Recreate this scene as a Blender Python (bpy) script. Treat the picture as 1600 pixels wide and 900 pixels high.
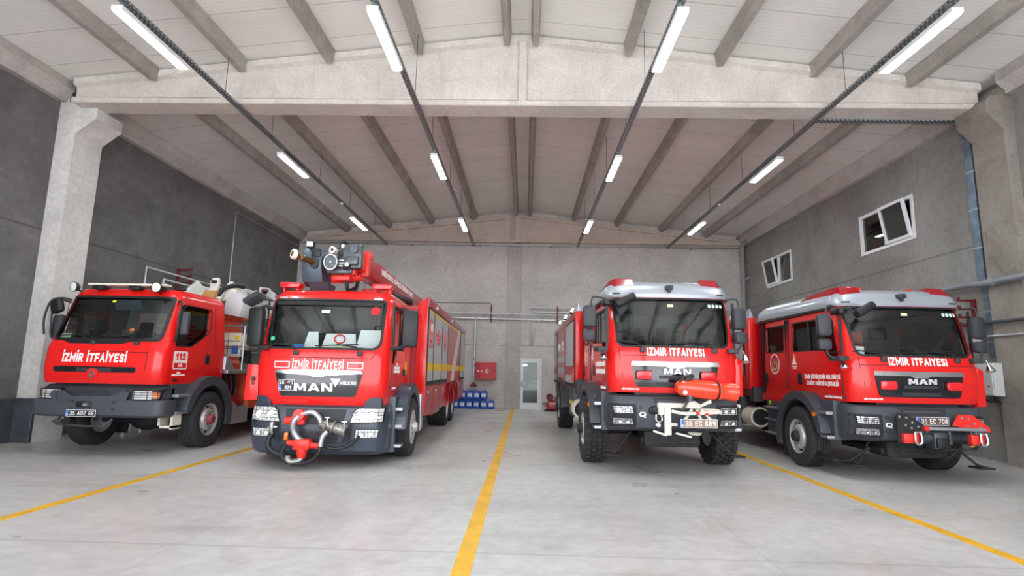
import bpy, bmesh, math, random
from mathutils import Vector, Matrix
random.seed(7)
PI = math.pi
SC = bpy.context.scene
COL = SC.collection
for _o in list(bpy.data.objects):
    bpy.data.objects.remove(_o, do_unlink=True)

# ------------------------------------------------------------------ camera
FPX = 860.0
CAMH = 1.55
def camera():
    cd = bpy.data.cameras.new('camera')
    cd.sensor_fit = 'HORIZONTAL'
    cd.sensor_width = 36.0
    cd.lens = FPX * 36.0 / 1600.0
    cd.clip_start = 0.05
    cd.clip_end = 300
    o = bpy.data.objects.new('camera', cd)
    COL.objects.link(o)
    # vanishing point of the hall's long axis (820,580) and the horizon's tilt give the turn of the camera
    Y = Vector((20.0, -130.0, -FPX)).normalized()
    H = Vector((1.0, -0.020, 0.0)).normalized()
    Z = H.cross(Y).normalized()
    if Z.y < 0:
        Z = -Z
    X = Y.cross(Z)
    R = Matrix((X, Y, Z))
    M = R.to_4x4()
    M.translation = Vector((0, 0, CAMH))
    o.matrix_world = M
    SC.camera = o
camera()

# ------------------------------------------------------------------ world and daylight
def world():
    w = bpy.data.worlds.new('overcast_sky')
    SC.world = w
    w.use_nodes = True
    nt = w.node_tree
    bg = nt.nodes['Background']
    tc = nt.nodes.new('ShaderNodeTexCoord')
    sep = nt.nodes.new('ShaderNodeSeparateXYZ')
    mr = nt.nodes.new('ShaderNodeMapRange')
    mr.inputs['From Min'].default_value = -0.1
    mr.inputs['From Max'].default_value = 0.7
    cr = nt.nodes.new('ShaderNodeMix')
    cr.data_type = 'RGBA'
    cr.inputs[6].default_value = (0.93, 0.93, 0.94, 1)
    cr.inputs[7].default_value = (0.78, 0.87, 1.0, 1)
    nt.links.new(tc.outputs['Generated'], sep.inputs[0])
    nt.links.new(sep.outputs['Z'], mr.inputs['Value'])
    nt.links.new(mr.outputs[0], cr.inputs[0])
    nt.links.new(cr.outputs[2], bg.inputs['Color'])
    bg.inputs['Strength'].default_value = 3.6
world()
def sun():
    l = bpy.data.lights.new('sun', 'SUN')
    l.energy = 8.0
    l.angle = math.radians(1.0)
    l.color = (1.0, 1.0, 1.0)
    o = bpy.data.objects.new('sun', l)
    COL.objects.link(o)
    o.location = (0, -20, 30)
    d = Vector((0.10, 0.30, -1.0)).normalized()      # high noon sun on the apron outside the gates
    o.rotation_euler = d.to_track_quat('-Z', 'Y').to_euler()
sun()
SC.view_settings.view_transform = 'Standard'
SC.view_settings.look = 'None'
SC.view_settings.gamma = 1.0
SC.view_settings.use_curve_mapping = False
SC.view_settings.exposure = 0.62
SC.cycles.use_denoising = True
SC.cycles.max_bounces = 8
SC.cycles.diffuse_bounces = 5
SC.cycles.glossy_bounces = 4
SC.cycles.transmission_bounces = 4
SC.cycles.transparent_max_bounces = 12
SC.cycles.sample_clamp_indirect = 6.0
LAMP_E = 60.0

# ------------------------------------------------------------------ materials
def rgb(r, g, b):
    f = lambda c: ((c/255.0)/12.92 if c <= 10 else (((c/255.0)+0.055)/1.055)**2.4)
    return (f(r), f(g), f(b), 1)
def mat(name, col, rough=0.5, metal=0.0, coat=0.0, noise=None, bump=None, emit=None, spec=0.5):
    m = bpy.data.materials.new(name)
    m.use_nodes = True
    nt = m.node_tree
    p = nt.nodes['Principled BSDF']
    p.inputs['Base Color'].default_value = col
    p.inputs['Roughness'].default_value = rough
    p.inputs['Metallic'].default_value = metal
    p.inputs['Specular IOR Level'].default_value = spec
    if coat:
        p.inputs['Coat Weight'].default_value = coat
        p.inputs['Coat Roughness'].default_value = 0.04
    if emit:
        p.inputs['Emission Color'].default_value = emit[0]
        p.inputs['Emission Strength'].default_value = emit[1]
    tc = nt.nodes.new('ShaderNodeTexCoord')
    if noise:   # (scale, amount, rough amount)
        n = nt.nodes.new('ShaderNodeTexNoise')
        n.inputs['Scale'].default_value = noise[0]
        n.inputs['Detail'].default_value = 6
        nt.links.new(tc.outputs['Object'], n.inputs['Vector'])
        r = nt.nodes.new('ShaderNodeMapRange')
        r.inputs['From Min'].default_value = 0.3
        r.inputs['From Max'].default_value = 0.7
        r.inputs['To Min'].default_value = 1 - noise[1]
        r.inputs['To Max'].default_value = 1 + noise[1]
        nt.links.new(n.outputs['Fac'], r.inputs['Value'])
        mx = nt.nodes.new('ShaderNodeVectorMath')
        mx.operation = 'SCALE'
        mx.inputs[0].default_value = col[:3]
        nt.links.new(r.outputs[0], mx.inputs['Scale'])
        nt.links.new(mx.outputs[0], p.inputs['Base Color'])
    if bump:
        n = nt.nodes.new('ShaderNodeTexNoise')
        n.inputs['Scale'].default_value = bump[0]
        n.inputs['Detail'].default_value = 4
        nt.links.new(tc.outputs['Object'], n.inputs['Vector'])
        b = nt.nodes.new('ShaderNodeBump')
        b.inputs['Strength'].default_value = bump[1]
        b.inputs['Distance'].default_value = 0.02
        nt.links.new(n.outputs['Fac'], b.inputs['Height'])
        nt.links.new(b.outputs[0], p.inputs['Normal'])
    return m

def glass(name, tint, refl=0.10, rough=0.0):
    m = bpy.data.materials.new(name)
    m.use_nodes = True
    nt = m.node_tree
    nt.nodes.remove(nt.nodes['Principled BSDF'])
    out = nt.nodes['Material Output']
    t = nt.nodes.new('ShaderNodeBsdfTransparent')
    t.inputs[0].default_value = tint
    g = nt.nodes.new('ShaderNodeBsdfGlossy')
    g.inputs['Roughness'].default_value = rough
    g.inputs[0].default_value = (0.95, 1, 0.98, 1)
    lw = nt.nodes.new('ShaderNodeFresnel')
    lw.inputs['IOR'].default_value = 1.5
    a = nt.nodes.new('ShaderNodeMath')
    a.operation = 'ADD'
    a.inputs[1].default_value = refl - 0.04
    a.use_clamp = True
    mx = nt.nodes.new('ShaderNodeMixShader')
    nt.links.new(lw.outputs[0], a.inputs[0])
    nt.links.new(a.outputs[0], mx.inputs[0])
    nt.links.new(t.outputs[0], mx.inputs[1])
    nt.links.new(g.outputs[0], mx.inputs[2])
    nt.links.new(mx.outputs[0], out.inputs['Surface'])
    return m

def concrete(name, c1, c2, big=0.6, fine=14.0, dirt=0.35, dirtcol=None, rough=0.85, bump=0.25, joints=None, streak=None, contrast=(0.35, 0.65)):
    """two greys mixed by large and fine noise, dark blotches; joints: list of (axis, start, spacing, width, depth colour factor)"""
    m = bpy.data.materials.new(name)
    m.use_nodes = True
    nt = m.node_tree
    N = nt.nodes.new
    Lk = nt.links.new
    p = nt.nodes['Principled BSDF']
    p.inputs['Roughness'].default_value = rough
    p.inputs['Specular IOR Level'].default_value = 0.3
    tc = N('ShaderNodeTexCoord')
    vec = tc.outputs['Object']
    def noise(scale, detail=6, v=vec, dist=0.0):
        n = N('ShaderNodeTexNoise')
        n.inputs['Scale'].default_value = scale
        n.inputs['Detail'].default_value = detail
        n.inputs['Roughness'].default_value = 0.62
        n.inputs['Distortion'].default_value = dist
        Lk(v, n.inputs['Vector'])
        return n.outputs['Fac']
    def mr(v, a, b, c, d):
        r = N('ShaderNodeMapRange')
        r.inputs['From Min'].default_value = a
        r.inputs['From Max'].default_value = b
        r.inputs['To Min'].default_value = c
        r.inputs['To Max'].default_value = d
        Lk(v, r.inputs['Value'])
        return r.outputs[0]
    def mixc(f, a, b):
        x = N('ShaderNodeMix')
        x.data_type = 'RGBA'
        if hasattr(f, 'links'):
            Lk(f, x.inputs[0])
        else:
            x.inputs[0].default_value = f
        for i, s in ((6, a), (7, b)):
            if hasattr(s, 'links'):
                Lk(s, x.inputs[i])
            else:
                x.inputs[i].default_value = s
        return x.outputs[2]
    base = mixc(mr(noise(big, 8, dist=0.6), contrast[0], contrast[1], 0, 1), c1, c2)
    f = noise(fine, 8)
    sc = N('ShaderNodeVectorMath')
    sc.operation = 'SCALE'
    Lk(base, sc.inputs[0])
    Lk(mr(f, 0.25, 0.75, 0.84, 1.14), sc.inputs['Scale'])
    colr = sc.outputs[0]
    if dirt:
        d = mr(noise(big*2.3, 10, dist=1.2), 0.58, 0.78, 0, dirt)
        colr = mixc(d, colr, dirtcol or (c1[0]*0.45, c1[1]*0.42, c1[2]*0.4, 1))
    if streak:   # (scale vector, amount): long thin marks
        mp = N('ShaderNodeMapping')
        mp.inputs['Scale'].default_value = streak[0]
        Lk(vec, mp.inputs['Vector'])
        s = mr(noise(1.0, 6, mp.outputs[0]), 0.56, 0.74, 0, streak[1])
        colr = mixc(s, colr, streak[2])
    if joints:
        sep = N('ShaderNodeSeparateXYZ')
        Lk(vec, sep.inputs[0])
        for ax, start, spacing, width, amt in joints:
            a = N('ShaderNodeMath'); a.operation = 'SUBTRACT'
            Lk(sep.outputs[ax], a.inputs[0]); a.inputs[1].default_value = start - spacing/2
            b = N('ShaderNodeMath'); b.operation = 'PINGPONG'
            Lk(a.outputs[0], b.inputs[0]); b.inputs[1].default_value = spacing/2
            g = mr(b.outputs[0], spacing/2 - width, spacing/2 - width*0.4, 0, amt)
            colr = mixc(g, colr, (0.05, 0.045, 0.04, 1))
    Lk(colr, p.inputs['Base Color'])
    bp = N('ShaderNodeBump')
    bp.inputs['Strength'].default_value = bump
    bp.inputs['Distance'].default_value = 0.02
    Lk(f, bp.inputs['Height'])
    Lk(bp.outputs[0], p.inputs['Normal'])
    return m

# ------------------------------------------------------------------ mesh helpers
def link(name, me, m=None, parent=None):
    o = bpy.data.objects.new(name, me)
    COL.objects.link(o)
    if m is not None:
        for x in (m if isinstance(m, (list, tuple)) else [m]):
            me.materials.append(x)
    if parent is not None:
        o.parent = parent
    return o
def obj(name, bm, m=None, parent=None, smooth=32, label=None, recalc=True):
    if recalc:
        bmesh.ops.recalc_face_normals(bm, faces=bm.faces)
    me = bpy.data.meshes.new(name)
    bm.to_mesh(me)
    bm.free()
    if smooth:
        me.shade_smooth()
        me.set_sharp_from_angle(angle=math.radians(smooth))
    o = link(name, me, m, parent)
    if label:
        o['label'] = label
    return o
def tag(o, label, cat, group=None, kind=None):
    o['label'] = label
    o['category'] = cat
    if group:
        o['group'] = group
    if kind:
        o['kind'] = kind
    return o
def struct(o, label=None):
    o['kind'] = 'structure'
    if label:
        o['label'] = label
    return o
def thing(name, label, cat, loc=(0, 0, 0), rz=0.0, group=None):
    o = bpy.data.objects.new(name, None)
    o.empty_display_size = 0.2
    COL.objects.link(o)
    o.location = loc
    o.rotation_euler = (0, 0, rz)
    return tag(o, label, cat, group)
def kids(o):
    return [x for x in bpy.data.objects if x.parent == o]
def dup(o, parent=None, loc=None, rz=None, label=None, sx=None):
    c = o.copy()
    COL.objects.link(c)
    if parent is not None:
        c.parent = parent
    if loc is not None:
        c.location = loc
    if rz is not None:
        c.rotation_euler = (0, 0, rz)
    if label:
        c['label'] = label
    if sx:
        c.scale = (sx, 1, 1)
    for k in kids(o):
        dup(k, c)
    return c
NB = bmesh.new
def box(bm, x0, x1, y0, y1, z0, z1, bev=0.0, seg=2):
    M = Matrix.Translation(((x0+x1)/2, (y0+y1)/2, (z0+z1)/2)) @ Matrix.Diagonal((abs(x1-x0), abs(y1-y0), abs(z1-z0), 1))
    r = bmesh.ops.create_cube(bm, size=1.0, matrix=M)
    if bev:
        es = list({e for v in r['verts'] for e in v.link_edges})
        bmesh.ops.bevel(bm, geom=es, offset=min(bev, 0.45*min(abs(x1-x0), abs(y1-y0), abs(z1-z0))), segments=seg, affect='EDGES', profile=0.5)
    return bm
def obox(bm, c, size, rot=(0, 0, 0), bev=0.0):
    """box of a size at a centre, turned by euler angles in degrees"""
    from mathutils import Euler
    M = Matrix.Translation(c) @ Euler([math.radians(a) for a in rot]).to_matrix().to_4x4() @ Matrix.Diagonal((*size, 1))
    r = bmesh.ops.create_cube(bm, size=1.0, matrix=M)
    if bev:
        es = list({e for v in r['verts'] for e in v.link_edges})
        bmesh.ops.bevel(bm, geom=es, offset=min(bev, 0.45*min(size)), segments=2, affect='EDGES', profile=0.5)
    return bm
def prism(bm, poly, frame, t0, t1, bev=0.0):
    """2D polygon in a frame (O,U,V) pushed along N=UxV from t0 to t1"""
    O, U, V = [Vector(a) for a in frame]
    N = U.cross(V)
    a = [bm.verts.new(O + U*u + V*v + N*t0) for u, v in poly]
    b = [bm.verts.new(O + U*u + V*v + N*t1) for u, v in poly]
    n = len(poly)
    fs = [bm.faces.new(a[::-1]), bm.faces.new(b)]
    for i in range(n):
        fs.append(bm.faces.new((a[i], a[(i+1) % n], b[(i+1) % n], b[i])))
    if bev:
        es = [e for e in fs[1].edges] + [e for e in fs[0].edges]
        bmesh.ops.bevel(bm, geom=es, offset=bev, segments=2, affect='EDGES', profile=0.5)
    return bm
XZ = ((0, 0, 0), (1, 0, 0), (0, 0, 1))          # looks towards -Y
def fr(o, u=(1, 0, 0), v=(0, 0, 1)):
    return (o, u, v)
def tube(bm, pts, r, seg=10, closed=False, cap=True):
    pts = [Vector(p) for p in pts]
    n = len(pts)
    rr_ = r if isinstance(r, (list, tuple)) else [r]*n
    rings = []
    up = None
    for i in range(n):
        if closed:
            d = (pts[(i+1) % n] - pts[i-1]).normalized()
        else:
            d = (pts[min(i+1, n-1)] - pts[max(i-1, 0)]).normalized()
        if up is None:
            up = Vector((0, 0, 1)) if abs(d.z) < 0.9 else Vector((1, 0, 0))
        s = d.cross(up)
        if s.length < 1e-4:
            s = d.cross(Vector((0, 1, 0)))
        s.normalize()
        up = s.cross(d).normalized()
        rings.append([bm.verts.new(pts[i] + (s*math.cos(a) + up*math.sin(a))*rr_[i]) for a in [2*PI*k/seg for k in range(seg)]])
    m = n if closed else n-1
    for i in range(m):
        A, B_ = rings[i], rings[(i+1) % n]
        for k in range(seg):
            bm.faces.new((A[k], A[(k+1) % seg], B_[(k+1) % seg], B_[k]))
    if cap and not closed:
        bm.faces.new(rings[0][::-1])
        bm.faces.new(rings[-1])
    return bm
def smoothpath(pts, n=6):
    """Catmull-Rom through points"""
    P = [Vector(p) for p in pts]
    P = [P[0]*2 - P[1]] + P + [P[-1]*2 - P[-2]]
    out = []
    for i in range(1, len(P)-2):
        for k in range(n):
            t = k/n
            a, b, c, d = P[i-1], P[i], P[i+1], P[i+2]
            out.append(0.5*((2*b) + (c-a)*t + (2*a-5*b+4*c-d)*t*t + (3*b-a-3*c+d)*t**3))
    out.append(P[-2])
    return out
def cyl(bm, p0, p1, r0, r1=None, seg=20):
    return tube(bm, [p0, p1], [r0, r1 if r1 is not None else r0], seg)
def lathe(bm, prof, O, A, seg=32, closed=False):
    """profile of (radius, height along A)"""
    O = Vector(O); A = Vector(A).normalized()
    s = A.cross(Vector((0, 0, 1)))
    if s.length < 0.1:
        s = A.cross(Vector((1, 0, 0)))
    s.normalize(); t = A.cross(s)
    rings = []
    for r, h in prof:
        if r < 1e-6:
            rings.append([bm.verts.new(O + A*h)])
        else:
            rings.append([bm.verts.new(O + A*h + (s*math.cos(2*PI*k/seg) + t*math.sin(2*PI*k/seg))*r) for k in range(seg)])
    prs = list(zip(rings, rings[1:])) + ([(rings[-1], rings[0])] if closed else [])
    for a, b in prs:
        for k in range(seg):
            k2 = (k+1) % seg
            if len(a) == 1 and len(b) == 1:
                continue
            if len(a) == 1:
                bm.faces.new((a[0], b[k], b[k2]))
            elif len(b) == 1:
                bm.faces.new((a[k], a[k2], b[0]))
            else:
                bm.faces.new((a[k], a[k2], b[k2], b[k]))
    return bm
def rr(x0, x1, z0, z1, r=0.03, n=4, taper=0.0, rb=None):
    """rounded rectangle, counter-clockwise; taper narrows the bottom on both sides; rb: bottom radius"""
    rb = r if rb is None else rb
    out = []
    for cx, cz, a0, rad in ((x1-rb-taper, z0+rb, -90, rb), (x1-r, z1-r, 0, r), (x0+r, z1-r, 90, r), (x0+rb+taper, z0+rb, 180, rb)):
        for k in range(n+1):
            a = math.radians(a0 + 90*k/n)
            out.append((cx + rad*math.cos(a), cz + rad*math.sin(a)))
    return out
def slab(name, poly, frame, t, m, parent=None, conform=None, sub=0.0, bev=0.0, off=0.0, label=None):
    """a thin plate of the outline; conform(x,z)->y pushes the plate onto a curved front"""
    bm = NB()
    prism(bm, poly, frame, off, off+t, bev)
    if conform:
        if sub:
            xs = [v.co.x for v in bm.verts]
            x = min(xs) + sub
            while x < max(xs):
                bmesh.ops.bisect_plane(bm, geom=bm.verts[:]+bm.edges[:]+bm.faces[:], plane_co=(x, 0, 0), plane_no=(1, 0, 0))
                x += sub
            zs = [v.co.z for v in bm.verts]
            z = min(zs) + sub
            while z < max(zs):
                bmesh.ops.bisect_plane(bm, geom=bm.verts[:]+bm.edges[:]+bm.faces[:], plane_co=(0, 0, z), plane_no=(0, 0, 1))
                z += sub
        for v in bm.verts:
            v.co.y += conform(v.co.x, v.co.z)
    return obj(name, bm, m, parent, label=label)
def ringpoly(bm, outer, inner, frame, t0, t1):
    O, U, V = [Vector(a) for a in frame]
    N = U.cross(V)
    n = len(outer)
    g = lambda p, t: bm.verts.new(O + U*p[0] + V*p[1] + N*t)
    A = [g(p, t0) for p in outer]; B_ = [g(p, t0) for p in inner]
    C = [g(p, t1) for p in outer]; D = [g(p, t1) for p in inner]
    for i in range(n):
        j = (i+1) % n
        bm.faces.new((A[i], A[j], C[j], C[i])); bm.faces.new((B_[i], D[i], D[j], B_[j]))
        bm.faces.new((C[i], C[j], D[j], D[i])); bm.faces.new((A[i], B_[i], B_[j], A[j]))
    return bm
def _arc(cx, cy, rx, ry, a0, a1, n=7):
    return [(cx+rx*math.cos(math.radians(a0+(a1-a0)*k/n)), cy+ry*math.sin(math.radians(a0+(a1-a0)*k/n))) for k in range(n+1)]
GL = {
 'A': (.66, [[(0, 0), (.33, 1), (.66, 0)], [(.14, .32), (.52, .32)]]),
 'B': (.56, [[(0, 0), (0, 1), (.3, 1)] + _arc(.3, .76, .22, .24, 90, -90) + [(.04, .52)], [(.3, .52)] + _arc(.3, .26, .26, .26, 90, -90) + [(0, 0)]]),
 'C': (.56, [_arc(.3, .70, .28, .30, 20, 180) + _arc(.3, .30, .28, .30, 180, 340)]),
 'D': (.60, [[(0, 0), (0, 1), (.28, 1)] + _arc(.28, .68, .32, .32, 90, 0) + _arc(.28, .32, .32, .32, 0, -90) + [(0, 0)]]),
 'E': (.48, [[(.48, 1), (0, 1), (0, 0), (.48, 0)], [(0, .52), (.42, .52)]]),
 'F': (.46, [[(.46, 1), (0, 1), (0, 0)], [(0, .50), (.40, .50)]]),
 'G': (.60, [_arc(.3, .70, .28, .30, 20, 180) + _arc(.3, .30, .28, .30, 180, 360) + [(.58, .48), (.34, .48)]]),
 'H': (.58, [[(0, 0), (0, 1)], [(.58, 0), (.58, 1)], [(0, .5), (.58, .5)]]),
 'I': (.0, [[(0, 0), (0, 1)]]),
 'K': (.58, [[(0, 0), (0, 1)], [(.56, 1), (.06, .48), (.58, 0)]]),
 'L': (.46, [[(0, 1), (0, 0), (.46, 0)]]),
 'M': (.78, [[(0, 0), (0, 1), (.39, .25), (.78, 1), (.78, 0)]]),
 'N': (.60, [[(0, 0), (0, 1), (.60, 0), (.60, 1)]]),
 'O': (.62, [_arc(.31, .68, .31, .32, 0, 180) + _arc(.31, .32, .31, .32, 180, 360) + [(.62, .68)]]),
 'P': (.54, [[(0, 0), (0, 1), (.28, 1)] + _arc(.28, .72, .26, .28, 90, -90) + [(.04, .44)]]),
 'R': (.56, [[(0, 0), (0, 1), (.28, 1)] + _arc(.28, .74, .26, .26, 90, -90) + [(.04, .48)], [(.26, .46), (.56, 0)]]),
 'S': (.54, [_arc(.28, .76, .25, .24, 30, 200) + [(.30, .50)] + _arc(.27, .26, .26, .26, 50, -150)]),
 'T': (.60, [[(0, 1), (.60, 1)], [(.30, .95), (.30, 0)]]),
 'U': (.58, [[(0, 1), (0, .30)] + _arc(.29, .29, .29, .29, 180, 360) + [(.58, 1)]]),
 'V': (.64, [[(0, 1), (.32, 0), (.64, 1)]]),
 'Y': (.62, [[(0, 1), (.31, .48), (.62, 1)], [(.31, .52), (.31, 0)]]),
 'Z': (.54, [[(0, 1), (.54, 1), (0, 0), (.54, 0)]]),
 '0': (.52, [_arc(.26, .72, .26, .28, 0, 180) + _arc(.26, .28, .26, .28, 180, 360) + [(.52, .72)]]),
 '1': (.24, [[(0, .80), (.24, 1), (.24, 0)]]),
 '2': (.50, [_arc(.25, .74, .25, .26, 160, -30) + [(0, 0), (.50, 0)]]),
 '3': (.50, [_arc(.23, .75, .24, .25, 150, -90) + [(.18, .5)], _arc(.23, .26, .27, .26, 90, -150)]),
 '5': (.50, [[(.46, 1), (.06, 1), (.04, .58)] + _arc(.23, .31, .26, .31, 110, -150)]),
 '6': (.52, [_arc(.30, .62, .28, .38, 60, 180) + _arc(.26, .28, .25, .28, 180, 520, 12)]),
 '7': (.50, [[(0, 1), (.50, 1), (.16, 0)]]),
 '8': (.52, [_arc(.26, .75, .22, .25, -90, 270, 12), _arc(.26, .26, .26, .26, 90, 450, 12)]),
 '9': (.52, [_arc(.22, .38, .28, .38, -120, 0) + _arc(.26, .72, .25, .28, 0, 340, 12)]),
}
def _marks(ch, hw=0.1):
    base = {'İ': 'I', 'Ş': 'S', 'Ğ': 'G', 'Ü': 'U', 'Ö': 'O', 'Ç': 'C'}.get(ch, ch)
    w, st = GL[base]
    st = list(st)
    c = w/2
    q = 1 - 2*hw
    lo, hi = (1.07)/q, (1.07)/q + 0.03
    if ch == 'İ': st.append([(c, lo), (c, hi)])
    if ch in 'ÜÖ': st += [[(c-.15, lo), (c-.15, hi)], [(c+.15, lo), (c+.15, hi)]]
    if ch == 'Ğ': st.append(_arc(c, 1.22/q, .16, .12, 200, 340, 4))
    if ch in 'ŞÇ': st.append([(c, -.08), (c+.06, -.24), (c-.08, -.28)])
    return w, st
def text(body, frame, w, h, m, parent=None, bold=0.02, t=0.004, conform=None, name='lettering', align='CENTER', label=None):
    """block lettering made of straight and bent bars, fitted into width w and height h, centred on the frame's origin"""
    body = body.upper().replace('\u0130', 'İ') if body.isascii() is False else body.upper()
    hw = 0.075 + bold*1.6            # half of the bar width
    gap = 0.17 + 2*hw
    lines = body.split('\n')
    polys = []
    for li, ln in enumerate(lines):
        x = 0.0
        row = []
        for ch in ln:
            if ch == ' ':
                x += 0.42 + hw; continue
            cw, st = _marks(ch, hw)
            for p in st:
                row.append([(x+a, b*(1-2*hw)+hw - li*1.75) for a, b in p])
            x += cw + gap
        x -= gap
        polys += [[(a - x/2, b) for a, b in p] for p in row]
    if not polys:
        return None
    x0 = min(a for p in polys for a, b in p)-hw; x1 = max(a for p in polys for a, b in p)+hw
    y0 = min(b for p in polys for a, b in p)-hw; y1 = max(b for p in polys for a, b in p)+hw
    if len(lines) == 1:
        y0, y1 = 0.0, 1.0            # height means the capitals, dots stand above
    sx = w/(x1-x0) if w else None
    sy = h/(y1-y0) if h else None
    sx = sx or sy; sy = sy or sx
    cx, cy = (x0+x1)/2, (y0+y1)/2
    O, U, V = [Vector(a) for a in frame]
    N = U.cross(V)
    bm = NB()
    for k, p in enumerate(polys):
        L, R_ = [], []
        q = [p[0]]
        for c in p[1:]:
            if math.hypot(c[0]-q[-1][0], c[1]-q[-1][1]) > 1e-3: q.append(c)
        n = len(q)
        for i in range(n):
            a = q[max(i-1, 0)]; b = q[i]; c = q[min(i+1, n-1)]
            d1 = (b[0]-a[0], b[1]-a[1]); d2 = (c[0]-b[0], c[1]-b[1])
            if i == 0: d1 = d2
            if i == n-1: d2 = d1
            l1 = math.hypot(*d1); l2 = math.hypot(*d2)
            n1 = (-d1[1]/l1, d1[0]/l1); n2 = (-d2[1]/l2, d2[0]/l2)
            mx_, my_ = n1[0]+n2[0], n1[1]+n2[1]
            ml = math.hypot(mx_, my_) or 1e-6
            mx_, my_ = mx_/ml, my_/ml
            sc_ = min(1.0/max(mx_*n1[0]+my_*n1[1], 0.2), 2.0)
            bx, by = b
            if i == 0: bx -= d1[0]/l1*hw*0.98; by -= d1[1]/l1*hw*0.98
            if i == n-1: bx += d1[0]/l1*hw*0.98; by += d1[1]/l1*hw*0.98
            L.append((bx+mx_*hw*sc_, by+my_*hw*sc_)); R_.append((bx-mx_*hw*sc_, by-my_*hw*sc_))
        zt = t + 0.00025*(k % 4)
        def V3(pt, tt):
            return bm.verts.new(O + U*((pt[0]-cx)*sx) + V*((pt[1]-cy)*sy) + N*tt)
        A = [V3(a, 0) for a in L]; B_ = [V3(a, 0) for a in R_]; C = [V3(a, zt) for a in L]; D = [V3(a, zt) for a in R_]
        for i in range(n-1):
            bm.faces.new((C[i], D[i], D[i+1], C[i+1])); bm.faces.new((A[i], A[i+1], B_[i+1], B_[i]))
            bm.faces.new((A[i], C[i], C[i+1], A[i+1])); bm.faces.new((B_[i], B_[i+1], D[i+1], D[i]))
        bm.faces.new((A[0], B_[0], D[0], C[0])); bm.faces.new((A[-1], C[-1], D[-1], B_[-1]))
    if conform:
        for v in bm.verts:
            v.co.y += conform(v.co.x, v.co.z)
    return obj(name, bm, m, parent, smooth=0, label=label)
def boolcut(o, cutters):
    """take the cutter meshes away from o, leaving plain meshes"""
    tmp = []
    for bm in cutters:
        bmesh.ops.recalc_face_normals(bm, faces=bm.faces)
        me = bpy.data.meshes.new('cut'); bm.to_mesh(me); bm.free()
        c = bpy.data.objects.new('cut', me); COL.objects.link(c)
        c.parent = o.parent
        md = o.modifiers.new('b', 'BOOLEAN'); md.operation = 'DIFFERENCE'; md.object = c; md.solver = 'EXACT'
        tmp.append(c)
    bake(o)
    for c in tmp:
        me = c.data
        bpy.data.objects.remove(c, do_unlink=True)
        bpy.data.meshes.remove(me)
    o.data.shade_smooth()
    o.data.set_sharp_from_angle(angle=math.radians(28))
def bake(o):
    bpy.context.view_layer.update()
    dg = bpy.context.evaluated_depsgraph_get()
    me = bpy.data.meshes.new_from_object(o.evaluated_get(dg))
    old = o.data
    o.modifiers.clear()
    o.data = me
    me.name = old.name
    bpy.data.meshes.remove(old)

# common materials
M = {}
M['galv'] = mat('galvanised_steel', rgb(165, 168, 170), 0.35, 0.8, noise=(8, 0.12))
M['galvdark'] = mat('cable_tray_steel', rgb(98, 102, 105), 0.45, 0.6, noise=(30, 0.3))
M['white'] = mat('white_plastic', rgb(225, 226, 226), 0.4)
M['tube'] = mat('lamp_diffuser', rgb(255, 255, 255), 0.5, emit=((0.86, 0.965, 1.0, 1), LAMP_E))
M['black'] = mat('black_plastic', rgb(24, 25, 28), 0.5)
M['rubber'] = mat('tyre_rubber', rgb(46, 46, 48), 0.85, noise=(18, 0.25), bump=(60, 0.2))
M['red'] = mat('fire_engine_red', rgb(226, 30, 27), 0.24, coat=0.4, spec=0.35)
M['redshade'] = mat('shaded_red_paint', rgb(170, 20, 28), 0.28, coat=0.3)  # darker copy of the engine red, shade of the sides put into the colour
M['anth'] = mat('anthracite_bumper_plastic', rgb(66, 70, 77), 0.5, noise=(9, 0.08))
M['anth2'] = mat('dark_fender_plastic', rgb(52, 55, 60), 0.55, noise=(9, 0.1))
M['dark'] = mat('dark_underbody', rgb(30, 30, 32), 0.7, noise=(12, 0.3))
M['silver'] = mat('silver_roof_paint', rgb(166, 170, 178), 0.34, 0.35, coat=0.25)
M['chromelight'] = mat('bright_chrome_letters', rgb(226, 228, 232), 0.35, 0.35)
M['chrome'] = mat('chrome', rgb(225, 226, 228), 0.12, 1.0)
M['alu'] = mat('aluminium', rgb(176, 178, 182), 0.38, 0.75, noise=(14, 0.12))
M['rim'] = mat('wheel_steel', rgb(196, 196, 194), 0.4, 0.4, noise=(22, 0.2))
M['glass'] = glass('cab_glass', (0.90, 0.95, 0.93, 1), 0.085)
M['clear'] = glass('clear_glass', (0.80, 0.83, 0.83, 1), 0.03)
M['lens'] = mat('headlamp_lens', rgb(226, 228, 226), 0.12, 0.25, coat=0.8, noise=(34, 0.3))
M['amber'] = mat('amber_lens', rgb(240, 120, 20), 0.25, coat=0.5)
M['redlens'] = mat('red_beacon_lens', rgb(150, 10, 24), 0.12, coat=0.8)
M['redlamp'] = mat('red_flasher_lens', rgb(235, 30, 40), 0.2, coat=0.6)
M['yellow'] = mat('yellow_reflective', rgb(240, 196, 20), 0.45)
M['lime'] = mat('lime_reflective', rgb(205, 225, 40), 0.45)
M['wht'] = mat('white_lettering', rgb(245, 243, 240), 0.45)
M['interior'] = mat('cab_interior_plastic', rgb(84, 87, 90), 0.7)
M['seat'] = mat('seat_fabric', rgb(30, 31, 35), 0.9)
M['blue'] = mat('blue_plastic', rgb(14, 74, 176), 0.35, noise=(6, 0.15))
M['cream'] = mat('cream_paint', rgb(226, 222, 206), 0.45, noise=(12, 0.08))
M['bronze'] = mat('aged_brass', rgb(120, 96, 62), 0.4, 0.8, noise=(20, 0.3))
M['slate'] = mat('blue_grey_paint', rgb(72, 84, 98), 0.35, 0.2, coat=0.2)
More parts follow.
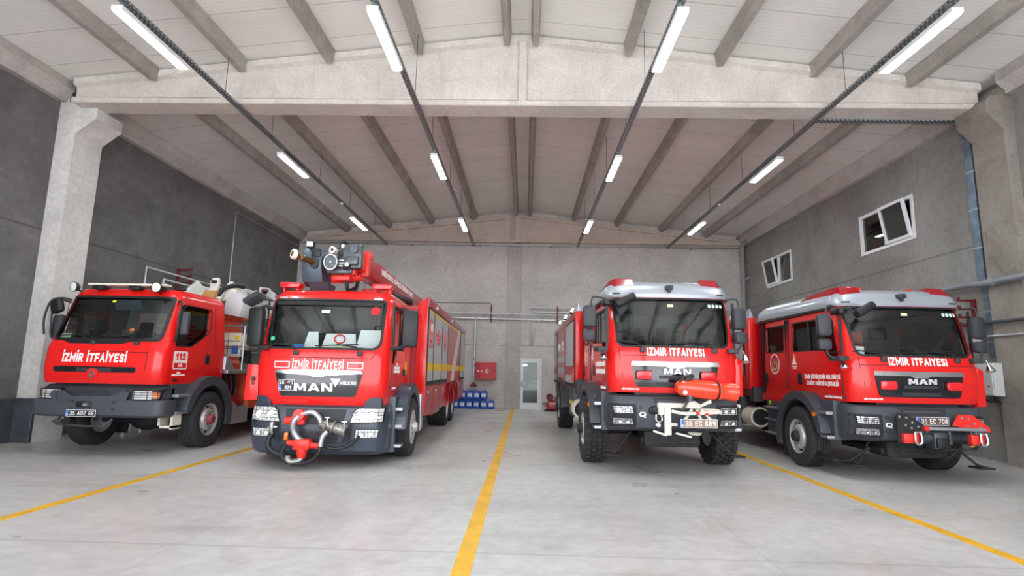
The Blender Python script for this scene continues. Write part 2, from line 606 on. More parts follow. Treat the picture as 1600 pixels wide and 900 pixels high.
# ================================================================== THE HALL
WL, WR, YB, YF = -9.92, 9.26, 23.25, -1.2
RX, RZ, RS = -0.2, 8.45, 0.1115        # roof ridge: position, height of the panel underside, slope
def roofz(x):
    return RZ - RS*abs(x - RX)
M['wallback'] = concrete('back_wall_concrete', rgb(182, 176, 172), rgb(206, 200, 195), 0.6, 11, 0.45, joints=[(2, 2.6, 20, 0.022, 0.5)])
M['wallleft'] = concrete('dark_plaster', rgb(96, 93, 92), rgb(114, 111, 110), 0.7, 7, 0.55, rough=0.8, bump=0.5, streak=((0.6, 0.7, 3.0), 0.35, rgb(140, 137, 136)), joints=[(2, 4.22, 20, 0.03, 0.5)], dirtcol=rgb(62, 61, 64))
M['wallright'] = concrete('grey_plaster_right', rgb(128, 124, 121), rgb(152, 148, 144), 0.5, 9, 0.45, joints=[(2, 4.3, 20, 0.022, 0.5)])
M['pillarback'] = concrete('back_pillar_concrete', rgb(170, 164, 159), rgb(188, 181, 176), 0.6, 12, 0.4)
M['pillar'] = concrete('pillar_concrete', rgb(196, 192, 188), rgb(214, 210, 206), 0.9, 12, 0.25)
M['pillarR'] = concrete('stained_pillar_concrete', rgb(132, 124, 116), rgb(152, 144, 136), 0.9, 14, 0.55, dirtcol=rgb(90, 80, 70))
M['beam'] = concrete('beam_concrete', rgb(196, 188, 180), rgb(214, 206, 199), 1.1, 22, 0.4, dirtcol=rgb(150, 138, 126), bump=0.6, streak=((5.0, 5.0, 0.5), 0.35, rgb(168, 158, 148)))
M['purlin'] = concrete('purlin_concrete', rgb(150, 144, 138), rgb(172, 165, 158), 1.3, 18, 0.45, bump=0.4)
M['eave'] = concrete('eave_beam_concrete', rgb(172, 165, 160), rgb(192, 186, 180), 1.1, 20, 0.45, bump=0.6)

def floor_material():
    m = concrete('polished_floor_concrete', rgb(180, 178, 174), rgb(204, 202, 198), 0.35, 6.0, 0.55, dirtcol=rgb(140, 133, 124), rough=0.4, bump=0.04,
                 streak=((0.22, 1.7, 1.0), 0.55, rgb(140, 135, 128)), joints=[(1, 14.2, 4.6, 0.03, 0.22), (0, 7.2, 5.1, 0.02, 0.12)])
    nt = m.node_tree
    p = nt.nodes['Principled BSDF']
    p.inputs['Specular IOR Level'].default_value = 0.5
    n = nt.nodes.new('ShaderNodeTexNoise')
    n.inputs['Scale'].default_value = 0.8
    n.inputs['Detail'].default_value = 7
    tc = nt.nodes.new('ShaderNodeTexCoord')
    nt.links.new(tc.outputs['Object'], n.inputs['Vector'])
    r = nt.nodes.new('ShaderNodeMapRange')
    r.inputs['From Min'].default_value = 0.3
    r.inputs['From Max'].default_value = 0.7
    r.inputs['To Min'].default_value = 0.26
    r.inputs['To Max'].default_value = 0.48
    nt.links.new(n.outputs['Fac'], r.inputs['Value'])
    nt.links.new(r.outputs[0], p.inputs['Roughness'])
    return m
M['floor'] = floor_material()
bm = NB(); box(bm, WL-0.3, WR+0.3, YF-0.1, YB+0.3, -0.2, 0.0)
struct(obj('floor', bm, M['floor'], smooth=0))
# apron outside the open front
bm = NB(); box(bm, -40, 40, -45, YF-0.1, -0.25, -0.02)
struct(obj('pavement', bm, concrete('apron_concrete', rgb(208, 208, 207), rgb(222, 222, 221), 0.3, 4, 0.2), smooth=0))

def wall_with_holes(name, x0, x1, y0, y1, z0, z1, axis, holes, m):
    """axis 'x': wall thin in x, holes (ya,yb,za,zb); axis 'y': thin in y, holes (xa,xb,za,zb)"""
    bm = NB()
    a0, a1 = (y0, y1) if axis == 'x' else (x0, x1)
    cuts = sorted({a0, a1} | {h[0] for h in holes} | {h[1] for h in holes})
    for i in range(len(cuts)-1):
        mid = (cuts[i]+cuts[i+1])/2
        segs = [(z0, z1)]
        for h in holes:
            if h[0] < mid < h[1]:
                ns = []
                for s in segs:
                    if h[2] > s[0]: ns.append((s[0], min(s[1], h[2])))
                    if h[3] < s[1]: ns.append((max(s[0], h[3]), s[1]))
                segs = ns
        for s in segs:
            if axis == 'x':
                box(bm, x0, x1, cuts[i], cuts[i+1], s[0], s[1])
            else:
                box(bm, cuts[i], cuts[i+1], y0, y1, s[0], s[1])
    bmesh.ops.remove_doubles(bm, verts=bm.verts, dist=1e-4)
    return struct(obj(name, bm, m, smooth=0))
WIN = [(12.98, 15.1, 4.86, 5.96), (19.08, 21.1, 4.86, 5.96)]
DX0, DX1, DZ = -0.24, 0.70, 2.08
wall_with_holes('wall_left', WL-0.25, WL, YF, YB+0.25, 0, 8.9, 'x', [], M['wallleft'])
wall_with_holes('wall_right', WR, WR+0.25, YF, YB+0.25, 0, 8.9, 'x', WIN, M['wallright'])
wall_with_holes('wall_back', WL, WR, YB, YB+0.25, 0, 8.9, 'y', [(DX0, DX1, 0, DZ)], M['wallback'])
# front wall: header over three wide gate openings, posts between them
wall_with_holes('wall_front', WL-0.25, WR+0.25, YF-0.3, YF, 0, 9.2, 'y', [(-9.5, -3.4, 0, 6.6), (-3.1, 2.9, 0, 6.6), (3.2, 8.9, 0, 6.6)], M['wallright'])

# roof: sandwich panels on both slopes, with fine ribs along the slope
def ceiling_material():
    m = mat('sandwich_panel_white', rgb(226, 224, 218), 0.5)
    nt = m.node_tree
    p = nt.nodes['Principled BSDF']
    tc = nt.nodes.new('ShaderNodeTexCoord')
    sep = nt.nodes.new('ShaderNodeSeparateXYZ')
    nt.links.new(tc.outputs['Object'], sep.inputs[0])
    def band(period, w, amt):
        a = nt.nodes.new('ShaderNodeMath'); a.operation = 'PINGPONG'
        nt.links.new(sep.outputs[1], a.inputs[0]); a.inputs[1].default_value = period/2
        r = nt.nodes.new('ShaderNodeMapRange')
        r.inputs['From Min'].default_value = 0
        r.inputs['From Max'].default_value = w
        r.inputs['To Min'].default_value = 1-amt
        r.inputs['To Max'].default_value = 1
        nt.links.new(a.outputs[0], r.inputs['Value'])
        return r.outputs[0]
    s1 = band(0.10, 0.012, 0.10)
    s2 = band(1.0, 0.02, 0.35)
    mu = nt.nodes.new('ShaderNodeMath'); mu.operation = 'MULTIPLY'
    nt.links.new(s1, mu.inputs[0]); nt.links.new(s2, mu.inputs[1])
    n = nt.nodes.new('ShaderNodeTexNoise')
    n.inputs['Scale'].default_value = 0.9
    nt.links.new(tc.outputs['Object'], n.inputs['Vector'])
    r = nt.nodes.new('ShaderNodeMapRange')
    r.inputs['From Min'].default_value = 0.3; r.inputs['From Max'].default_value = 0.7
    r.inputs['To Min'].default_value = 0.94; r.inputs['To Max'].default_value = 1.04
    nt.links.new(n.outputs['Fac'], r.inputs['Value'])
    m2 = nt.nodes.new('ShaderNodeMath'); m2.operation = 'MULTIPLY'
    nt.links.new(mu.outputs[0], m2.inputs[0]); nt.links.new(r.outputs[0], m2.inputs[1])
    v = nt.nodes.new('ShaderNodeVectorMath'); v.operation = 'SCALE'
    v.inputs[0].default_value = rgb(226, 223, 217)[:3]
    nt.links.new(m2.outputs[0], v.inputs['Scale'])
    nt.links.new(v.outputs[0], p.inputs['Base Color'])
    return m
M['ceil'] = ceiling_material()
bm = NB()
prism(bm, [(WL-0.2, roofz(WL-0.2)), (RX, RZ), (WR+0.2, roofz(WR+0.2)), (WR+0.2, roofz(WR)+0.2), (RX, RZ+0.2), (WL-0.2, roofz(WL)+0.2)],
      fr((0, YF-0.3, 0)), -(YB+0.3-YF+0.3), 0)
struct(obj('ceiling', bm, M['ceil'], smooth=0))

# pillars with forked heads on both sides of the main beam
def pillar(name, side, wallx, y0, y1, m, label):
    inner = 0.40 if side > 0 else 0.22
    ov = 0.42 if side > 0 else 0.30
    s = side
    bm = NB()
    # seen from the front: shaft, then corbel widening towards the hall
    zt = 6.98
    poly = [(0, 0), (s*inner, 0), (s*inner, 6.30), (s*(inner+ov), 6.62), (s*(inner+ov), 6.86), (s*(inner+ov-0.12), zt), (s*0.18, zt), (s*0.18, 7.18), (0, 7.18)]
    if s < 0:
        poly = poly[::-1]
    prism(bm, poly, fr((wallx, y0, 0)), -(y1-y0), 0, 0.012)
    o = obj(name, bm, m)
    return struct(o, label)
pillar('pillar_left', 1, WL, 10.72, 11.46, M['pillar'], 'pale concrete pillar on the left wall with a flared head')
pillar('pillar_right', -1, WR, 10.12, 10.86, M['pillarR'], 'stained concrete pillar on the right wall with a flared head')
# pillar halves in front and at the back corners
bm = NB(); box(bm, -0.80, -0.20, YB-0.06, YB, 0, 8.3, 0.01)
struct(obj('pillar_back', bm, M['pillarback'], smooth=0))

# main beam across the hall: flanged, top follows the roof
def main_beam():
    bm = NB()
    y0, y1 = 10.44, 10.98
    x0, x1 = -9.45, 8.98
    zb = 6.86
    def sect(x):
        zt = roofz(x) - 0.03
        # y,z outline
        return [(y0+0.02, zb), (y1-0.02, zb), (y1, zb+0.02), (y1, zb+0.10), (y1-0.14, zb+0.17), (y1-0.14, zt-0.20), (y1, zt-0.13), (y1, zt),
                (y0, zt), (y0, zt-0.13), (y0+0.10, zt-0.17), (y0+0.10, zb+0.17), (y0, zb+0.10), (y0, zb+0.02)]
    xs = [x0, -4.8, RX-0.35, RX-0.30, RX, RX+0.05, RX+0.1, 4.5, x1]
    xs = [x0, -4.8, RX, 4.5, x1]
    rings = [[bm.verts.new((x, a, b)) for a, b in sect(x)] for x in xs]
    for A, B_ in zip(rings, rings[1:]):
        for k in range(len(A)):
            j = (k+1) % len(A)
            bm.faces.new((A[k], A[j], B_[j], B_[k]))
    bm.faces.new(rings[0][::-1]); bm.faces.new(rings[-1])
    # stiffener at the ridge
    box(bm, RX-0.02, RX+0.14, y0+0.015, y0+0.2, zb+0.1, RZ-0.12, 0.01)
    o = obj('ceiling_beam', bm, M['beam'], smooth=0)
    return struct(o, 'deep pale concrete roof beam spanning the hall')
main_beam()
# gable beam at the back wall
def back_beam():
    bm = NB()
    y0 = YB-0.22
    for xa, xb in ((-9.25, -0.72), (-0.28, 9.1)):
        xs = [xa, xb]
        zb = 7.13
        pts = [(xa, zb), (xb, zb), (xb, roofz(xb)-0.35), (xa, roofz(xa)-0.35)]
        prism(bm, pts, fr((0, y0+0.08, 0)), -0.14, 0)
        pts = [(xa, roofz(xa)-0.35), (xb, roofz(xb)-0.35), (xb, roofz(xb)-0.20), (xa, roofz(xa)-0.20)]
        prism(bm, pts, fr((0, y0, 0)), -0.2, 0)
    box(bm, -9.5, WR, y0, YB, 7.0, 7.14)
    o = obj('ceiling_beam', bm, M['back_beam'], smooth=0)
    struct(o, 'shallow sloping concrete gable beam on the back wall')
    bm = NB(); box(bm, -0.50, -0.24, y0-0.06, YB, 7.0, 8.30, 0.01)
    struct(obj('pillar_back', bm, M['back_beam'], smooth=0), 'short concrete post under the ridge')
M['back_beam'] = concrete('gable_beam_concrete', rgb(186, 170, 158), rgb(200, 184, 172), 0.9, 16, 0.4)
back_beam()

# eave beams (gutter beams) along both walls
def eave(name, x, s, y0, y1):
    bm = NB()
    zb = 6.98
    zt = roofz(x) + 0.02
    poly = [(0, zb), (s*0.14, zb), (s*0.14, zb+0.10), (s*0.30, zb+0.24), (s*0.30, zt), (0, zt)]
    if s < 0:
        poly = poly[::-1]
    prism(bm, poly, fr((x, y0, 0)), -(y1-y0), 0, 0.01)
    struct(obj(name, bm, M['eave']))
eave('trim_left', WL, 1, 11.47, YB); eave('trim_left', WL, 1, YF, 10.70)
eave('trim_right', WR, -1, 10.88, YB); eave('trim_right', WR, -1, YF, 10.10)

# purlins, one object each
def purlin(x, y0, y1, i):
    zt = roofz(x) + 0.0
    bm = NB()
    w = 0.085 if abs(x-RX) > 0.5 else 0.07
    h = 0.26
    prism(bm, [(-w*0.75, -h), (w*0.75, -h), (w*1.3, 0), (-w*1.3, 0)], fr((x, y0, zt)), -(y1-y0), 0, 0.008)
    struct(obj('ceiling_beam', bm, M['purlin'], smooth=0), 'slim concrete purlin under the roof panels')
PX = [-7.78, -5.95, -4.13, -2.28, -0.47, 0.11, 2.02, 3.85, 5.74, 7.62]
for i, x in enumerate(PX):
    purlin(x, YF, 10.46, i)
    purlin(x, 10.9, YB-0.12, i)

# dado of dark panels on the front of the left pillar and wall
M['dado'] = mat('dark_stone_dado', rgb(62, 66, 72), 0.3, noise=(5, 0.3), coat=0.2)
bm = NB(); box(bm, WL, WL+0.05, YF, 10.66, 0, 0.78, 0.006); box(bm, WL, WL+0.06, YF, 10.66, 0.78, 0.84, 0.01)
box(bm, WL, WL+0.42, 10.66, 10.72, 0, 0.84, 0.006)
struct(obj('baseboard_left', bm, M['dado'], smooth=0))

# windows on the right wall
M['upvc'] = mat('white_window_frame', rgb(228, 228, 230), 0.4)
M['winglass'] = glass('dark_window_glass', (0.18, 0.19, 0.2, 1), 0.12)  # panes tinted dark
def window(n, y0, y1, z0, z1, tilt):
    root = bpy.data.objects.new('window_%d' % n, None); COL.objects.link(root)
    root.location = (WR, y0, z0)
    struct(root, 'white framed window high on the right wall')
    W, H = y1-y0, z1-z0
    F = ((-0.03, 0, 0), (0, 1, 0), (0, 0, 1))
    bm = NB()
    ringpoly(bm, [(0, 0), (W, 0), (W, H), (0, H)], [(0.08, 0.08), (W-0.08, 0.08), (W-0.08, H-0.08), (0.08, H-0.08)], F, 0.0, 0.11)
    box(bm, -0.03, 0.08, W/2-0.05, W/2+0.05, 0.05, H-0.05)
    obj('window_frame', bm, M['upvc'], root, smooth=0)
    a, b = (W/2+0.05, W-0.08) if tilt == 'far' else (0.08, W/2-0.05)
    c, d = (0.08, W/2-0.05) if tilt == 'far' else (W/2+0.05, W-0.08)
    bm = NB(); box(bm, 0.03, 0.04, c, d, 0.08, H-0.08)
    obj('pane', bm, M['winglass'], root, smooth=0)
    # tilted casement, hinged below, leaning into the hall
    t = math.radians(9)
    O = (-0.035, a, 0.08); V = (-math.sin(t), 0, math.cos(t))
    bm = NB()
    w, h = b-a, H-0.14
    ringpoly(bm, [(0, 0), (w, 0), (w, h), (0, h)], [(0.07, 0.07), (w-0.07, 0.07), (w-0.07, h-0.07), (0.07, h-0.07)], (O, (0, 1, 0), V), -0.04, 0.02)
    cs = obj('casement', bm, M['upvc'], root, smooth=0)
    bm = NB(); prism(bm, [(0.06, 0.06), (w-0.06, 0.06), (w-0.06, h-0.06), (0.06, h-0.06)], (O, (0, 1, 0), V), -0.01, 0.0)
    obj('pane', bm, M['winglass'], cs, smooth=0)
window(1, *WIN[0], 'near')
window(2, *WIN[1], 'far')
# dark room behind the windows
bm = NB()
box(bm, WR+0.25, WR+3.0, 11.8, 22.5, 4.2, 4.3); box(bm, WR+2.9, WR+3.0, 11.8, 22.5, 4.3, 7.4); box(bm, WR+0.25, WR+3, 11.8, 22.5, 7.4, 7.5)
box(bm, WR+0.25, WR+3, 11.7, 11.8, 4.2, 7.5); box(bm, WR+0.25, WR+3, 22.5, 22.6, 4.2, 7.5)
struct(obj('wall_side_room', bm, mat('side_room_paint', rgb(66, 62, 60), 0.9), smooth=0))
# ================================================================== HALL FITTINGS
TZ = 6.62
# ceiling lamps ----------------------------------------------------
def make_lamp():
    root = thing('ceiling_lamp', 'linear lamp', 'lamp')
    L = 1.62
    bm = NB(); box(bm, -0.085, 0.085, 0, L, -0.02, 0.055, 0.006)
    obj('housing', bm, M['white'], root, smooth=0)
    bm = NB(); box(bm, -0.07, 0.07, 0.035, L-0.035, -0.034, -0.018, 0.004)
    obj('diffuser', bm, M['tube'], root, smooth=0)
    for y in (0.14, L-0.14):
        bm = NB()
        box(bm, -0.012, 0.012, y-0.03, y+0.03, 0.05, 0.16)
        box(bm, -0.045, 0.045, y-0.03, y+0.03, 0.15, 0.165)
        obj('bracket', bm, M['galv'], root, smooth=0)
    return root
lamp0 = make_lamp()
rows_ = [('far left row', -5.98), ('left middle row', -2.26), ('right middle row', 2.15), ('far right row', 5.93)]
deps = [('in front of the big beam', 7.12), ('midway behind the big beam', 12.5), ('nearest the back wall', 18.1)]
first = True
for rn, x in rows_:
    for dn, y in deps:
        lab = 'lit white linear ceiling lamp of the %s, %s' % (rn, dn)
        if first:
            lamp0.location = (x, y, TZ); lamp0['label'] = lab; lamp0['group'] = 'linear lamps under the cable trays'; first = False
        else:
            dup(lamp0, None, (x, y, TZ), 0.0, lab)
# real light of the lamps comes from their diffusers

# cable trays with hanging wires and a detector ----------------------
def perforated(name, c1, c2):
    m = mat(name, c1, 0.45, 0.5)
    nt = m.node_tree
    p = nt.nodes['Principled BSDF']
    tc = nt.nodes.new('ShaderNodeTexCoord')
    ck = nt.nodes.new('ShaderNodeTexChecker')
    ck.inputs['Scale'].default_value = 22
    ck.inputs['Color1'].default_value = c1
    ck.inputs['Color2'].default_value = c2
    nt.links.new(tc.outputs['Object'], ck.inputs['Vector'])
    nt.links.new(ck.outputs['Color'], p.inputs['Base Color'])
    return m
M['tray'] = perforated('perforated_tray', rgb(164, 168, 170), rgb(92, 94, 96))
for i, (rn, x) in enumerate(rows_):
    xx = x + (0.085 if x < 0 else -0.085)*0 
    z = TZ + 0.165
    root = thing('cable_tray', 'long perforated grey cable tray carrying the lamps of the %s' % rn, 'cable tray', (x, 0, z), 0, 'cable trays under the roof')
    bm = NB()
    y0, y1 = YF+0.1, YB-0.36
    box(bm, -0.05, 0.05, y0, y1, 0, 0.006); box(bm, -0.05, -0.044, y0, y1, 0, 0.06); box(bm, 0.044, 0.05, y0, y1, 0, 0.06)
    obj('tray_channel', bm, M['tray'], root, smooth=0)
    for y in (1.5, 4.0, 6.9, 9.9, 11.9, 14.9, 17.6, 20.6):
        bm = NB(); cyl(bm, (0.06, y, 0.0), (0.06, y, roofz(x)-z), 0.005, seg=6)
        obj('hanging_wire', bm, M['dark'], root, smooth=0)
    bm = NB()
    cyl(bm, (0.0, y0, 0.03), (0.0, y1, 0.03), 0.022, seg=8); cyl(bm, (0.02, y0, 0.025), (0.02, y1, 0.025), 0.014, seg=8)
    obj('cable', bm, M['dark'], root)
    if i in (0, 3):
        for y in ((17.0,) if i == 0 else (16.6,)):
            bm = NB(); lathe(bm, [(0, -0.06), (0.035, -0.055), (0.05, -0.02), (0.06, 0)], (0, y, 0), (0, 0, 1), 16)
            obj('smoke_detector', bm, M['white'], root)
# cross tray towards the right pillar and its drop down the wall
t = thing('cable_tray', 'grey cable tray crossing from the right lamp row to the right pillar', 'cable tray', (5.99, 10.98, TZ+0.19))
bm = NB(); L = WR-0.45-5.99
box(bm, 0, L, -0.06, 0.06, 0, 0.008); box(bm, 0, L, -0.06, -0.052, 0, 0.10); box(bm, 0, L, 0.052, 0.06, 0, 0.10)
obj('tray_channel', bm, M['tray'], t, smooth=0)
bm = NB(); cyl(bm, (0, 0, 0.05), (L, 0, 0.05), 0.03, seg=8); obj('cable', bm, M['dark'], t)
bm = NB(); cyl(bm, (1.4, 0.0, 0.1), (1.4, 0.0, roofz(7.3)-TZ-0.19), 0.005, seg=6); obj('hanging_wire', bm, M['dark'], t)
M['bluegalv'] = mat('blue_grey_galvanised', rgb(110, 124, 138), 0.4, 0.6, noise=(6, 0.3))
t = thing('cable_duct', 'blue grey steel cable trunk dropping down the right wall beside the stained pillar', 'cable trunking', (WR, 11.12, 0))
bm = NB()
box(bm, -0.13, -0.02, -0.10, 0.10, 3.62, 6.80, 0.006)
prism(bm, [(-0.10, 3.62), (0.10, 3.62), (0.0, 3.28), (-0.20, 3.28)], ((-0.02, 0, 0), (0, 1, 0), (0, 0, 1)), -0.11, 0.0)
box(bm, -0.13, -0.02, -0.20, 0.0, 2.0, 3.30, 0.006)
obj('trunk_body', bm, M['bluegalv'], t, smooth=0)
for z in (2.3, 2.9, 4.2, 5.0, 5.8, 6.5):
    bm = NB()
    y = -0.1 if z < 3.3 else 0.0
    box(bm, -0.135, -0.01, y-0.125, y+0.125, z-0.015, z+0.015)
    obj('clamp', bm, M['galv'], t, smooth=0)

# conduit along the back wall at eaves height
t = thing('conduit', 'thin galvanised conduit running along the top of the back wall', 'conduit', (0, YB-0.30, 6.86))
bm = NB(); cyl(bm, (WL+0.1, 0, 0), (WR-0.3, 0, 0), 0.03, seg=10); obj('conduit_tube', bm, M['galv'], t)
for x in (-8, -5, -2, 1, 4, 7):
    bm = NB()
    box(bm, x-0.02, x+0.02, -0.035, 0.31, -0.035, 0.035)
    obj('clamp', bm, M['galv'], t, smooth=0)
# down pipe in the back right corner
t = thing('rain_pipe', 'grey plastic rain pipe in the back right corner', 'pipe', (WR-0.14, YB-0.25, 0))
bm = NB()
tube(bm, smoothpath([(0, -0.6, 7.08), (0, -0.25, 7.06), (-0.02, -0.08, 6.98), (-0.02, 0, 6.8), (-0.02, 0, 5.3)], 6) + [(-0.02, 0, 5.3)], 0.09, 14)
cyl(bm, (-0.02, 0, 0), (-0.02, 0, 5.32), 0.075, seg=14)
for z in (6.75, 5.32, 4.0, 2.4):
    cyl(bm, (-0.02, 0, z-0.06), (-0.02, 0, z+0.06), 0.1, seg=14)
tube(bm, smoothpath([(-0.02, 0, 5.2), (0.02, -0.05, 5.45), (0.06, -0.35, 5.55)], 5), 0.06, 10)
obj('pipe_run', bm, mat('grey_pvc', rgb(150, 148, 148), 0.45), t)

# hydrant pipes on the back wall --------------------------------------
M['pipe'] = mat('galvanised_pipe', rgb(200, 202, 204), 0.3, 0.55, noise=(5, 0.1))
M['maroon'] = mat('dark_red_bracket', rgb(112, 22, 28), 0.5)
def pipe(name, label, pts, r, m=None, couplers=(), loc=(0, 0, 0), cat='pipe', group=None):
    t = thing(name, label, cat, loc, 0, group)
    bm = NB(); tube(bm, pts, r, 12); obj('pipe_run', bm, m or M['pipe'], t)
    if couplers:
        bm = NB()
        for p, d in couplers:
            p = Vector(p); d = Vector(d).normalized()*0.05
            cyl(bm, p-d, p+d, r*1.3, seg=12)
        obj('coupling', bm, m or M['galv'], t)
    return t
yb = YB-0.10
pipe('water_pipe', 'upper of the two long galvanised pipes across the back wall', [(-6.5, yb-0.06, 3.96), (2.2, yb-0.06, 3.90), (8.9, yb-0.06, 3.90)], 0.028, couplers=[((-2.6, yb-0.06, 3.93), (1, 0, 0)), ((-0.6, yb-0.06, 3.92), (1, 0, 0))])
pipe('water_pipe', 'lower thicker galvanised pipe across the back wall with a drop to the hose cabinet', [(-6.5, yb, 3.76), (2.2, yb, 3.68), (8.9, yb, 3.68)], 0.042, couplers=[((-2.1, yb, 3.73), (1, 0, 0)), ((-3.3, yb, 3.73), (1, 0, 0)), ((0.7, yb, 3.7), (1, 0, 0))])
pipe('water_pipe', 'topmost pipe on the back wall turning down above the glass door', [(8.9, yb, 4.20), (0.20, yb, 4.20), (0.20, yb, 2.62)], 0.03)
pipe('water_pipe', 'pipe on the back wall just under the topmost one, turning down above the door', [(8.9, yb, 4.02), (0.31, yb, 4.02), (0.31, yb, 2.62)], 0.03)
rz = pipe('riser_pipe', 'vertical galvanised pipe with red valve left of the hose cabinet', [(-2.12, yb, 3.74), (-2.12, yb, 1.02)], 0.04, couplers=[((-2.12, yb, 2.0), (0, 0, 1)), ((-2.12, yb, 1.75), (0, 0, 1))])
bm = NB()
box(bm, -2.17, -2.07, yb-0.07, yb+0.05, 0.92, 1.06, 0.02); cyl(bm, (-2.12, yb-0.1, 0.97), (-2.12, yb-0.16, 0.97), 0.09, seg=16); cyl(bm, (-2.26, yb, 0.92), (-1.98, yb, 0.92), 0.03)
obj('valve', bm, M['maroon'], rz)
for x, z0, z1 in ((-1.46, 3.55, 4.30), (1.34, 3.55, 4.28), (4.4, 3.55, 4.28)):
    bm = NB(); box(bm, -0.025, 0.025, -0.02, 0.12, 0, z1-z0, 0.004)
    for z in (0.14, 0.36, 0.56):
        box(bm, -0.04, 0.04, -0.06, 0, z-0.03, z+0.03, 0.004)
    o = obj('pipe_bracket', bm, M['maroon'], smooth=0); o.location = (x, YB-0.12, z0)
    tag(o, {-1.46: 'dark red pipe bracket on the back wall above the hose cabinet', 1.34: 'dark red pipe bracket on the back wall right of the glass door', 4.4: 'dark red pipe bracket on the back wall hidden behind the fire engines'}[x], 'bracket')
t = thing('cable_conduit', 'thin dark cable run along the panel joint of the back wall', 'cable', (0, YB-0.02, 4.38))
bm = NB(); tube(bm, [(-6, 0, 0.0), (-1.5, 0, 0.0), (-1.46, 0, -0.1)], 0.012, 6); obj('cable_run', bm, M['dark'], t)

# hose cabinet ---------------------------------------------------------
M['cab_red'] = mat('hose_cabinet_red', rgb(196, 24, 38), 0.35, noise=(3, 0.05))
t = thing('fire_hose_cabinet', 'flat red fire hose cabinet on the back wall above the blue canisters', 'cabinet', (-2.06, YB-0.012, 1.18))
bm = NB(); box(bm, 0, 0.86, -0.22, 0, 0, 0.70, 0.008); obj('cabinet_body', bm, M['cab_red'], t, smooth=0)
bm = NB(); box(bm, 0.215, 0.855, -0.235, -0.22, 0.01, 0.69, 0.006); d = obj('door', bm, M['cab_red'], t, smooth=0)
bm = NB(); box(bm, 0.005, 0.205, -0.233, -0.22, 0.01, 0.69, 0.006); obj('side_panel', bm, mat('hose_cabinet_dark_red', rgb(164, 18, 32), 0.35), t, smooth=0)
for x in (0.14, 0.27):
    bm = NB(); cyl(bm, (x, -0.25, 0.34), (x, -0.233, 0.34), 0.035, seg=14); obj('sticker', bm, M['wht'], t)
bm = NB(); ringpoly(bm, [(0.49+0.07*math.cos(a), 0.34+0.085*math.sin(a)) for a in [k*PI/12 for k in range(24)]], [(0.49+0.055*math.cos(a), 0.34+0.068*math.sin(a)) for a in [k*PI/12 for k in range(24)]], fr((0, -0.235, 0)), 0, 0.003)
box(bm, 0.478, 0.502, -0.239, -0.235, 0.30, 0.385)
obj('emblem', bm, M['wht'], d)

# blue canisters -------------------------------------------------------
def make_can():
    root = thing('foam_canister', 'can', 'canister')
    bm = NB()
    poly = rr(-0.135, 0.135, 0.0, 0.32, 0.035, 4)
    prism(bm, poly, fr((0, -0.12, 0)), -0.24, 0, 0.012)
    for z in (0.08, 0.27):
        box(bm, -0.138, 0.138, -0.123, 0.123, z-0.008, z+0.008, 0.004)
    obj('canister_body', bm, M['blue'], root)
    bm = NB()
    tube(bm, smoothpath([(0.02, 0, 0.32), (0.03, 0, 0.355), (-0.05, 0, 0.36), (-0.10, 0, 0.355), (-0.11, 0, 0.32)], 4), 0.012, 8)
    obj('handle', bm, M['blue'], root)
    bm = NB(); cyl(bm, (0.085, -0.02, 0.315), (0.085, -0.02, 0.35), 0.032, 0.03, 14); obj('cap', bm, M['blue'], root)
    bm = NB(); box(bm, -0.085, 0.085, -0.126, -0.121, 0.10, 0.24)
    lb = obj('paper_label', bm, M['wht'], root, smooth=0)
    bm = NB()
    for k in range(4):
        box(bm, -0.065, 0.05-0.02*(k % 2), -0.1275, -0.126, 0.215-0.03*k, 0.225-0.03*k)
    obj('printed_lines', bm, mat('label_print', rgb(90, 100, 130), 0.6), lb, smooth=0)
    return root
can0 = make_can()
cans = []
for i in range(7):
    cans.append((-1.36-0.293*i, 0.0, 'bottom row', i))
for i in range(6):
    cans.append((-1.655-0.293*i, 0.376, 'top row', i))
ordn = ['rightmost', 'second from the right', 'third from the right', 'fourth from the right', 'fifth from the right', 'sixth from the right', 'seventh from the right']
for k, (x, z, row, i) in enumerate(cans):
    lab = 'blue plastic canister with paper label, %s in the %s' % (ordn[i], row)
    loc = (x + random.uniform(-.008, .008), YB-0.28+random.uniform(-.015, .015), z)
    rz_ = random.uniform(-0.06, 0.06)
    if k == 0:
        can0.location = loc; can0.rotation_euler.z = rz_; can0['label'] = lab; can0['group'] = 'blue canisters stacked at the back wall'
    else:
        dup(can0, None, loc, rz_, lab)

# glass door ------------------------------------------------------------
root = bpy.data.objects.new('door_1', None); COL.objects.link(root); root.location = (DX0, YB, 0)
struct(root, 'white framed full height glass door in the back wall')
W = DX1-DX0
bm = NB(); ringpoly(bm, [(0, 0), (W, 0), (W, DZ), (0, DZ)], [(0.06, 0.03), (W-0.06, 0.03), (W-0.06, DZ-0.06), (0.06, DZ-0.06)], fr((0, -0.02, 0)), -0.10, 0.02)
obj('door_frame', bm, M['upvc'], root, smooth=0)
bm = NB(); ringpoly(bm, [(0.07, 0.035), (W-0.07, 0.035), (W-0.07, DZ-0.07), (0.07, DZ-0.07)], [(0.17, 0.26), (W-0.17, 0.26), (W-0.17, DZ-0.17), (0.17, DZ-0.17)], fr((0, -0.03, 0)), -0.05, 0.02)
lf = obj('door_leaf', bm, M['upvc'], root, smooth=0)
bm = NB(); box(bm, 0.16, W-0.16, -0.022, -0.014, 0.25, DZ-0.16); obj('glass_pane', bm, M['clear'], lf, smooth=0)
bm = NB(); box(bm, 0.10, 0.13, -0.06, -0.05, 0.92, 1.12, 0.004); tube(bm, [(0.115, -0.06, 1.02), (0.115, -0.09, 1.02), (0.21, -0.09, 1.02)], 0.01, 8)
obj('door_handle', bm, M['black'], lf)
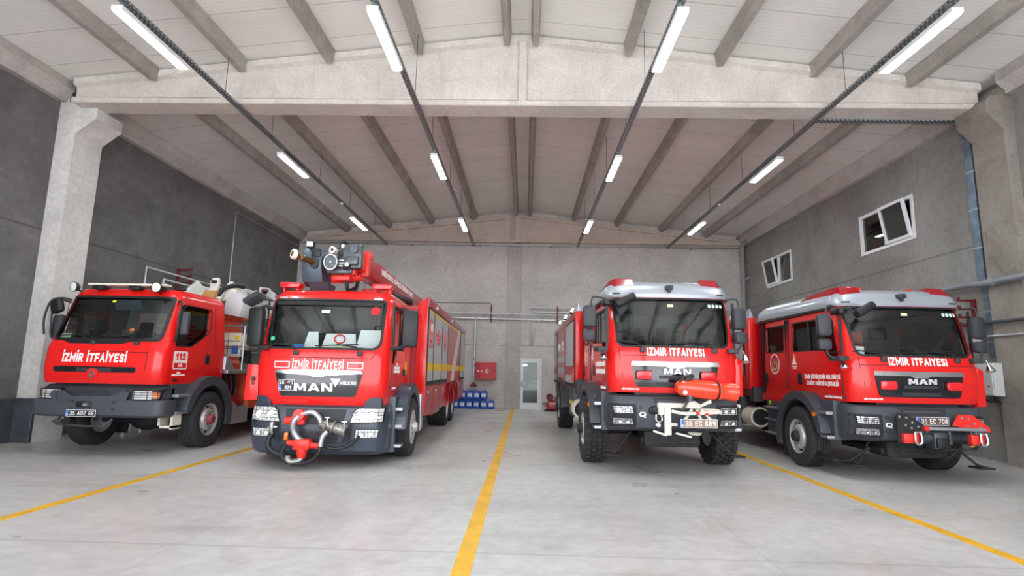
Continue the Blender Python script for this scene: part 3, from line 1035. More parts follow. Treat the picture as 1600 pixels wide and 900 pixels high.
# the dim hall behind the door, with people far down it
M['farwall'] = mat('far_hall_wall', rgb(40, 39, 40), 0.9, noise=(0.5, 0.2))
bm = NB()
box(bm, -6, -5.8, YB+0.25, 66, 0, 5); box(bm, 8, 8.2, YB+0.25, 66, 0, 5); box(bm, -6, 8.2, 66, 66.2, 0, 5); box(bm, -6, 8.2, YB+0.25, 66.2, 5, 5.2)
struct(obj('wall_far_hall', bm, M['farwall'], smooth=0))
bm = NB(); box(bm, -6, 8.2, YB+0.3, 66.2, -0.2, -0.005)
struct(obj('floor_far_hall', bm, mat('far_hall_floor', rgb(96, 102, 101), 0.4, noise=(0.4, 0.3)), smooth=0))
t = thing('ceiling_lamp', 'bright round lamp seen through the glass door', 'lamp', (0.0, 50, 2.12))
bm = NB(); lathe(bm, [(0, -0.12), (0.16, -0.08), (0.24, 0), (0.1, 0.06), (0, 0.07)], (0, 0, 0), (0, 0, 1), 20); obj('globe', bm, mat('far_lamp_glow', rgb(255, 255, 250), 0.5, emit=((1, 1, 0.97, 1), 6.0)), t)
bm = NB(); cyl(bm, (0, 0, 0.06), (0, 0, 2.88), 0.02, seg=6); obj('stem', bm, M['black'], t)

def person(name_label, loc, rz, top, legs, cap, vest=None, h=1.8):
    """standing figure: one continuous skinned body, clothing as parts"""
    root = thing('person', name_label, 'person', loc, rz)
    s = h/1.8
    def skin(name, verts, edges, rad, m, sub=1, flat=1.0):
        me = bpy.data.meshes.new(name)
        me.from_pydata([Vector(v)*s for v in verts], edges, [])
        o = link(name, me, m, root)
        md = o.modifiers.new('s', 'SKIN')
        sv = me.skin_vertices[0].data
        for i, r in enumerate(rad):
            sv[i].radius = (r*s, r*s*flat)
            sv[i].use_root = (i == 0)
        md2 = o.modifiers.new('u', 'SUBSURF'); md2.levels = sub; md2.render_levels = sub
        bake(o)
        o.data.materials.clear(); o.data.materials.append(m)
        o.data.shade_smooth()
        return o
    V = [(0, 0, .95), (0, 0, 1.15), (0, 0, 1.38), (0, 0, 1.50), (0, -.01, 1.58), (0, -.02, 1.68), (0, -.01, 1.76)]
    E_ = [(0, 1), (1, 2), (2, 3), (3, 4), (4, 5), (5, 6)]
    R_ = [.14, .125, .15, .06, .055, .095, .07]
    for sx in (-1, 1):
        b = len(V)
        V += [(sx*.17, 0, 1.43), (sx*.23, .02, 1.16), (sx*.22, -.08, .92), (sx*.22, -.10, .84)]
        E_ += [(2, b), (b, b+1), (b+1, b+2), (b+2, b+3)]
        R_ += [.065, .05, .04, .035]
        b = len(V)
        V += [(sx*.10, 0, .86), (sx*.11, -.01, .48), (sx*.12, .02, .09), (sx*.13, -.13, .04)]
        E_ += [(0, b), (b, b+1), (b+1, b+2), (b+2, b+3)]
        R_ += [.10, .065, .048, .04]
    skin('body', V, E_, R_, M['skin'], 2)
    skin('trousers', [(0, 0, .95), (-.10, 0, .86), (-.11, -.01, .48), (-.12, .02, .14), (.10, 0, .86), (.11, -.01, .48), (.12, .02, .14)],
         [(0, 1), (1, 2), (2, 3), (0, 4), (4, 5), (5, 6)], [.15, .115, .08, .075, .115, .08, .075], legs, 2)
    skin('jacket', [(0, 0, .96), (0, 0, 1.18), (0, 0, 1.40), (0, 0, 1.47), (-.18, 0, 1.42), (-.24, .02, 1.16), (-.23, -.07, .96), (.18, 0, 1.42), (.24, .02, 1.16), (.23, -.07, .96)],
         [(0, 1), (1, 2), (2, 3), (2, 4), (4, 5), (5, 6), (2, 7), (7, 8), (8, 9)], [.165, .15, .17, .08, .08, .065, .055, .08, .065, .055], top, 2)
    bm = NB(); lathe(bm, [(0, .13), (.07, .11), (.115, .05), (.12, -.02), (.11, -.06)], (0, .01, 1.70*s), (0, 0, 1), 16); obj('cap', bm, cap, root)
    for sx in (-1, 1):
        bm = NB(); box(bm, sx*.13-.05, sx*.13+.05, -.17, .09, 0, .11, .03); obj('shoe', bm, M['black'], root)
    return root
M['skin'] = mat('skin', rgb(196, 150, 126), 0.55)
navy = mat('navy_cloth', rgb(36, 48, 78), 0.85); redc = mat('red_cloth', rgb(205, 30, 44), 0.8); blk = mat('dark_cloth', rgb(34, 36, 40), 0.85); whc = mat('white_cloth', rgb(225, 225, 228), 0.8)
p1 = person('person in a red 112 jacket and dark cap seen through the glass door', (0.92, 57, 0), 0, redc, blk, navy, h=2.0)
slab('vest_panel', [(-.28, 1.02), (.28, 1.02), (.28, 1.62), (-.28, 1.62)], fr((0, -0.215, 0)), 0.02, redc, p1)
text('112', fr((0, -0.24, 1.40)), 0.42, 0.26, M['wht'], p1, bold=0.04)
slab('white_band', [(-.26, 1.06), (.26, 1.06), (.26, 1.18), (-.26, 1.18)], fr((0, -0.238, 0)), 0.01, M['wht'], p1)
person('person in dark clothes at the left edge of the glass door', (0.05, 52, 0), 0, blk, blk, blk, h=1.95)
person('person in a white top and red trousers at the right edge of the glass door', (1.62, 57.5, 0), 0, whc, redc, blk, h=1.85)

# portable red pump beside the door --------------------------------------
t = thing('portable_pump', 'small red motor pump on the floor between glass door and fire engine', 'pump', (1.10, YB-0.85, 0))
bm = NB()
for y in (-0.22, 0.22):
    tube(bm, smoothpath([(-0.30, y, 0.03), (0.34, y, 0.03), (0.42, y, 0.10), (0.40, y, 0.34), (0.30, y, 0.44)], 5), 0.02, 8)
for x in (-0.25, 0.3):
    cyl(bm, (x, -0.22, 0.03), (x, 0.22, 0.03), 0.018)
obj('skid_frame', bm, M['dark'], t)
bm = NB()
prism(bm, [(-0.22, 0.08), (0.42, 0.05), (0.36, 0.28), (0.20, 0.40), (0.02, 0.46), (-0.14, 0.42), (-0.24, 0.26)], fr((0, -0.2, 0)), -0.4, 0, 0.03)
obj('engine_cover', bm, M['redshade'], t)
bm = NB(); ringpoly(bm, rr(0.24, 0.34, 0.38, 0.64, 0.03), rr(0.26, 0.32, 0.40, 0.62, 0.02), fr((0, -0.1, 0)), -0.2, 0); box(bm, 0.1, 0.3, -0.12, 0.12, 0.42, 0.56, 0.03); obj('fuel_tank', bm, M['redshade'], t)
bm = NB(); lathe(bm, [(0.0, 0), (0.11, 0.0), (0.13, 0.03), (0.11, 0.07), (0, 0.07)], (-0.1, -0.24, 0.56), (0, -1, 0.1), 18)
tube(bm, [(-0.1+0.13*math.cos(a), -0.3, 0.56+0.13*math.sin(a)) for a in [k*PI/8 for k in range(16)]], 0.015, 6, closed=True); obj('valve_wheel', bm, M['maroon'], t)
bm = NB(); lathe(bm, [(0.0, 0), (0.06, 0.0), (0.08, 0.05), (0.08, 0.12), (0.055, 0.14), (0.0, 0.12)], (-0.24, -0.12, 0.27), (-1, -0.4, 0.1), 18); obj('suction_inlet', bm, M['chrome'], t)
text('112', fr((0.04, -0.235, 0.31)), 0.16, 0.07, M['wht'], t)

# racks on the side walls --------------------------------------------------
def hook_rack(label, loc, s, H, n, depth):
    t = thing('hook_rack', label, 'rack', loc)
    bm = NB(); box(bm, 0, s*0.05, -0.05, 0.05, 0, H, 0.004); obj('rack_post', bm, M['maroon'], t, smooth=0)
    for k in range(n):
        bm = NB(); z = 0.03 + (H-0.06)*k/(n-1)
        box(bm, s*0.04, s*depth, -0.03, 0.03, z-0.02, z+0.02, 0.004); box(bm, s*(depth-0.03), s*depth, -0.03, 0.03, z, z+0.07, 0.004)
        obj('hook', bm, M['maroon'], t, smooth=0)
hook_rack('dark red four-arm rack on the dark left wall', (WL, 15.2, 3.62), 1, 0.62, 4, 0.42)
hook_rack('dark red four-arm rack on the right wall beside the steel trunk', (WR, 11.50, 2.62), -1, 0.58, 4, 0.34)
# rails on the left wall above the ladder truck
pipe('wall_rail', 'nearer galvanised rail frame on the left wall above the first truck', [(WL+0.5, 13.2, 3.2), (WL+0.5, 13.2, 3.92), (WL+0.5, 21.5, 3.92)], 0.024)
pipe('wall_rail', 'lower galvanised rail on the left wall behind the first truck', [(WL+0.42, 14.0, 3.2), (WL+0.42, 14.0, 3.74), (WL+0.42, 21.5, 3.74)], 0.034)
pipe('cable_conduit', 'thin conduit climbing the dark left wall to the eaves', [(WL+0.02, 17.9, 0.0), (WL+0.02, 17.9, 6.72), (WL+0.02, 23.0, 6.72)], 0.014, cat='conduit')
# pipes on the right wall
M['lagged'] = mat('grey_lagged_pipe', rgb(158, 162, 168), 0.4, 0.4, noise=(4, 0.08))
pipe('water_pipe', 'thick grey pipe along the right wall above the fourth truck', [(WR-0.34, 4, 3.40), (WR-0.34, 10.9, 3.42), (WR-0.18, 11.3, 3.48), (WR-0.18, YB-0.4, 3.48)], 0.065, M['lagged'], couplers=[((WR-0.34, 10.6, 3.42), (0, 1, 0)), ((WR-0.18, 13, 3.48), (0, 1, 0))])
pipe('water_pipe', 'dark steel pipe along the right wall at mirror height', [(WR-0.30, 4, 2.62), (WR-0.30, 10.95, 2.66), (WR-0.12, 11.3, 2.7), (WR-0.12, 20, 2.7)], 0.035, mat('dark_steel_pipe', rgb(100, 106, 112), 0.35, 0.6))
pipe('cable_conduit', 'thin conduit on the right wall ending at a small grey junction box', [(WR-0.25, 4, 2.36), (WR-0.25, 10.8, 2.40), (WR-0.25, 10.95, 2.4)], 0.02, cat='conduit')
t = thing('junction_box', 'small grey junction box on the right wall beside the trunk', 'junction box', (WR, 11.42, 2.30))
bm = NB(); box(bm, -0.09, 0, -0.11, 0.11, 0, 0.22, 0.01); obj('box_body', bm, M['alu'], t, smooth=0)
bm = NB(); box(bm, -0.1, -0.09, -0.09, 0.09, 0.02, 0.2, 0.004); obj('cover', bm, M['white'], t, smooth=0)
# control cabinet at the right pillar
t = thing('control_cabinet', 'light grey electrical control cabinet beside the stained right pillar', 'cabinet', (WR-0.012, 11.05, 1.26))
bm = NB(); box(bm, -0.42, -0.23, -0.34, 0.34, 0, 0.62, 0.01); box(bm, -0.24, 0.0, -0.12, 0.30, 0.1, 0.5); obj('cabinet_body', bm, mat('cabinet_grey', rgb(200, 200, 198), 0.45), t, smooth=0)
bm = NB(); box(bm, -0.435, -0.42, -0.32, 0.32, 0.02, 0.60, 0.008); d = obj('door', bm, mat('cabinet_front', rgb(208, 208, 206), 0.45), t, smooth=0)
for y, z, mm in ((-0.24, 0.5, 'redlens'), (-0.24, 0.18, 'redlens'), (-0.05, 0.16, 'black'), (0.05, 0.16, 'black'), (0.15, 0.16, 'black')):
    bm = NB(); cyl(bm, (-0.45, y, z), (-0.435, y, z), 0.016, seg=10); obj('push_button', bm, M[mm], d)
bm = NB()
for k in range(12):
    y = -0.26 + k*0.05
    tube(bm, smoothpath([(-0.3, y, 0.0), (-0.3, y+0.01, -0.07), (-0.28, y+0.01, -0.10), (-0.25, y, -0.12-0.01*(k % 3))], 3), 0.011, 6)
obj('cable_glands', bm, M['dark'], t)
# white plastic crate under the first truck, at the wall
t = thing('step_stool', 'white plastic step stool standing behind the first truck near the left wall', 'stool', (-9.12, 12.55, 0))
bm = NB(); box(bm, 0, 0.50, 0, 0.34, 0.30, 0.36, 0.02); obj('seat', bm, M['white'], t)
for x, y in ((0.02, 0.02), (0.42, 0.02), (0.02, 0.26), (0.42, 0.26)):
    bm = NB(); box(bm, x, x+0.06, y, y+0.06, 0, 0.31, 0.01); obj('leg', bm, M['white'], t)
bm = NB(); box(bm, 0.05, 0.45, 0.03, 0.05, 0.18, 0.22); obj('crossbar', bm, M['white'], t)

# yellow lines painted on the floor -------------------------------------------
def worn_yellow():
    m = mat('worn_yellow_paint', rgb(232, 176, 30), 0.4, noise=(3.5, 0.16))
    return m
M['line'] = worn_yellow()
for x, w, lab in ((-5.16, 0.13, 'yellow floor line left of the second truck'), (-0.47, 0.15, 'yellow floor line down the middle of the hall'), (4.34, 0.13, 'yellow floor line between the two trucks on the right')):
    bm = NB(); box(bm, x-w/2, x+w/2, YF, YB-0.02, 0, 0.003)
    o = obj('floor_line', bm, M['line'], smooth=0); struct(o, lab)
# ================================================================== TRUCK BUILDING KIT
def lerp_rows(rows, z, i):
    if z <= rows[0][0]: return rows[0][i]
    for a, b in zip(rows, rows[1:]):
        if z <= b[0]:
            t = (z-a[0])/(b[0]-a[0])
            return a[i] + (b[i]-a[i])*t
    return rows[-1][i]
class Shell:
    """closed cab body lofted from rows (z, half width, front y, back y, front corner radius)"""
    def __init__(s, rows, bulge=0.07):
        s.rows, s.bulge = rows, bulge
    def front(s, x, z):
        hw, yf, rc = lerp_rows(s.rows, z, 1), lerp_rows(s.rows, z, 2), lerp_rows(s.rows, z, 4)
        ax = min(abs(x), hw)
        y = yf + s.bulge*(ax/hw)**2
        e = ax - (hw-rc)
        if e > 0:
            y += rc - math.sqrt(max(rc*rc - e*e, 0))
        return y
    def side(s, z):
        return lerp_rows(s.rows, z, 1)
    def build(s, name, mats, parent, wall=0.03, ysub=6, extra=0.0):
        bm = NB()
        rings = []
        for z, hw, yf, yb, rc in s.rows:
            hw += extra
            pts = []
            N = 7
            yc = yf + s.bulge + rc
            for k in range(ysub+1):                       # right side going forward (x>0)
                pts.append((hw, yb + (yc-yb)*k/ysub, z))
            for k in range(1, N+1):                       # front right corner
                a = PI/2*k/N
                x = (hw-rc) + rc*math.cos(a)
                pts.append((x, None, z))
            nf = 14
            for k in range(1, nf):
                pts.append(((hw-rc)*(1-2*k/nf), None, z))
            for k in range(0, N):
                a = PI/2*(N-k)/N
                pts.append((-((hw-rc) + rc*math.cos(a)), None, z))
            for k in range(ysub+1):
                pts.append((-hw, yc + (yb-yc)*k/ysub, z))
            row = []
            for x, y, zz in pts:
                if y is None:
                    ax = min(abs(x), hw)
                    y = yf + s.bulge*(ax/hw)**2
                    e = ax-(hw-rc)
                    if e > 0: y += rc - math.sqrt(max(rc*rc-e*e, 0))
                row.append(bm.verts.new((x, y, zz)))
            rings.append(row)
        for A, B_ in zip(rings, rings[1:]):
            for k in range(len(A)):
                j = (k+1) % len(A)
                bm.faces.new((A[k], A[j], B_[j], B_[k]))
        bm.faces.new(rings[0][::-1]); bm.faces.new(rings[-1])
        o = obj(name, bm, mats, parent)
        if wall:
            md = o.modifiers.new('s', 'SOLIDIFY'); md.thickness = wall; md.offset = -1
            md.material_offset = 1; md.use_even_offset = False
            bake(o)
        return o
    def sheet(s, name, m, parent, x0, x1, z0, z1, off, nx=16, nz=6):
        """curved single sheet following the front, off behind it"""
        bm = NB()
        g = [[bm.verts.new((x0+(x1-x0)*i/nx, s.front(x0+(x1-x0)*i/nx, z0+(z1-z0)*j/nz)+off, z0+(z1-z0)*j/nz)) for i in range(nx+1)] for j in range(nz+1)]
        for j in range(nz):
            for i in range(nx):
                bm.faces.new((g[j][i], g[j][i+1], g[j+1][i+1], g[j+1][i]))
        return obj(name, bm, m, parent)

def gasket(name, outer, width, conf, parent, m, t=0.008, frame=XZ):
    """a band just inside the outline, laid on a curved front"""
    cx = sum(p[0] for p in outer)/len(outer); cz = sum(p[1] for p in outer)/len(outer)
    hx = max(abs(p[0]-cx) for p in outer); hz = max(abs(p[1]-cz) for p in outer)
    # densify
    dn = []
    for a, b in zip(outer, outer[1:]+outer[:1]):
        n = max(1, int(math.hypot(b[0]-a[0], b[1]-a[1])/0.12))
        dn += [(a[0]+(b[0]-a[0])*k/n, a[1]+(b[1]-a[1])*k/n) for k in range(n)]
    inner = [(cx+(x-cx)*(1-width/hx), cz+(z-cz)*(1-width/hz)) for x, z in dn]
    bm = NB()
    ringpoly(bm, dn, inner, frame, -0.004, t)
    if conf:
        for v in bm.verts:
            v.co.y += conf(v.co.x, v.co.z)
    return obj(name, bm, m, parent)

def make_wheel(R, W, rimR, style, rimmat, hubmat, offroad=False, dual=False):
    """wheel standing at the origin, outer face at x=0 towards +x, tread running to x=-W; hub centre at z=0"""
    bm = NB()
    prof = [(rimR-0.005, -0.03), (rimR+0.02, 0.0-0.012), (rimR+(R-rimR)*0.5, 0.012), (R-0.045, -0.004), (R-0.012, -0.022), (R, -0.045)]
    n = 5
    inner = []
    if not offroad:
        for k in range(n):
            x0 = -0.045 - (W-0.09)*k/n
            x1 = -0.045 - (W-0.09)*(k+1)/n
            inner += [(R, x0-0.002), (R, x1+0.010), (R-0.014, x1+0.006), (R-0.014, x1-0.002)] if k < n-1 else [(R, x0-0.002), (R, x1)]
    else:
        prof[-1] = (R-0.015, -0.045)
        inner = [(R-0.02, -0.09), (R-0.02, -W+0.09)]
        inner += [(R-0.015, -W+0.045)]
    prof = prof + inner + [(R-0.012, -W+0.022), (R-0.045, -W+0.004), (rimR+(R-rimR)*0.5, -W-0.012), (rimR, -W+0.02), (rimR-0.005, -W+0.05)]
    lathe(bm, prof, (0, 0, 0), (1, 0, 0), 56, closed=True)
    rnd = random.Random(3)
    if offroad:
        nb = 26
        for k in range(nb):
            for j, xo in enumerate((-0.055, -0.145, -0.235, -0.325)):
                a = 2*PI*(k + (0.5 if j % 2 else 0))/nb
                c = (xo*W/0.38, (R-0.006)*math.cos(a), (R-0.006)*math.sin(a))
                obox(bm, c, (0.085*W/0.38, 0.042, 0.075 if j in (0, 3) else 0.06), (math.degrees(a), 0, rnd.choice((-8, 8))), 0.006)
            a = 2*PI*k/nb
            for xo in (-0.008, -W+0.008):
                obox(bm, (xo, (R-0.06)*math.cos(a), (R-0.06)*math.sin(a)), (0.022, 0.065, 0.06), (math.degrees(a), 0, 0), 0.004)
    else:
        for k in range(60):   # sipes across the shoulder ribs
            a = 2*PI*k/60
            for xo in (-0.065, -W+0.065):
                obox(bm, (xo, (R-0.004)*math.cos(a), (R-0.004)*math.sin(a)), (0.05, 0.012, 0.03), (math.degrees(a), 0, 0))
    w = obj('wheel', bm, M['rubber'])
    bm = NB()
    d = 0.05 if style == 'front' else -0.10
    lathe(bm, [(rimR, -0.04), (rimR+0.012, -0.012), (rimR-0.004, -0.012), (rimR-0.02, -0.05), (rimR-0.035, -0.10), (rimR*0.80, -0.10+0.4*d), (rimR*0.66, -0.06+d), (rimR*0.34, -0.055+d), (rimR*0.30, -0.10), (rimR*0.30, -0.2), (rimR-0.03, -0.2), (rimR-0.004, -W+0.02)], (0, 0, 0), (1, 0, 0), 40)
    rim = obj('rim', bm, rimmat, w)
    bm = NB()
    for k in range(10):
        a = 2*PI*(k+.5)/10
        r = rimR*0.78
        cyl(bm, (-0.104+0.5*d, r*math.cos(a), r*math.sin(a)), (-0.078+0.5*d, r*math.cos(a), r*math.sin(a)), 0.026, seg=10)
    h = obj('hand_holes', bm, M['black'], w)
    bm = NB()
    hub = rimR*0.33
    x0 = -0.06+d
    lathe(bm, [(hub+0.012, x0-0.05), (hub+0.01, x0+0.02), (hub-0.01, x0+0.06), (hub*0.75, x0+0.085), (0, x0+0.09)], (0, 0, 0), (1, 0, 0), 24)
    obj('hub', bm, hubmat, w)
    bm = NB()
    for k in range(10):
        a = 2*PI*k/10
        r = rimR*0.50
        cyl(bm, (x0-0.01, r*math.cos(a), r*math.sin(a)), (x0+0.03, r*math.cos(a), r*math.sin(a)), 0.016, seg=6)
    obj('wheel_nuts', bm, M['chrome'] if style == 'front' else M['dark'], w)
    return w
def put_wheels(root, protos, spots):
    """spots: (proto, side, outer x, y, z); side +1 outer face to the right, -1 to the left"""
    used = set()
    for key, side, x, y, z in spots:
        p = protos[key]
        if key in used:
            c = dup(p, root)
        else:
            c = p; c.parent = root; used.add(key)
        c.location = (side*x, y, z)
        c.rotation_euler = (0, 0, 0 if side > 0 else PI)

def chassis(root, y0, y1, axles, z=0.72, dark='dark'):
    bm = NB()
    for s in (-1, 1):
        box(bm, s*0.38-0.04, s*0.38+0.04, y0, y1, z-0.12, z+0.12, 0.01)
    y = y0+0.2
    while y < y1:
        box(bm, -0.36, 0.36, y, y+0.08, z-0.1, z+0.08); y += 1.1
    obj('chassis_frame', bm, M[dark], root, smooth=0)
    for ya, zc in axles:
        bm = NB()
        tube(bm, [(-0.85, ya, zc), (-0.35, ya, zc), (-0.2, ya, zc-0.02), (0, ya, zc-0.02), (0.2, ya, zc-0.02), (0.35, ya, zc), (0.85, ya, zc)], [0.07, 0.07, 0.15, 0.2, 0.15, 0.07, 0.07], 14)
        for s in (-1, 1):
            box(bm, s*0.45-0.04, s*0.45+0.04, ya-0.6, ya+0.6, zc+0.06, zc+0.12, 0.01)
            cyl(bm, (s*0.6, ya-0.12, zc+0.05), (s*0.55, ya-0.16, zc+0.45), 0.045, seg=10)
        obj('axle', bm, M[dark], root)
def sidewin(y0, y1, z0, z1, r=0.06, cut=None):
    """outline in (y,z); cut: drop at the rear lower corner"""
    return rr(y0, y1, z0, z1, r, 4)
RIGHT = lambda x: ((x, 0, 0), (0, 1, 0), (0, 0, 1))          # normal +x ; u = y
LEFT = lambda x: ((x, 0, 0), (0, -1, 0), (0, 0, 1))          # normal -x ; u = -y
def both(fn):
    for s in (-1, 1):
        fn(s)
def flipu(poly):
    return [(-u, v) for u, v in poly][::-1]
def sideprism(bm, poly_yz, s, xa, xb, bev=0.0):
    """outline in (y,z) pushed from |x|=xa to |x|=xb on side s"""
    if s > 0:
        prism(bm, poly_yz, RIGHT(xa), 0, xb-xa, bev)
    else:
        prism(bm, flipu(poly_yz), LEFT(-xa), 0, xb-xa, bev)
def arc(cy, cz, r, a0, a1, n=18):
    return [(cy+r*math.cos(math.radians(a0+(a1-a0)*k/n)), cz+r*math.sin(math.radians(a0+(a1-a0)*k/n))) for k in range(n+1)]

def plate(root, txt, frame, w, h, bg, conf=None, blue=True, two=None):
    bm = NB(); prism(bm, rr(-w/2, w/2, -h/2, h/2, 0.01), frame, 0, 0.012)
    o = obj('number_plate', bm, M['wht'], root, smooth=0)
    O, U, V = frame
    N = Vector(U).cross(Vector(V))
    bm = NB(); prism(bm, rr(-w/2+0.006, w/2-0.006, -h/2+0.006, h/2-0.006, 0.008), frame, 0.012, 0.014); obj('plate_field', bm, bg, o, smooth=0)
    if blue:
        bm = NB(); prism(bm, [(-w/2+0.006, -h/2+0.006), (-w/2+0.045, -h/2+0.006), (-w/2+0.045, (h/2-0.006) if not two else 0), (-w/2+0.006, (h/2-0.006) if not two else 0)], frame, 0.014, 0.0155); obj('blue_band', bm, M['blueband'], o, smooth=0)
        text('TR', (Vector(O)+Vector(U)*(-w/2+0.025)-Vector(V)*(h/2-0.03)+N*0.0156, U, V), 0.03, 0.022, M['wht'], o, bold=0.03, t=0.001)
    if two:
        text(two[0], (Vector(O)+Vector(U)*0.0+Vector(V)*h*0.23+N*0.014, U, V), w*0.86, h*0.34, M['wht'], o, bold=0.0, t=0.002)
        text(two[1], (Vector(O)+Vector(U)*0.03-Vector(V)*h*0.23+N*0.014, U, V), w*0.42, h*0.34, M['wht'], o, bold=0.0, t=0.002)
    else:
        text(txt, (Vector(O)+Vector(U)*0.022+N*0.014, U, V), w*0.82, h*0.62, M['wht'], o, bold=0.0, t=0.002)
    return o
M['blueband'] = mat('plate_blue', rgb(40, 110, 200), 0.5)
M['pblack'] = mat('plate_black', rgb(30, 30, 34), 0.5)
M['ptan'] = mat('plate_tan', rgb(150, 120, 96), 0.5)
M['pbrown'] = mat('plate_brown', rgb(96, 74, 66), 0.5)
M['gloss'] = mat('gloss_black_grille', rgb(20, 22, 26), 0.12, coat=0.7)
M['mesh'] = mat('grille_mesh', rgb(44, 46, 50), 0.6, noise=(120, 0.6))
M['paper'] = mat('white_paper', rgb(236, 238, 240), 0.7)

def mirror_pair(root, s, x, y, zt, zb, two=True, big=False, yaw=18):
    """exterior mirror on side s: arms and housings"""
    bm = NB()
    if big:
        obox(bm, (s*(x+0.16), y-0.02, (zt+zb)/2), (0.26, 0.14, zt-zb), (0, 0, s*8), 0.05)
    else:
        hz = (zt-zb)*0.62
        obox(bm, (s*(x+0.12), y, zt-hz/2), (0.22, 0.13, hz), (0, 0, s*8), 0.055)
        obox(bm, (s*(x+0.13), y, zb+(zt-zb)*0.16), (0.21, 0.13, (zt-zb)*0.32), (0, 0, s*8), 0.05)
    mo = obj('mirror_housing', bm, M['anth2'] if not big else M['black'], root)
    bm = NB()
    if big:
        tube(bm, smoothpath([(s*(x-0.12), y-0.12, zb-0.03), (s*(x+0.0), y-0.14, zb-0.02), (s*(x+0.12), y-0.05, zb+0.03)], 4), 0.03, 8)
        obj('mirror_arm', bm, M['black'], root); bm = NB()
        tube(bm, smoothpath([(s*(x-0.08), y+0.05, zt-0.02), (s*(x+0.02), y-0.02, zt+0.03), (s*(x+0.14), y, zt-0.02)], 4), 0.022, 8)
    else:
        tube(bm, smoothpath([(s*(x-0.10), y-0.02, zt+0.12), (s*(x+0.06), y-0.04, zt+0.13), (s*(x+0.10), y-0.04, zt+0.05), (s*(x+0.10), y-0.04, zt-0.05)], 5), 0.014, 8)
        obj('mirror_arm', bm, M['anth2'], root); bm = NB()
        tube(bm, smoothpath([(s*(x+0.12), y-0.03, zb+0.1), (s*(x+0.11), y-0.04, zb-0.04), (s*(x+0.04), y-0.06, zb-0.12), (s*(x-0.06), y-0.08, zb-0.12)], 5), 0.014, 8)
        obox(bm, (s*(x-0.05), y-0.05, zb-0.13), (0.16, 0.30, 0.075), (0, 0, s*-6), 0.02)
    obj('mirror_arm', bm, M['anth2'] if not big else M['black'], root)
    bm = NB()
    if big:
        obox(bm, (s*(x+0.16), y+0.055, (zt+zb)/2), (0.21, 0.01, (zt-zb)*0.85), (0, 0, s*8))
    else:
        obox(bm, (s*(x+0.12), y+0.07, zt-(zt-zb)*0.31), (0.17, 0.01, (zt-zb)*0.5), (0, 0, s*8))
    obj('mirror_glass', bm, M['chrome'], mo, smooth=0)
def cab_interior(root, sh, zf, zw, yb, hw, seats=(-0.52, 0.52), wheelx=0.5, extra_row=None, yd=0.45):
    bm = NB()
    box(bm, -hw+0.06, hw-0.06, yd-0.12, yb-0.06, zf-0.06, zf, 0.0)
    obj('cab_floor', bm, M['interior'], root, smooth=0)
    bm = NB()
    prism(bm, [(yd-0.20, zw-0.30), (yd+0.36, zw-0.34), (yd+0.34, zw-0.08), (yd+0.10, zw+0.02), (yd-0.20, zw-0.03)], ((-hw+0.07, 0, 0), (0, 1, 0), (0, 0, 1)), 0, 2*hw-0.14, 0.02)
    lathe(bm, [(0, 0.0), (0.22, 0.0), (0.20, 0.07), (0, 0.10)], (wheelx, yd+0.12, zw-0.03), (0, -0.2, 1), 18)
    obj('dashboard', bm, M['interior'], root)
    bm = NB()
    c = Vector((wheelx, yd+0.42, zw+0.02)); ax = Vector((0, -0.75, 0.66)).normalized(); u = Vector((1, 0, 0)); v = ax.cross(u)
    tube(bm, [c + (u*math.cos(a)+v*math.sin(a))*0.22 for a in [2*PI*k/24 for k in range(24)]], 0.016, 8, closed=True)
    for a in (0.3, PI-0.3, PI*1.5):
        cyl(bm, c, c+(u*math.cos(a)+v*math.sin(a))*0.22, 0.014, seg=6)
    cyl(bm, c - ax*0.25, c+ax*0.02, 0.05, 0.05, 10)
    obj('steering_wheel', bm, M['black'], root)
    rowsY = [yd+0.85] + ([extra_row] if extra_row else [])
    for ry in rowsY:
        for sx in seats if ry == rowsY[0] else (-0.6, 0.0, 0.6):
            bm = NB()
            box(bm, sx-0.23, sx+0.23, ry-0.02, ry+0.44, zf+0.22, zf+0.38, 0.05)
            obox(bm, (sx, ry+0.47, zf+0.68), (0.44, 0.12, 0.62), (-8, 0, 0), 0.05)
            obox(bm, (sx, ry+0.53, zf+1.08), (0.26, 0.10, 0.18), (-8, 0, 0), 0.04)
            box(bm, sx-0.16, sx+0.16, ry+0.05, ry+0.4, zf, zf+0.24)
            obj('seat', bm, M['seat'], root)
def wipers(root, sh, z, xs, n=2):
    for x in xs:
        bm = NB()
        pts = [(x, sh.front(x, z-0.02)-0.02, z-0.03), (x-0.04, sh.front(x-0.04, z+0.05)-0.03, z+0.05), (x-0.36, sh.front(x-0.36, z+0.08)-0.03, z+0.085)]
        tube(bm, pts, 0.012, 6)
        a = pts[-1]
        pp = [(x-0.36+0.34*(k-2)/2*1.0, 0, z+0.075+0.01*(k-2)) for k in range(5)]
        tube(bm, [(q[0], sh.front(q[0], q[2])-0.025, q[2]) for q in pp], 0.010, 6)
        obj('wiper', bm, M['black'], root)
        bm = NB(); obox(bm, (x+0.02, sh.front(x, z-0.05)-0.02, z-0.055), (0.09, 0.05, 0.07), (0, 0, 0), 0.015); obj('wiper_cover', bm, M['anth2'], root)
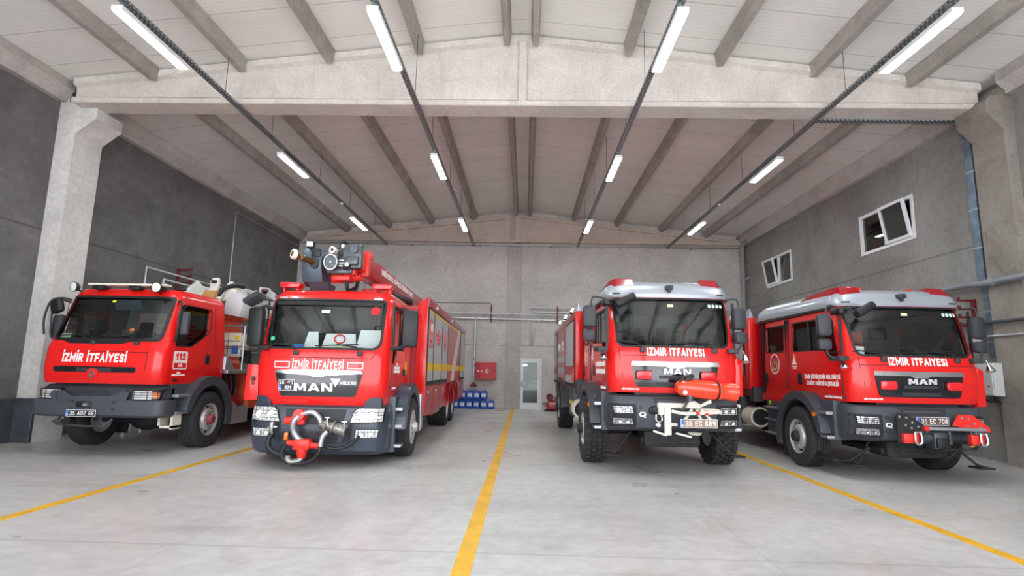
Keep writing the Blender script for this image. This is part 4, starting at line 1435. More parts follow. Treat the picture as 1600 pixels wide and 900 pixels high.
def headlamp(root, sh, s, poly, lens_m, grid=True, off=0.012, conf=None):
    """poly in front view with x>0; mirrored for s<0"""
    P = poly if s > 0 else [(-x, z) for x, z in poly][::-1]
    cf = conf or sh.front
    o = slab('headlamp', P, XZ, 0.02, M['black'], root, cf, sub=0.08)
    cx = sum(p[0] for p in P)/len(P); cz = sum(p[1] for p in P)/len(P)
    P2 = [(cx+(x-cx)*0.93, cz+(z-cz)*0.86) for x, z in P]
    slab('lamp_lens', P2, XZ, 0.012, lens_m, o, cf, sub=0.08, off=0.018)
    x0, x1 = min(p[0] for p in P2), max(p[0] for p in P2); z0, z1 = min(p[1] for p in P2), max(p[1] for p in P2)
    # reflector bowls glimpsed through the lens
    for k, q in enumerate((0.28, 0.66)):
        xc = x0 + (x1-x0)*(q if s > 0 else 1-q)
        r = min((z1-z0)*0.36, (x1-x0)*0.2)
        bm = NB()
        yc = cf(xc, cz)-0.032
        lathe(bm, [(r, 0.0), (r*0.85, 0.006), (r*0.4, 0.002), (0, 0.004)], (xc, yc, (z0+z1)/2), (0, -1, 0), 18)
        obj('reflector', bm, M['chrome'], o)
    if grid:
        bm = NB()
        n = 7
        for k in range(1, n):
            x = x0+(x1-x0)*k/n
            cyl(bm, (x, cf(x, z0)-0.036, z0), (x, cf(x, z1)-0.036, z1), 0.003, seg=5)
        for k in range(1, 4):
            z = z0+(z1-z0)*k/4
            tube(bm, [(x0+(x1-x0)*j/6, cf(x0+(x1-x0)*j/6, z)-0.036, z) for j in range(7)], 0.003, 5)
        obj('stone_guard', bm, M['dark'], o)
    return o
def lion(root, x, z, w, conf, m):
    """small lengthwise animal-like chrome badge"""
    pts = [(-.5, .1), (-.3, .28), (0, .22), (.25, .34), (.5, .2), (.42, -.02), (.28, .0), (.3, -.35), (.18, -.35), (.1, -.06), (-.15, -.04), (-.22, -.35), (-.34, -.35), (-.34, -.02)]
    slab('badge', [(x+a*w, z+b*w*0.6) for a, b in pts], XZ, 0.01, m, root, conf, off=0.02)
def shutter(root, s, x, y0, y1, z0, z1, name='roller_shutter', band=None, band2=None):
    """ribbed roller shutter on a body side at |x|"""
    bm = NB()
    n = int((z1-z0)/0.05)
    for k in range(n):
        a = z0 + (z1-z0)*k/n; b = z0+(z1-z0)*(k+1)/n
        box(bm, s*x - 0.01, s*x+0.01+s*0.0, y0, y1, a+0.003, b-0.003, 0.004, 1)
    box(bm, s*x-0.006, s*x+0.006, y0, y1, z0, z1)
    o = obj(name, bm, M['shut'], root, smooth=0)
    bm = NB()
    for y in (y0, y1):
        box(bm, s*x-0.016, s*x+0.016, y-0.012, y+0.012, z0-0.02, z1+0.02)
    box(bm, s*x-0.016, s*x+0.016, y0, y1, z1, z1+0.02)
    obj('shutter_rail', bm, M['dark'], root, smooth=0)
    bm = NB(); box(bm, s*x-0.03, s*x+0.03, y0+0.02, y1-0.02, z0-0.05, z0+0.03, 0.01)
    for q in (0.25, 0.75):
        y = y0+(y1-y0)*q
        box(bm, s*x-0.045, s*x+0.045, y-0.05, y+0.05, z0-0.04, z0+0.02, 0.01)
    obj('bar_handle', bm, M['black'], o, smooth=0)
    if band:
        bm = NB(); box(bm, s*x-0.013, s*x+0.013, y0+0.012, y1-0.012, band[0], band[1]); obj('reflective_band', bm, band[2], o, smooth=0)
    if band2:
        bm = NB(); box(bm, s*x-0.013, s*x+0.013, y0+0.012, y1-0.012, band2[0], band2[1]); obj('reflective_band', bm, band2[2], o, smooth=0)
    return o
M['shut'] = mat('shutter_aluminium', rgb(196, 197, 200), 0.45, 0.3)

def man_letters(root, x, z, w, h, conf, m, off=0.02, t=0.016):
    """wide block capitals M A N made of straight bars"""
    q = []
    q += [[(0, 0), (.27, 0), (.27, 1), (0, 1)], [(.93, 0), (1.2, 0), (1.2, 1), (.93, 1)], [(.05, 1), (.33, 1), (.70, .12), (.50, .12)], [(.50, .12), (.70, .12), (1.15, 1), (.87, 1)]]
    q += [[(1.38, 0), (1.68, 0), (2.12, 1), (1.82, 1)], [(2.30, 0), (2.60, 0), (2.16, 1), (1.86, 1)], [(1.62, .18), (2.36, .18), (2.28, .40), (1.70, .40)]]
    q += [[(2.80, 0), (3.07, 0), (3.07, 1), (2.80, 1)], [(3.63, 0), (3.90, 0), (3.90, 1), (3.63, 1)], [(2.82, 1), (3.14, 1), (3.88, 0), (3.56, 0)]]
    bm = NB()
    for k, P in enumerate(q):
        P2 = [(x + (a/3.9-0.5)*w, z + (b-0.5)*h) for a, b in P]
        prism(bm, P2, XZ, off, off+t+0.0006*k)
    for v in bm.verts:
        v.co.y += conf(v.co.x, v.co.z)
    return obj('lettering', bm, m, root, smooth=0)

def sidework(T, ya, za, rin, hw, fwd, zlo, ztop, steps, m='anthb', thick=0.15, afront=174, fill=True):
    """wheel arch, step housing ahead of it and its treads, on both sides"""
    ro = rin + thick
    for s in (-1, 1):
        P = arc(ya, za, ro, afront, -14, 24)
        Q = arc(ya, za, rin, -14, afront, 24)
        bm = NB(); sideprism(bm, (P+Q)[::-1], s, hw-0.36, hw+0.02, 0.02)
        fd = obj('fender', bm, M[m], T)
        bm = NB()
        a1 = math.radians(afront)
        yi, zi = ya+rin*math.cos(a1)+0.02, za+rin*math.sin(a1)
        back = [p for p in arc(ya, za, ro-0.03, afront, 112, 10)]
        Pf = [(fwd, zlo), (yi-0.08, zlo), (yi, zi)] + back + [(back[-1][0]-0.05, ztop), (fwd, ztop)]
        sideprism(bm, Pf, s, hw-0.40, hw-0.14, 0.01)
        hs = obj('step_housing', bm, M[m], T)
        for z in steps:
            bm = NB(); sideprism(bm, [(fwd+0.02, z-0.045), (yi-0.02, z-0.045), (yi-0.02, z), (fwd+0.02, z)], s, hw-0.2, hw-0.03, 0.006)
            obj('step', bm, M['alu'], T, smooth=0)
        bm = NB(); sideprism(bm, arc(ya, za, rin-0.005, afront, -14, 22) + arc(ya, za, rin-0.03, -14, afront, 22), s, hw-0.55, hw-0.03); obj('arch_liner', bm, M['dark'], T)
        bm = NB(); sideprism(bm, [(ya+rin-0.05, 0.16), (ya+rin-0.02, 0.16), (ya+rin+0.02, 0.62), (ya+rin-0.01, 0.62)], s, hw-0.40, hw-0.03); obj('mud_flap', bm, M['dark'], T, smooth=0)
def remap(parts, fx=None, fz=None):
    for o in parts:
        for v in o.data.vertices:
            if fx: v.co.x = fx(v.co.x)
            if fz: v.co.z = fz(v.co.z)
def shift_body(T, dz, skip=('wheel', 'chassis_frame', 'axle')):
    for o in kids(T):
        if o.name.split('.')[0] not in skip:
            o.location.z += dz
# ================================================================== SECOND TRUCK: turret pumper with boom
def truck_boom():
    T = thing('fire_engine', 'large red fire engine with a dark water nozzle boom resting above its cab', 'fire engine', (-3.27, 8.75, 0), math.radians(1.4), 'fire engines in the hall')
    sh = Shell([(0.93, 1.00, 0.09, 2.0, 0.18), (1.05, 1.03, 0.045, 2.0, 0.18), (1.30, 1.06, 0.02, 2.0, 0.17), (1.62, 1.065, 0.03, 2.0, 0.18), (1.78, 1.065, 0.06, 2.0, 0.19),
                (2.25, 1.045, 0.17, 2.0, 0.21), (2.66, 1.015, 0.30, 2.0, 0.21), (2.74, 0.995, 0.35, 1.99, 0.21), (2.81, 0.96, 0.42, 1.96, 0.20), (2.86, 0.89, 0.58, 1.90, 0.16), (2.88, 0.73, 0.85, 1.8, 0.1)], 0.08)
    cab = sh.build('cab_shell', [M['red'], M['interior']], T)
    ws = rr(-0.95, 0.95, 1.83, 2.685, 0.07, 5, taper=-0.02, rb=0.14)
    ws = [(x*(1.0 if z > 2.2 else 0.975), z) for x, z in ws]
    c1 = NB(); prism(c1, ws, fr((0, 0.75, 0)), 0, 1.2)
    win = [(0.50, 1.90), (0.95, 1.90), (1.05, 1.83), (1.55, 1.83), (1.58, 1.86), (1.58, 2.56), (1.53, 2.60), (0.62, 2.60), (0.55, 2.55)]
    win = [(0.46, 1.62), (0.66, 1.62), (0.86, 1.86), (1.42, 1.86), (1.48, 1.92), (1.48, 2.56), (1.42, 2.62), (0.60, 2.62), (0.54, 2.58)]
    c2 = NB(); sideprism(c2, win, 1, 0.85, 1.3); sideprism(c2, win, -1, 0.85, 1.3)
    c3 = NB(); sideprism(c3, arc(1.42, 0.52, 0.72, 0, 360, 40)[:-1], 1, 0.6, 1.3); sideprism(c3, arc(1.42, 0.52, 0.72, 0, 360, 40)[:-1], -1, 0.6, 1.3)
    boolcut(cab, [c1, c2, c3])
    sh.sheet('windscreen', M['glass'], T, -0.98, 0.98, 1.79, 2.71, 0.022)
    gasket('windscreen_seal', ws, 0.035, sh.front, T, M['black'])
    slab('sunshade_band', [(-0.88, 2.57), (0.88, 2.57), (0.9, 2.64), (-0.9, 2.64)], XZ, 0.004, M['black'], T, sh.front, sub=0.15)
    for s in (-1, 1):
        bm = NB(); sideprism(bm, [(y, z) for y, z in win], s, 0.992, 0.997); obj('side_window', bm, M['glass'], T, smooth=0)
        gz = gasket('window_seal', win if s > 0 else flipu(win), 0.03, None, T, M['black'], 0.005, RIGHT(1.04) if s > 0 else LEFT(-1.04))
        for y in (0.42, 1.60):   # door shut lines
            bm = NB()
            sideprism(bm, [(y, 1.22), (y+0.012, 1.22), (y+0.012, 2.66), (y, 2.66)], s, 1.045, 1.068)
            obj('door_seam', bm, M['black'], T, smooth=0)
        bm = NB(); sideprism(bm, rr(1.36, 1.56, 1.42, 1.54, 0.03), s, 1.05, 1.085, 0.008); obj('door_handle', bm, M['black'], T)
    # shut line under the windscreen
    bm = NB()
    z = 1.70
    tube(bm, [(x, sh.front(x, z)-0.001, z) for x in [-0.82+1.64*k/20 for k in range(21)]], 0.005, 6)
    for s in (-1, 1):
        tube(bm, [(s*0.82, sh.front(0.82, z)-0.001, z), (s*0.86, sh.front(0.86, 1.80)-0.001, 1.80)], 0.005, 6)
        tube(bm, [(s*0.80, sh.front(0.8, 1.7)-0.001, 1.70), (s*0.78, sh.front(0.78, 1.0)-0.001, 1.0)], 0.004, 6)
    obj('panel_seam', bm, M['black'], T)
    # grille
    g = rr(-0.70, 0.70, 1.09, 1.50, 0.03, 4, taper=0.10, rb=0.04)
    gr = slab('grille', g, XZ, 0.02, M['gloss'], T, sh.front, sub=0.08)
    slab('chrome_bar', [(-0.70, 1.455), (-0.12, 1.42), (-0.08, 1.40), (0.08, 1.40), (0.12, 1.42), (0.70, 1.455), (0.67, 1.50), (0.2, 1.512), (-0.2, 1.512), (-0.67, 1.50)], XZ, 0.014, M['chrome'], gr, sh.front, sub=0.08, off=0.02)
    lion(gr, 0.0, 1.46, 0.15, sh.front, M['gloss'])
    man_letters(gr, -0.06, 1.235, 0.60, 0.125, sh.front, M['chromelight'])
    slab('white_triangle', [(0.20, 1.375), (0.36, 1.375), (0.28, 1.245)], XZ, 0.006, M['wht'], gr, sh.front, off=0.02)
    text('VOLKAN', fr((0.475, -0.022, 1.305)), 0.25, 0.05, M['wht'], gr, bold=0.02, conform=sh.front)
    slab('lower_slot', rr(-0.50, 0.50, 1.095, 1.135, 0.01), XZ, 0.008, M['mesh'], gr, sh.front, sub=0.1, off=0.02)
    plate(T, '', fr((-0.49, sh.front(-0.5, 1.27)-0.03, 1.262)), 0.25, 0.17, M['pblack'], two=('35  YT', '829'))
    slab('red_dot', [(-0.475+0.012*math.cos(a), 1.300+0.014*math.sin(a)) for a in [k*PI/5 for k in range(10)]], fr((0, sh.front(-0.5, 1.27)-0.045, 0)), 0.003, M['redlamp'], T)
    text('İZMİR İTFAİYESİ', fr((-0.03, -0.002, 1.585)), 0.82, 0.13, M['wht'], T, bold=0.015, conform=sh.front)
    for s in (-1, 1):
        x = s*0.585 - 0.02
        o = slab('flasher_frame', rr(x-0.125, x+0.125, 1.53, 1.635, 0.012), XZ, 0.008, M['wht'], T, sh.front, sub=0.08)
        slab('flasher_lens', rr(x-0.108, x+0.108, 1.543, 1.622, 0.015), XZ, 0.02, M['redlamp'], o, sh.front, sub=0.08)
        # open front flaps at the cab corners
        if s < 0:
            bm = NB(); prism(bm, [(-0.13, -0.34), (0.10, -0.34), (0.06, 0.22), (-0.11, 0.22)], ((-1.08, 0.16, 1.35), (1, 0.0, 0), (0, 0, 1)), 0, 0.03, 0.008)
            fl = obj('corner_flap', bm, M['red'], T)
            bm = NB(); cyl(bm, (-1.07, 0.12, 1.36), (-1.07, 0.08, 1.36), 0.025); box(bm, -1.10, -1.04, 0.08, 0.11, 1.32, 1.35, 0.01); box(bm, -1.08, -1.06, 0.08, 0.10, 1.25, 1.34, 0.008); obj('flap_catch', bm, M['anth2'], fl)
    # bumper
    bp = Shell([(0.20, 1.04, 0.10, 0.62, 0.22), (0.26, 1.07, 0.035, 0.62, 0.22), (0.50, 1.09, 0.0, 0.62, 0.22), (0.78, 1.09, 0.0, 0.62, 0.22), (0.92, 1.075, 0.03, 0.62, 0.22), (0.955, 1.04, 0.07, 0.62, 0.2)], 0.08)
    b = bp.build('bumper', M['anthb'], T, wall=0)
    for s in (-1, 1):   # raised bumper corners beside the red apron
        P = [(0.72, 0.90), (1.0, 0.90), (1.0, 1.06), (0.98, 1.09), (0.82, 1.08), (0.76, 1.02)]
        P = P if s > 0 else [(-x, z) for x, z in P][::-1]
        bm = NB(); prism(bm, P, XZ, -0.3, 0.015, 0.01)
        for v in bm.verts: v.co.y += bp.front(v.co.x, 0.9)
        obj('bumper_corner', bm, M['anthb'], T)
        headlamp(T, bp, s, [(0.54, 0.68), (1.05, 0.70), (1.06, 0.93), (0.66, 0.93), (0.60, 0.88)], M['lens'])
        headlamp(T, bp, s, [(0.62, 0.46), (0.98, 0.47), (1.0, 0.60), (0.64, 0.60)], M['lens'])
        slab('air_slot', [(s*x, z) for x, z in ((0.42, 0.40), (0.56, 0.40), (0.58, 0.56), (0.46, 0.54))][::s], XZ, 0.004, M['black'], b, bp.front, sub=0.1)
    for z0, z1, w in ((0.66, 0.90, 0.48), (0.38, 0.56, 0.40)):
        slab('air_intake', rr(-w, w, z0, z1, 0.03, taper=0.04), XZ, 0.004, M['mesh'], b, bp.front, sub=0.1)
    slab('bumper_ridge', rr(-0.66, 0.66, 0.595, 0.64, 0.015), XZ, 0.03, M['anthb'], b, bp.front, sub=0.1)
    slab('bumper_ridge', rr(-0.60, 0.60, 0.33, 0.36, 0.012), XZ, 0.02, M['anthb'], b, bp.front, sub=0.1)
    # plumbing on the bumper
    f = lambda x, z: bp.front(x, z)
    pl = [('red_coupling', 'redp', [(-0.26, -0.10, 0.86), (-0.18, -0.13, 0.84), (-0.10, -0.13, 0.82)], [0.085, 0.10, 0.07])]
    bm = NB(); cyl(bm, (-0.19, -0.04, 0.80), (-0.19, -0.20, 0.82), 0.095, 0.085, 18); cyl(bm, (-0.42, -0.10, 0.72), (-0.22, -0.10, 0.74), 0.06, seg=14); box(bm, -0.40, -0.12, -0.14, -0.04, 0.66, 0.76, 0.03)
    obj('red_valve_body', bm, M['redp'], T)
    bm = NB(); tube(bm, smoothpath([(-0.19, -0.18, 0.80), (-0.25, -0.20, 0.72), (-0.26, -0.18, 0.60), (-0.20, -0.16, 0.48), (-0.10, -0.16, 0.42)], 5), 0.045, 12)
    tube(bm, smoothpath([(-0.15, -0.16, 0.83), (0.0, -0.16, 0.86), (0.10, -0.16, 0.80), (0.16, -0.17, 0.70)], 5), 0.04, 12)
    tube(bm, smoothpath([(0.26, -0.17, 0.58), (0.20, -0.19, 0.5), (0.18, -0.2, 0.36)], 4), 0.042, 12)
    obj('steel_elbow', bm, M['alu'], T)
    bm = NB(); cyl(bm, (0.14, -0.12, 0.68), (0.42, -0.16, 0.62), 0.065, 0.075, 16); cyl(bm, (0.40, -0.16, 0.625), (0.56, -0.18, 0.59), 0.09, 0.095, 18); cyl(bm, (0.22, -0.14, 0.66), (0.26, -0.15, 0.655), 0.095, seg=16); cyl(bm, (0.34, -0.15, 0.64), (0.37, -0.155, 0.632), 0.1, seg=16)
    obj('nozzle_coupling', bm, M['pewter'], T)
    bm = NB(); cyl(bm, (0.55, -0.181, 0.592), (0.575, -0.184, 0.588), 0.06, seg=16); obj('nozzle_mouth', bm, M['black'], T)
    bm = NB()
    for x, z in ((0.26, 0.76), (0.52, 0.70)):
        cyl(bm, (x, -0.2, z-0.1), (x, -0.2, z+0.02), 0.014); cyl(bm, (x-0.04, -0.2, z+0.03), (x+0.04, -0.2, z+0.03), 0.012)
    obj('valve_lever', bm, M['chrome'], T)
    bm = NB(); box(bm, -0.24, 0.02, -0.24, -0.06, 0.30, 0.46, 0.03); cyl(bm, (-0.34, -0.16, 0.40), (0.16, -0.16, 0.36), 0.045, seg=12); lathe(bm, [(0.0, 0.14), (0.06, 0.12), (0.085, 0.0), (0.06, -0.1), (0, -0.1)], (-0.11, -0.16, 0.28), (0, 0, 1), 16)
    obj('red_monitor', bm, M['redp'], T)
    bm = NB(); tube(bm, smoothpath([(-0.11, -0.16, 0.18), (-0.14, -0.18, 0.14), (-0.24, -0.2, 0.12), (-0.30, -0.2, 0.16), (-0.30, -0.2, 0.22)], 5), 0.05, 12); obj('steel_elbow', bm, M['pewter'], T)
    bm = NB(); tube(bm, smoothpath([(0.18, -0.2, 0.38), (0.16, -0.22, 0.26), (0.04, -0.22, 0.14), (-0.14, -0.22, 0.10), (-0.30, -0.22, 0.13), (-0.40, -0.2, 0.22), (-0.36, -0.18, 0.36), (-0.28, -0.16, 0.42)], 6), 0.028, 10)
    tube(bm, smoothpath([(-0.62, -0.08, 0.52), (-0.66, -0.10, 0.42), (-0.62, -0.12, 0.30), (-0.48, -0.14, 0.22), (-0.34, -0.14, 0.20)], 6), 0.042, 10)
    tube(bm, smoothpath([(0.20, -0.12, 0.36), (0.34, -0.12, 0.32), (0.52, -0.10, 0.34), (0.66, -0.04, 0.44), (0.70, 0.02, 0.50)], 6), 0.026, 10)
    obj('rubber_hose', bm, M['black'], T)
    bm = NB(); box(bm, -0.66, -0.60, -0.12, -0.05, 0.54, 0.70, 0.012); box(bm, -0.70, -0.54, -0.1, -0.06, 0.60, 0.64, 0.01); obj('hose_bracket', bm, M['pewter'], T)
    bm = NB(); box(bm, -0.44, -0.38, -0.07, -0.03, 0.42, 0.54, 0.008); obj('amber_marker', bm, M['amber'], T)
    # side: fender, steps
    sidework(T, 1.42, 0.52, 0.60, 1.27, 0.60, 0.18, 1.08, [0.90, 0.62, 0.30], 'anthb', 0.17, 178)
    mirror_pair(T, 1, 1.20, 0.36, 2.52, 1.90, big=True)
    mirror_pair(T, -1, 0.97, 0.20, 2.50, 1.86, big=True)
    # corner mirror on the left
    bm = NB(); tube(bm, smoothpath([(-0.95, 0.30, 2.62), (-1.12, 0.08, 2.66), (-1.18, 0.02, 2.58)], 4), 0.018, 8); obox(bm, (-1.14, 0.05, 2.62), (0.30, 0.22, 0.09), (-18, -28, -10), 0.03); obj('corner_mirror', bm, M['anth2'], T)
    wipers(T, sh, 1.83, (-0.42, 0.60))
    cab_interior(T, sh, 1.20, 1.84, 2.0, 1.0)
    # papers and stickers behind the screen
    for x0, x1, z0, z1, y in ((-0.46, -0.20, 1.86, 2.14, 0.50), (0.42, 0.90, 1.86, 2.18, 0.50), (-0.2, 0.40, 1.86, 2.12, 0.62)):
        bm = NB(); prism(bm, [(x0, z0), (x1, z0), (x1-0.02, z1), (x0+0.08, z1)], fr((0, y, 0)), 0, 0.006); obj('paper_sheet', bm, M['paper'], T, smooth=0)
    bm = NB(); tube(bm, [(0.12+0.09*math.cos(a), 0.60, 2.03+0.07*math.sin(a)) for a in [k*PI/10 for k in range(20)]], 0.012, 6, closed=True); obj('red_ring', bm, M['redlamp'], T)
    bm = NB(); box(bm, -0.62, -0.42, 0.42, 0.43, 1.86, 1.93); obj('blue_card', bm, M['blueband'], T, smooth=0)
    bm = NB(); box(bm, 0.08, 0.28, 0.42, 0.43, 1.85, 1.92); obj('lime_card', bm, mat('pale_lime_card', rgb(214, 226, 170), 0.6), T, smooth=0)
    st = slab('hexagon_sticker', [(0.78+0.075*math.cos(a), 2.49+0.075*math.sin(a)) for a in [PI/8+k*PI/4 for k in range(8)]], XZ, 0.003, M['redlamp'], T, sh.front, off=-0.012)
    slab('green_sticker', [(-0.84+0.035*math.cos(a), 2.0+0.035*math.sin(a)) for a in [k*PI/8 for k in range(16)]], XZ, 0.003, mat('green_sticker', rgb(70, 190, 140), 0.5), T, sh.front, off=-0.012)
    slab('toll_tag', rr(-0.10, 0.04, 2.44, 2.49, 0.008), XZ, 0.004, M['paper'], T, sh.front, off=-0.012)
    # roof: marker lamps, beacons, aerials
    for s in (-1, 1):
        slab('marker_lamp', rr(s*0.80-0.07, s*0.80+0.07, 2.685, 2.71, 0.008), XZ, 0.008, M['alu'], T, sh.front)
        bm = NB()
        prism(bm, [(-0.15, 0.09), (0.15, 0.09), (0.18, 0.14), (0.16, 0.18), (-0.16, 0.18), (-0.18, 0.14)], fr((s*0.80-0.02, 0.62, 2.82)), -0.26, 0, 0.015)
        bc = obj('beacon', bm, M['redlamp'], T)
        for q in (-0.14, 0.10):
            bm = NB(); box(bm, s*0.80-0.02+q, s*0.80+0.01+q, 0.7, 0.86, 2.80, 2.93, 0.005); obj('beacon_bracket', bm, M['redp'], bc)
    for x, y, h in ((-0.40, 1.0, 0.42), (0.44, 0.8, 0.38)):
        bm = NB(); cyl(bm, (x, y, 2.82), (x, y, 2.85), 0.02); cyl(bm, (x, y, 2.84), (x, y, 2.84+h), 0.004, seg=5); obj('aerial', bm, M['black'], T)
    bm = NB(); box(bm, 0.30, 0.62, 1.1, 1.5, 2.80, 2.98, 0.02); obj('roof_box', bm, M['redshade'], T)
    # lettering on the doors
    for s, F in ((1, RIGHT), (-1, LEFT)):
        yc = lambda y: (s*1.024, y, 0)
        fx = lambda y, z: ((s*1.067, y, z), (0, s, 0), (0, 0, 1))
        text('İZMİR', fx(0.86, 1.62), 0.11, 0.035, M['wht'], T, bold=0.012)
        text('BÜYÜKŞEHİR BELEDİYESİ', fx(0.86, 1.56), 0.46, 0.045, M['wht'], T, bold=0.012)
        text('İTFAİYE DAİRESİ BAŞKANLIĞI', fx(0.86, 1.50), 0.50, 0.045, M['wht'], T, bold=0.012)
        text('RESMİ HİZMETE MAHSUSTUR', fx(0.66, 1.22), 0.30, 0.03, M['wht'], T, bold=0.012)
        bm = NB(); sideprism(bm, rr(1.58, 1.74, 1.44, 1.68, 0.01), s, 1.05, 1.070); obj('yellow_reflector', bm, M['yellow'], T, smooth=0)
    # body behind the cab
    X = 1.33
    Y0, Y1 = 2.42, 11.45
    zt = 3.0
    bm = NB()
    box(bm, -X+0.02, X-0.02, Y0+0.02, Y1, 1.20, zt-0.16, 0.01)
    box(bm, -X+0.06, X-0.06, Y0+0.1, Y1-0.05, 0.95, 1.22)
    obj('body_superstructure', bm, M['redshade'], T, smooth=0)
    for s in (-1, 1):
        bm = NB()      # front corner panel, sloped top edge
        prism(bm, [(X-0.21, 0.78), (X, 0.74), (X, zt-0.02), (X-0.04, zt+0.02), (X-0.21, zt-0.12)] if s > 0 else [(-X+0.21, 0.78), (-X+0.21, zt-0.12), (-X+0.04, zt+0.02), (-X, zt-0.02), (-X, 0.74)], fr((0, Y0, 0)), -0.05, 0, 0.006)
        obj('corner_panel', bm, M['red'], T)
        bm = NB(); sideprism(bm, [(Y0, zt-0.17), (Y1, zt-0.17), (Y1, zt-0.0), (Y0, zt+0.02)], s, X-0.05, X+0.015, 0.01); obj('roof_rail_panel', bm, M['redshade'], T)
        segs = [(2.50, 3.32), (3.36, 4.78), (4.82, 6.02), (9.70, 11.38)]
        for i, (a, b_) in enumerate(segs):
            shutter(T, s, X, a, b_, 1.28, 2.80, band=(1.52, 1.68, M['yellow']), band2=(2.73, 2.78, M['yellow']))
        bm = NB(); sideprism(bm, [(6.06, 1.2), (9.66, 1.2), (9.66, 2.82), (6.06, 2.82)], s, X-0.02, X+0.004); rp = obj('side_panel', bm, M['redshade'], T, smooth=0)
        for z0, z1 in ((1.52, 1.68), (2.73, 2.78)):
            bm = NB(); sideprism(bm, [(6.06, z0), (9.66, z0), (9.66, z1), (6.06, z1)], s, X, X+0.008); obj('reflective_band', bm, M['yellow'], rp, smooth=0)
        bm = NB(); sideprism(bm, [(7.0, 1.24), (7.75, 1.24), (9.55, 2.80), (8.8, 2.80)], s, X, X+0.02); obj('chequer_strip', bm, M['chequer'], rp, smooth=0)
        # lockers under the shutters
        for a, b_, z0 in ((2.50, 3.30, 0.62), (3.34, 4.76, 0.56), (4.80, 6.0, 0.62)):
            bm = NB(); sideprism(bm, rr(a, b_, z0, 1.20, 0.02), s, X-0.3, X+0.0, 0.008); lk = obj('locker_door', bm, M['redshade'], T)
            bm = NB(); sideprism(bm, rr((a+b_)/2-0.05, (a+b_)/2+0.05, 1.05, 1.10, 0.01), s, X, X+0.012); obj('latch', bm, M['alu'], lk, smooth=0)
        bm = NB(); sideprism(bm, [(9.7, 0.62), (11.40, 0.62), (11.40, 1.20), (9.7, 1.20)], s, X-0.3, X, 0.008); obj('locker_door', bm, M['redshade'], T)
        # rear wheel arches
        for yc_ in (7.15, 8.55):
            P = arc(yc_, 0.55, 0.70, 178, 2, 20)
            Q = arc(yc_, 0.55, 0.62, 2, 178, 20)
            bm = NB(); sideprism(bm, (P+Q)[::-1], s, X-0.45, X+0.03, 0.004); obj('wheel_arch', bm, M['redshade'], T)
        # 112 emblem and lettering on the shutters
        fx = lambda y, z: ((s*(X+0.012), y, z), (0, s, 0), (0, 0, 1))
        bm = NB(); prism(bm, rr(-0.22, 0.22, -0.05, 0.30, 0.04), fx(2.92, 2.30), 0, 0.006); sg = obj('sign_112', bm, M['redlamp'], T, smooth=0)
        text('112', fx(2.92, 2.43), 0.32, 0.17, M['wht'], sg, bold=0.04, t=0.012)
        bm = NB(); ringpoly(bm, rr(-0.22, 0.22, -0.30, 0.30, 0.05), rr(-0.19, 0.19, -0.27, 0.27, 0.04), fx(2.92, 2.30), 0, 0.008); obj('sign_border', bm, M['redlamp'], sg, smooth=0)
        text('ACİL', fx(2.92, 2.14), 0.2, 0.07, M['redlamp'], sg, bold=0.03, t=0.008)
        text('İZMİR\nBÜYÜKŞEHİR BELEDİYESİ\nİTFAİYE DAİRESİ\nBAŞKANLIĞI', fx(4.05, 2.28), 0.9, 0.36, M['redlamp'], T, bold=0.01, t=0.008)
        bm = NB(); ringpoly(bm, [(0.20*math.cos(a), 0.28*math.sin(a)) for a in [k*PI/12 for k in range(24)]], [(0.15*math.cos(a), 0.22*math.sin(a)) for a in [k*PI/12 for k in range(24)]], fx(5.4, 2.26), 0, 0.008)
        prism(bm, [(0.09*math.cos(a), 0.14*math.sin(a)) for a in [k*PI/6 for k in range(12)]], fx(5.4, 2.26), 0, 0.008)
        obj('crest', bm, M['redlamp'], T, smooth=0)
        for y in (3.6, 6.8, 9.9):
            bm = NB(); sideprism(bm, rr(y-0.09, y+0.09, zt-0.13, zt-0.05, 0.02), s, X+0.01, X+0.05, 0.008); obj('side_lamp', bm, M['alu'], T)
    bm = NB(); box(bm, -1.02, 1.02, 2.03, 2.40, 1.0, 2.60, 0.02); obj('crew_locker', bm, M['redshade'], T, smooth=0)
    # silver battery cover behind the front wheel
    for s in (-1, 1):
        bm = NB(); sideprism(bm, [(2.20, 0.36), (2.46, 0.40), (2.46, 1.02), (2.20, 1.06)], s, 0.98, 1.30, 0.01); obj('tank_cover', bm, M['alu'], T)
    chassis(T, 0.5, 11.2, [(1.42, 0.5), (7.15, 0.5), (8.55, 0.5)])
    w = {'f': make_wheel(0.515, 0.31, 0.29, 'front', M['rim'], M['rim']), 'r': make_wheel(0.515, 0.52, 0.29, 'rear', M['rim'], M['rim'])}
    put_wheels(T, w, [('f', 1, 1.30, 1.42, 0.515), ('f', -1, 1.30, 1.42, 0.515)] + [('r', s, 1.26, y, 0.515) for s in (1, -1) for y in (7.15, 8.55)])
    # ---------------- boom on the roof
    B0, B1 = Vector((0.14, 1.30, 3.48)), Vector((0.06, 9.2, 3.48))
    bm = NB()
    d = (B1-B0)
    prism(bm, rr(-0.17, 0.17, -0.19, 0.19, 0.03), ((B0.x, B0.y, B0.z), (1, 0, 0), (0, 0, 1)), -d.length, 0, 0.01)
    boom = obj('boom', bm, M['redshade'], T)
    bm = NB(); prism(bm, rr(-0.155, 0.155, -0.17, 0.17, 0.03), ((B0.x, B0.y-0.46, B0.z), (1, 0, 0), (0, 0, 1)), -1.2, 0, 0.01); box(bm, B0.x-0.10, B0.x+0.10, B0.y-0.50, B0.y-0.3, B0.z-0.30, B0.z-0.1, 0.03); obj('boom_tip', bm, M['redp'], boom)
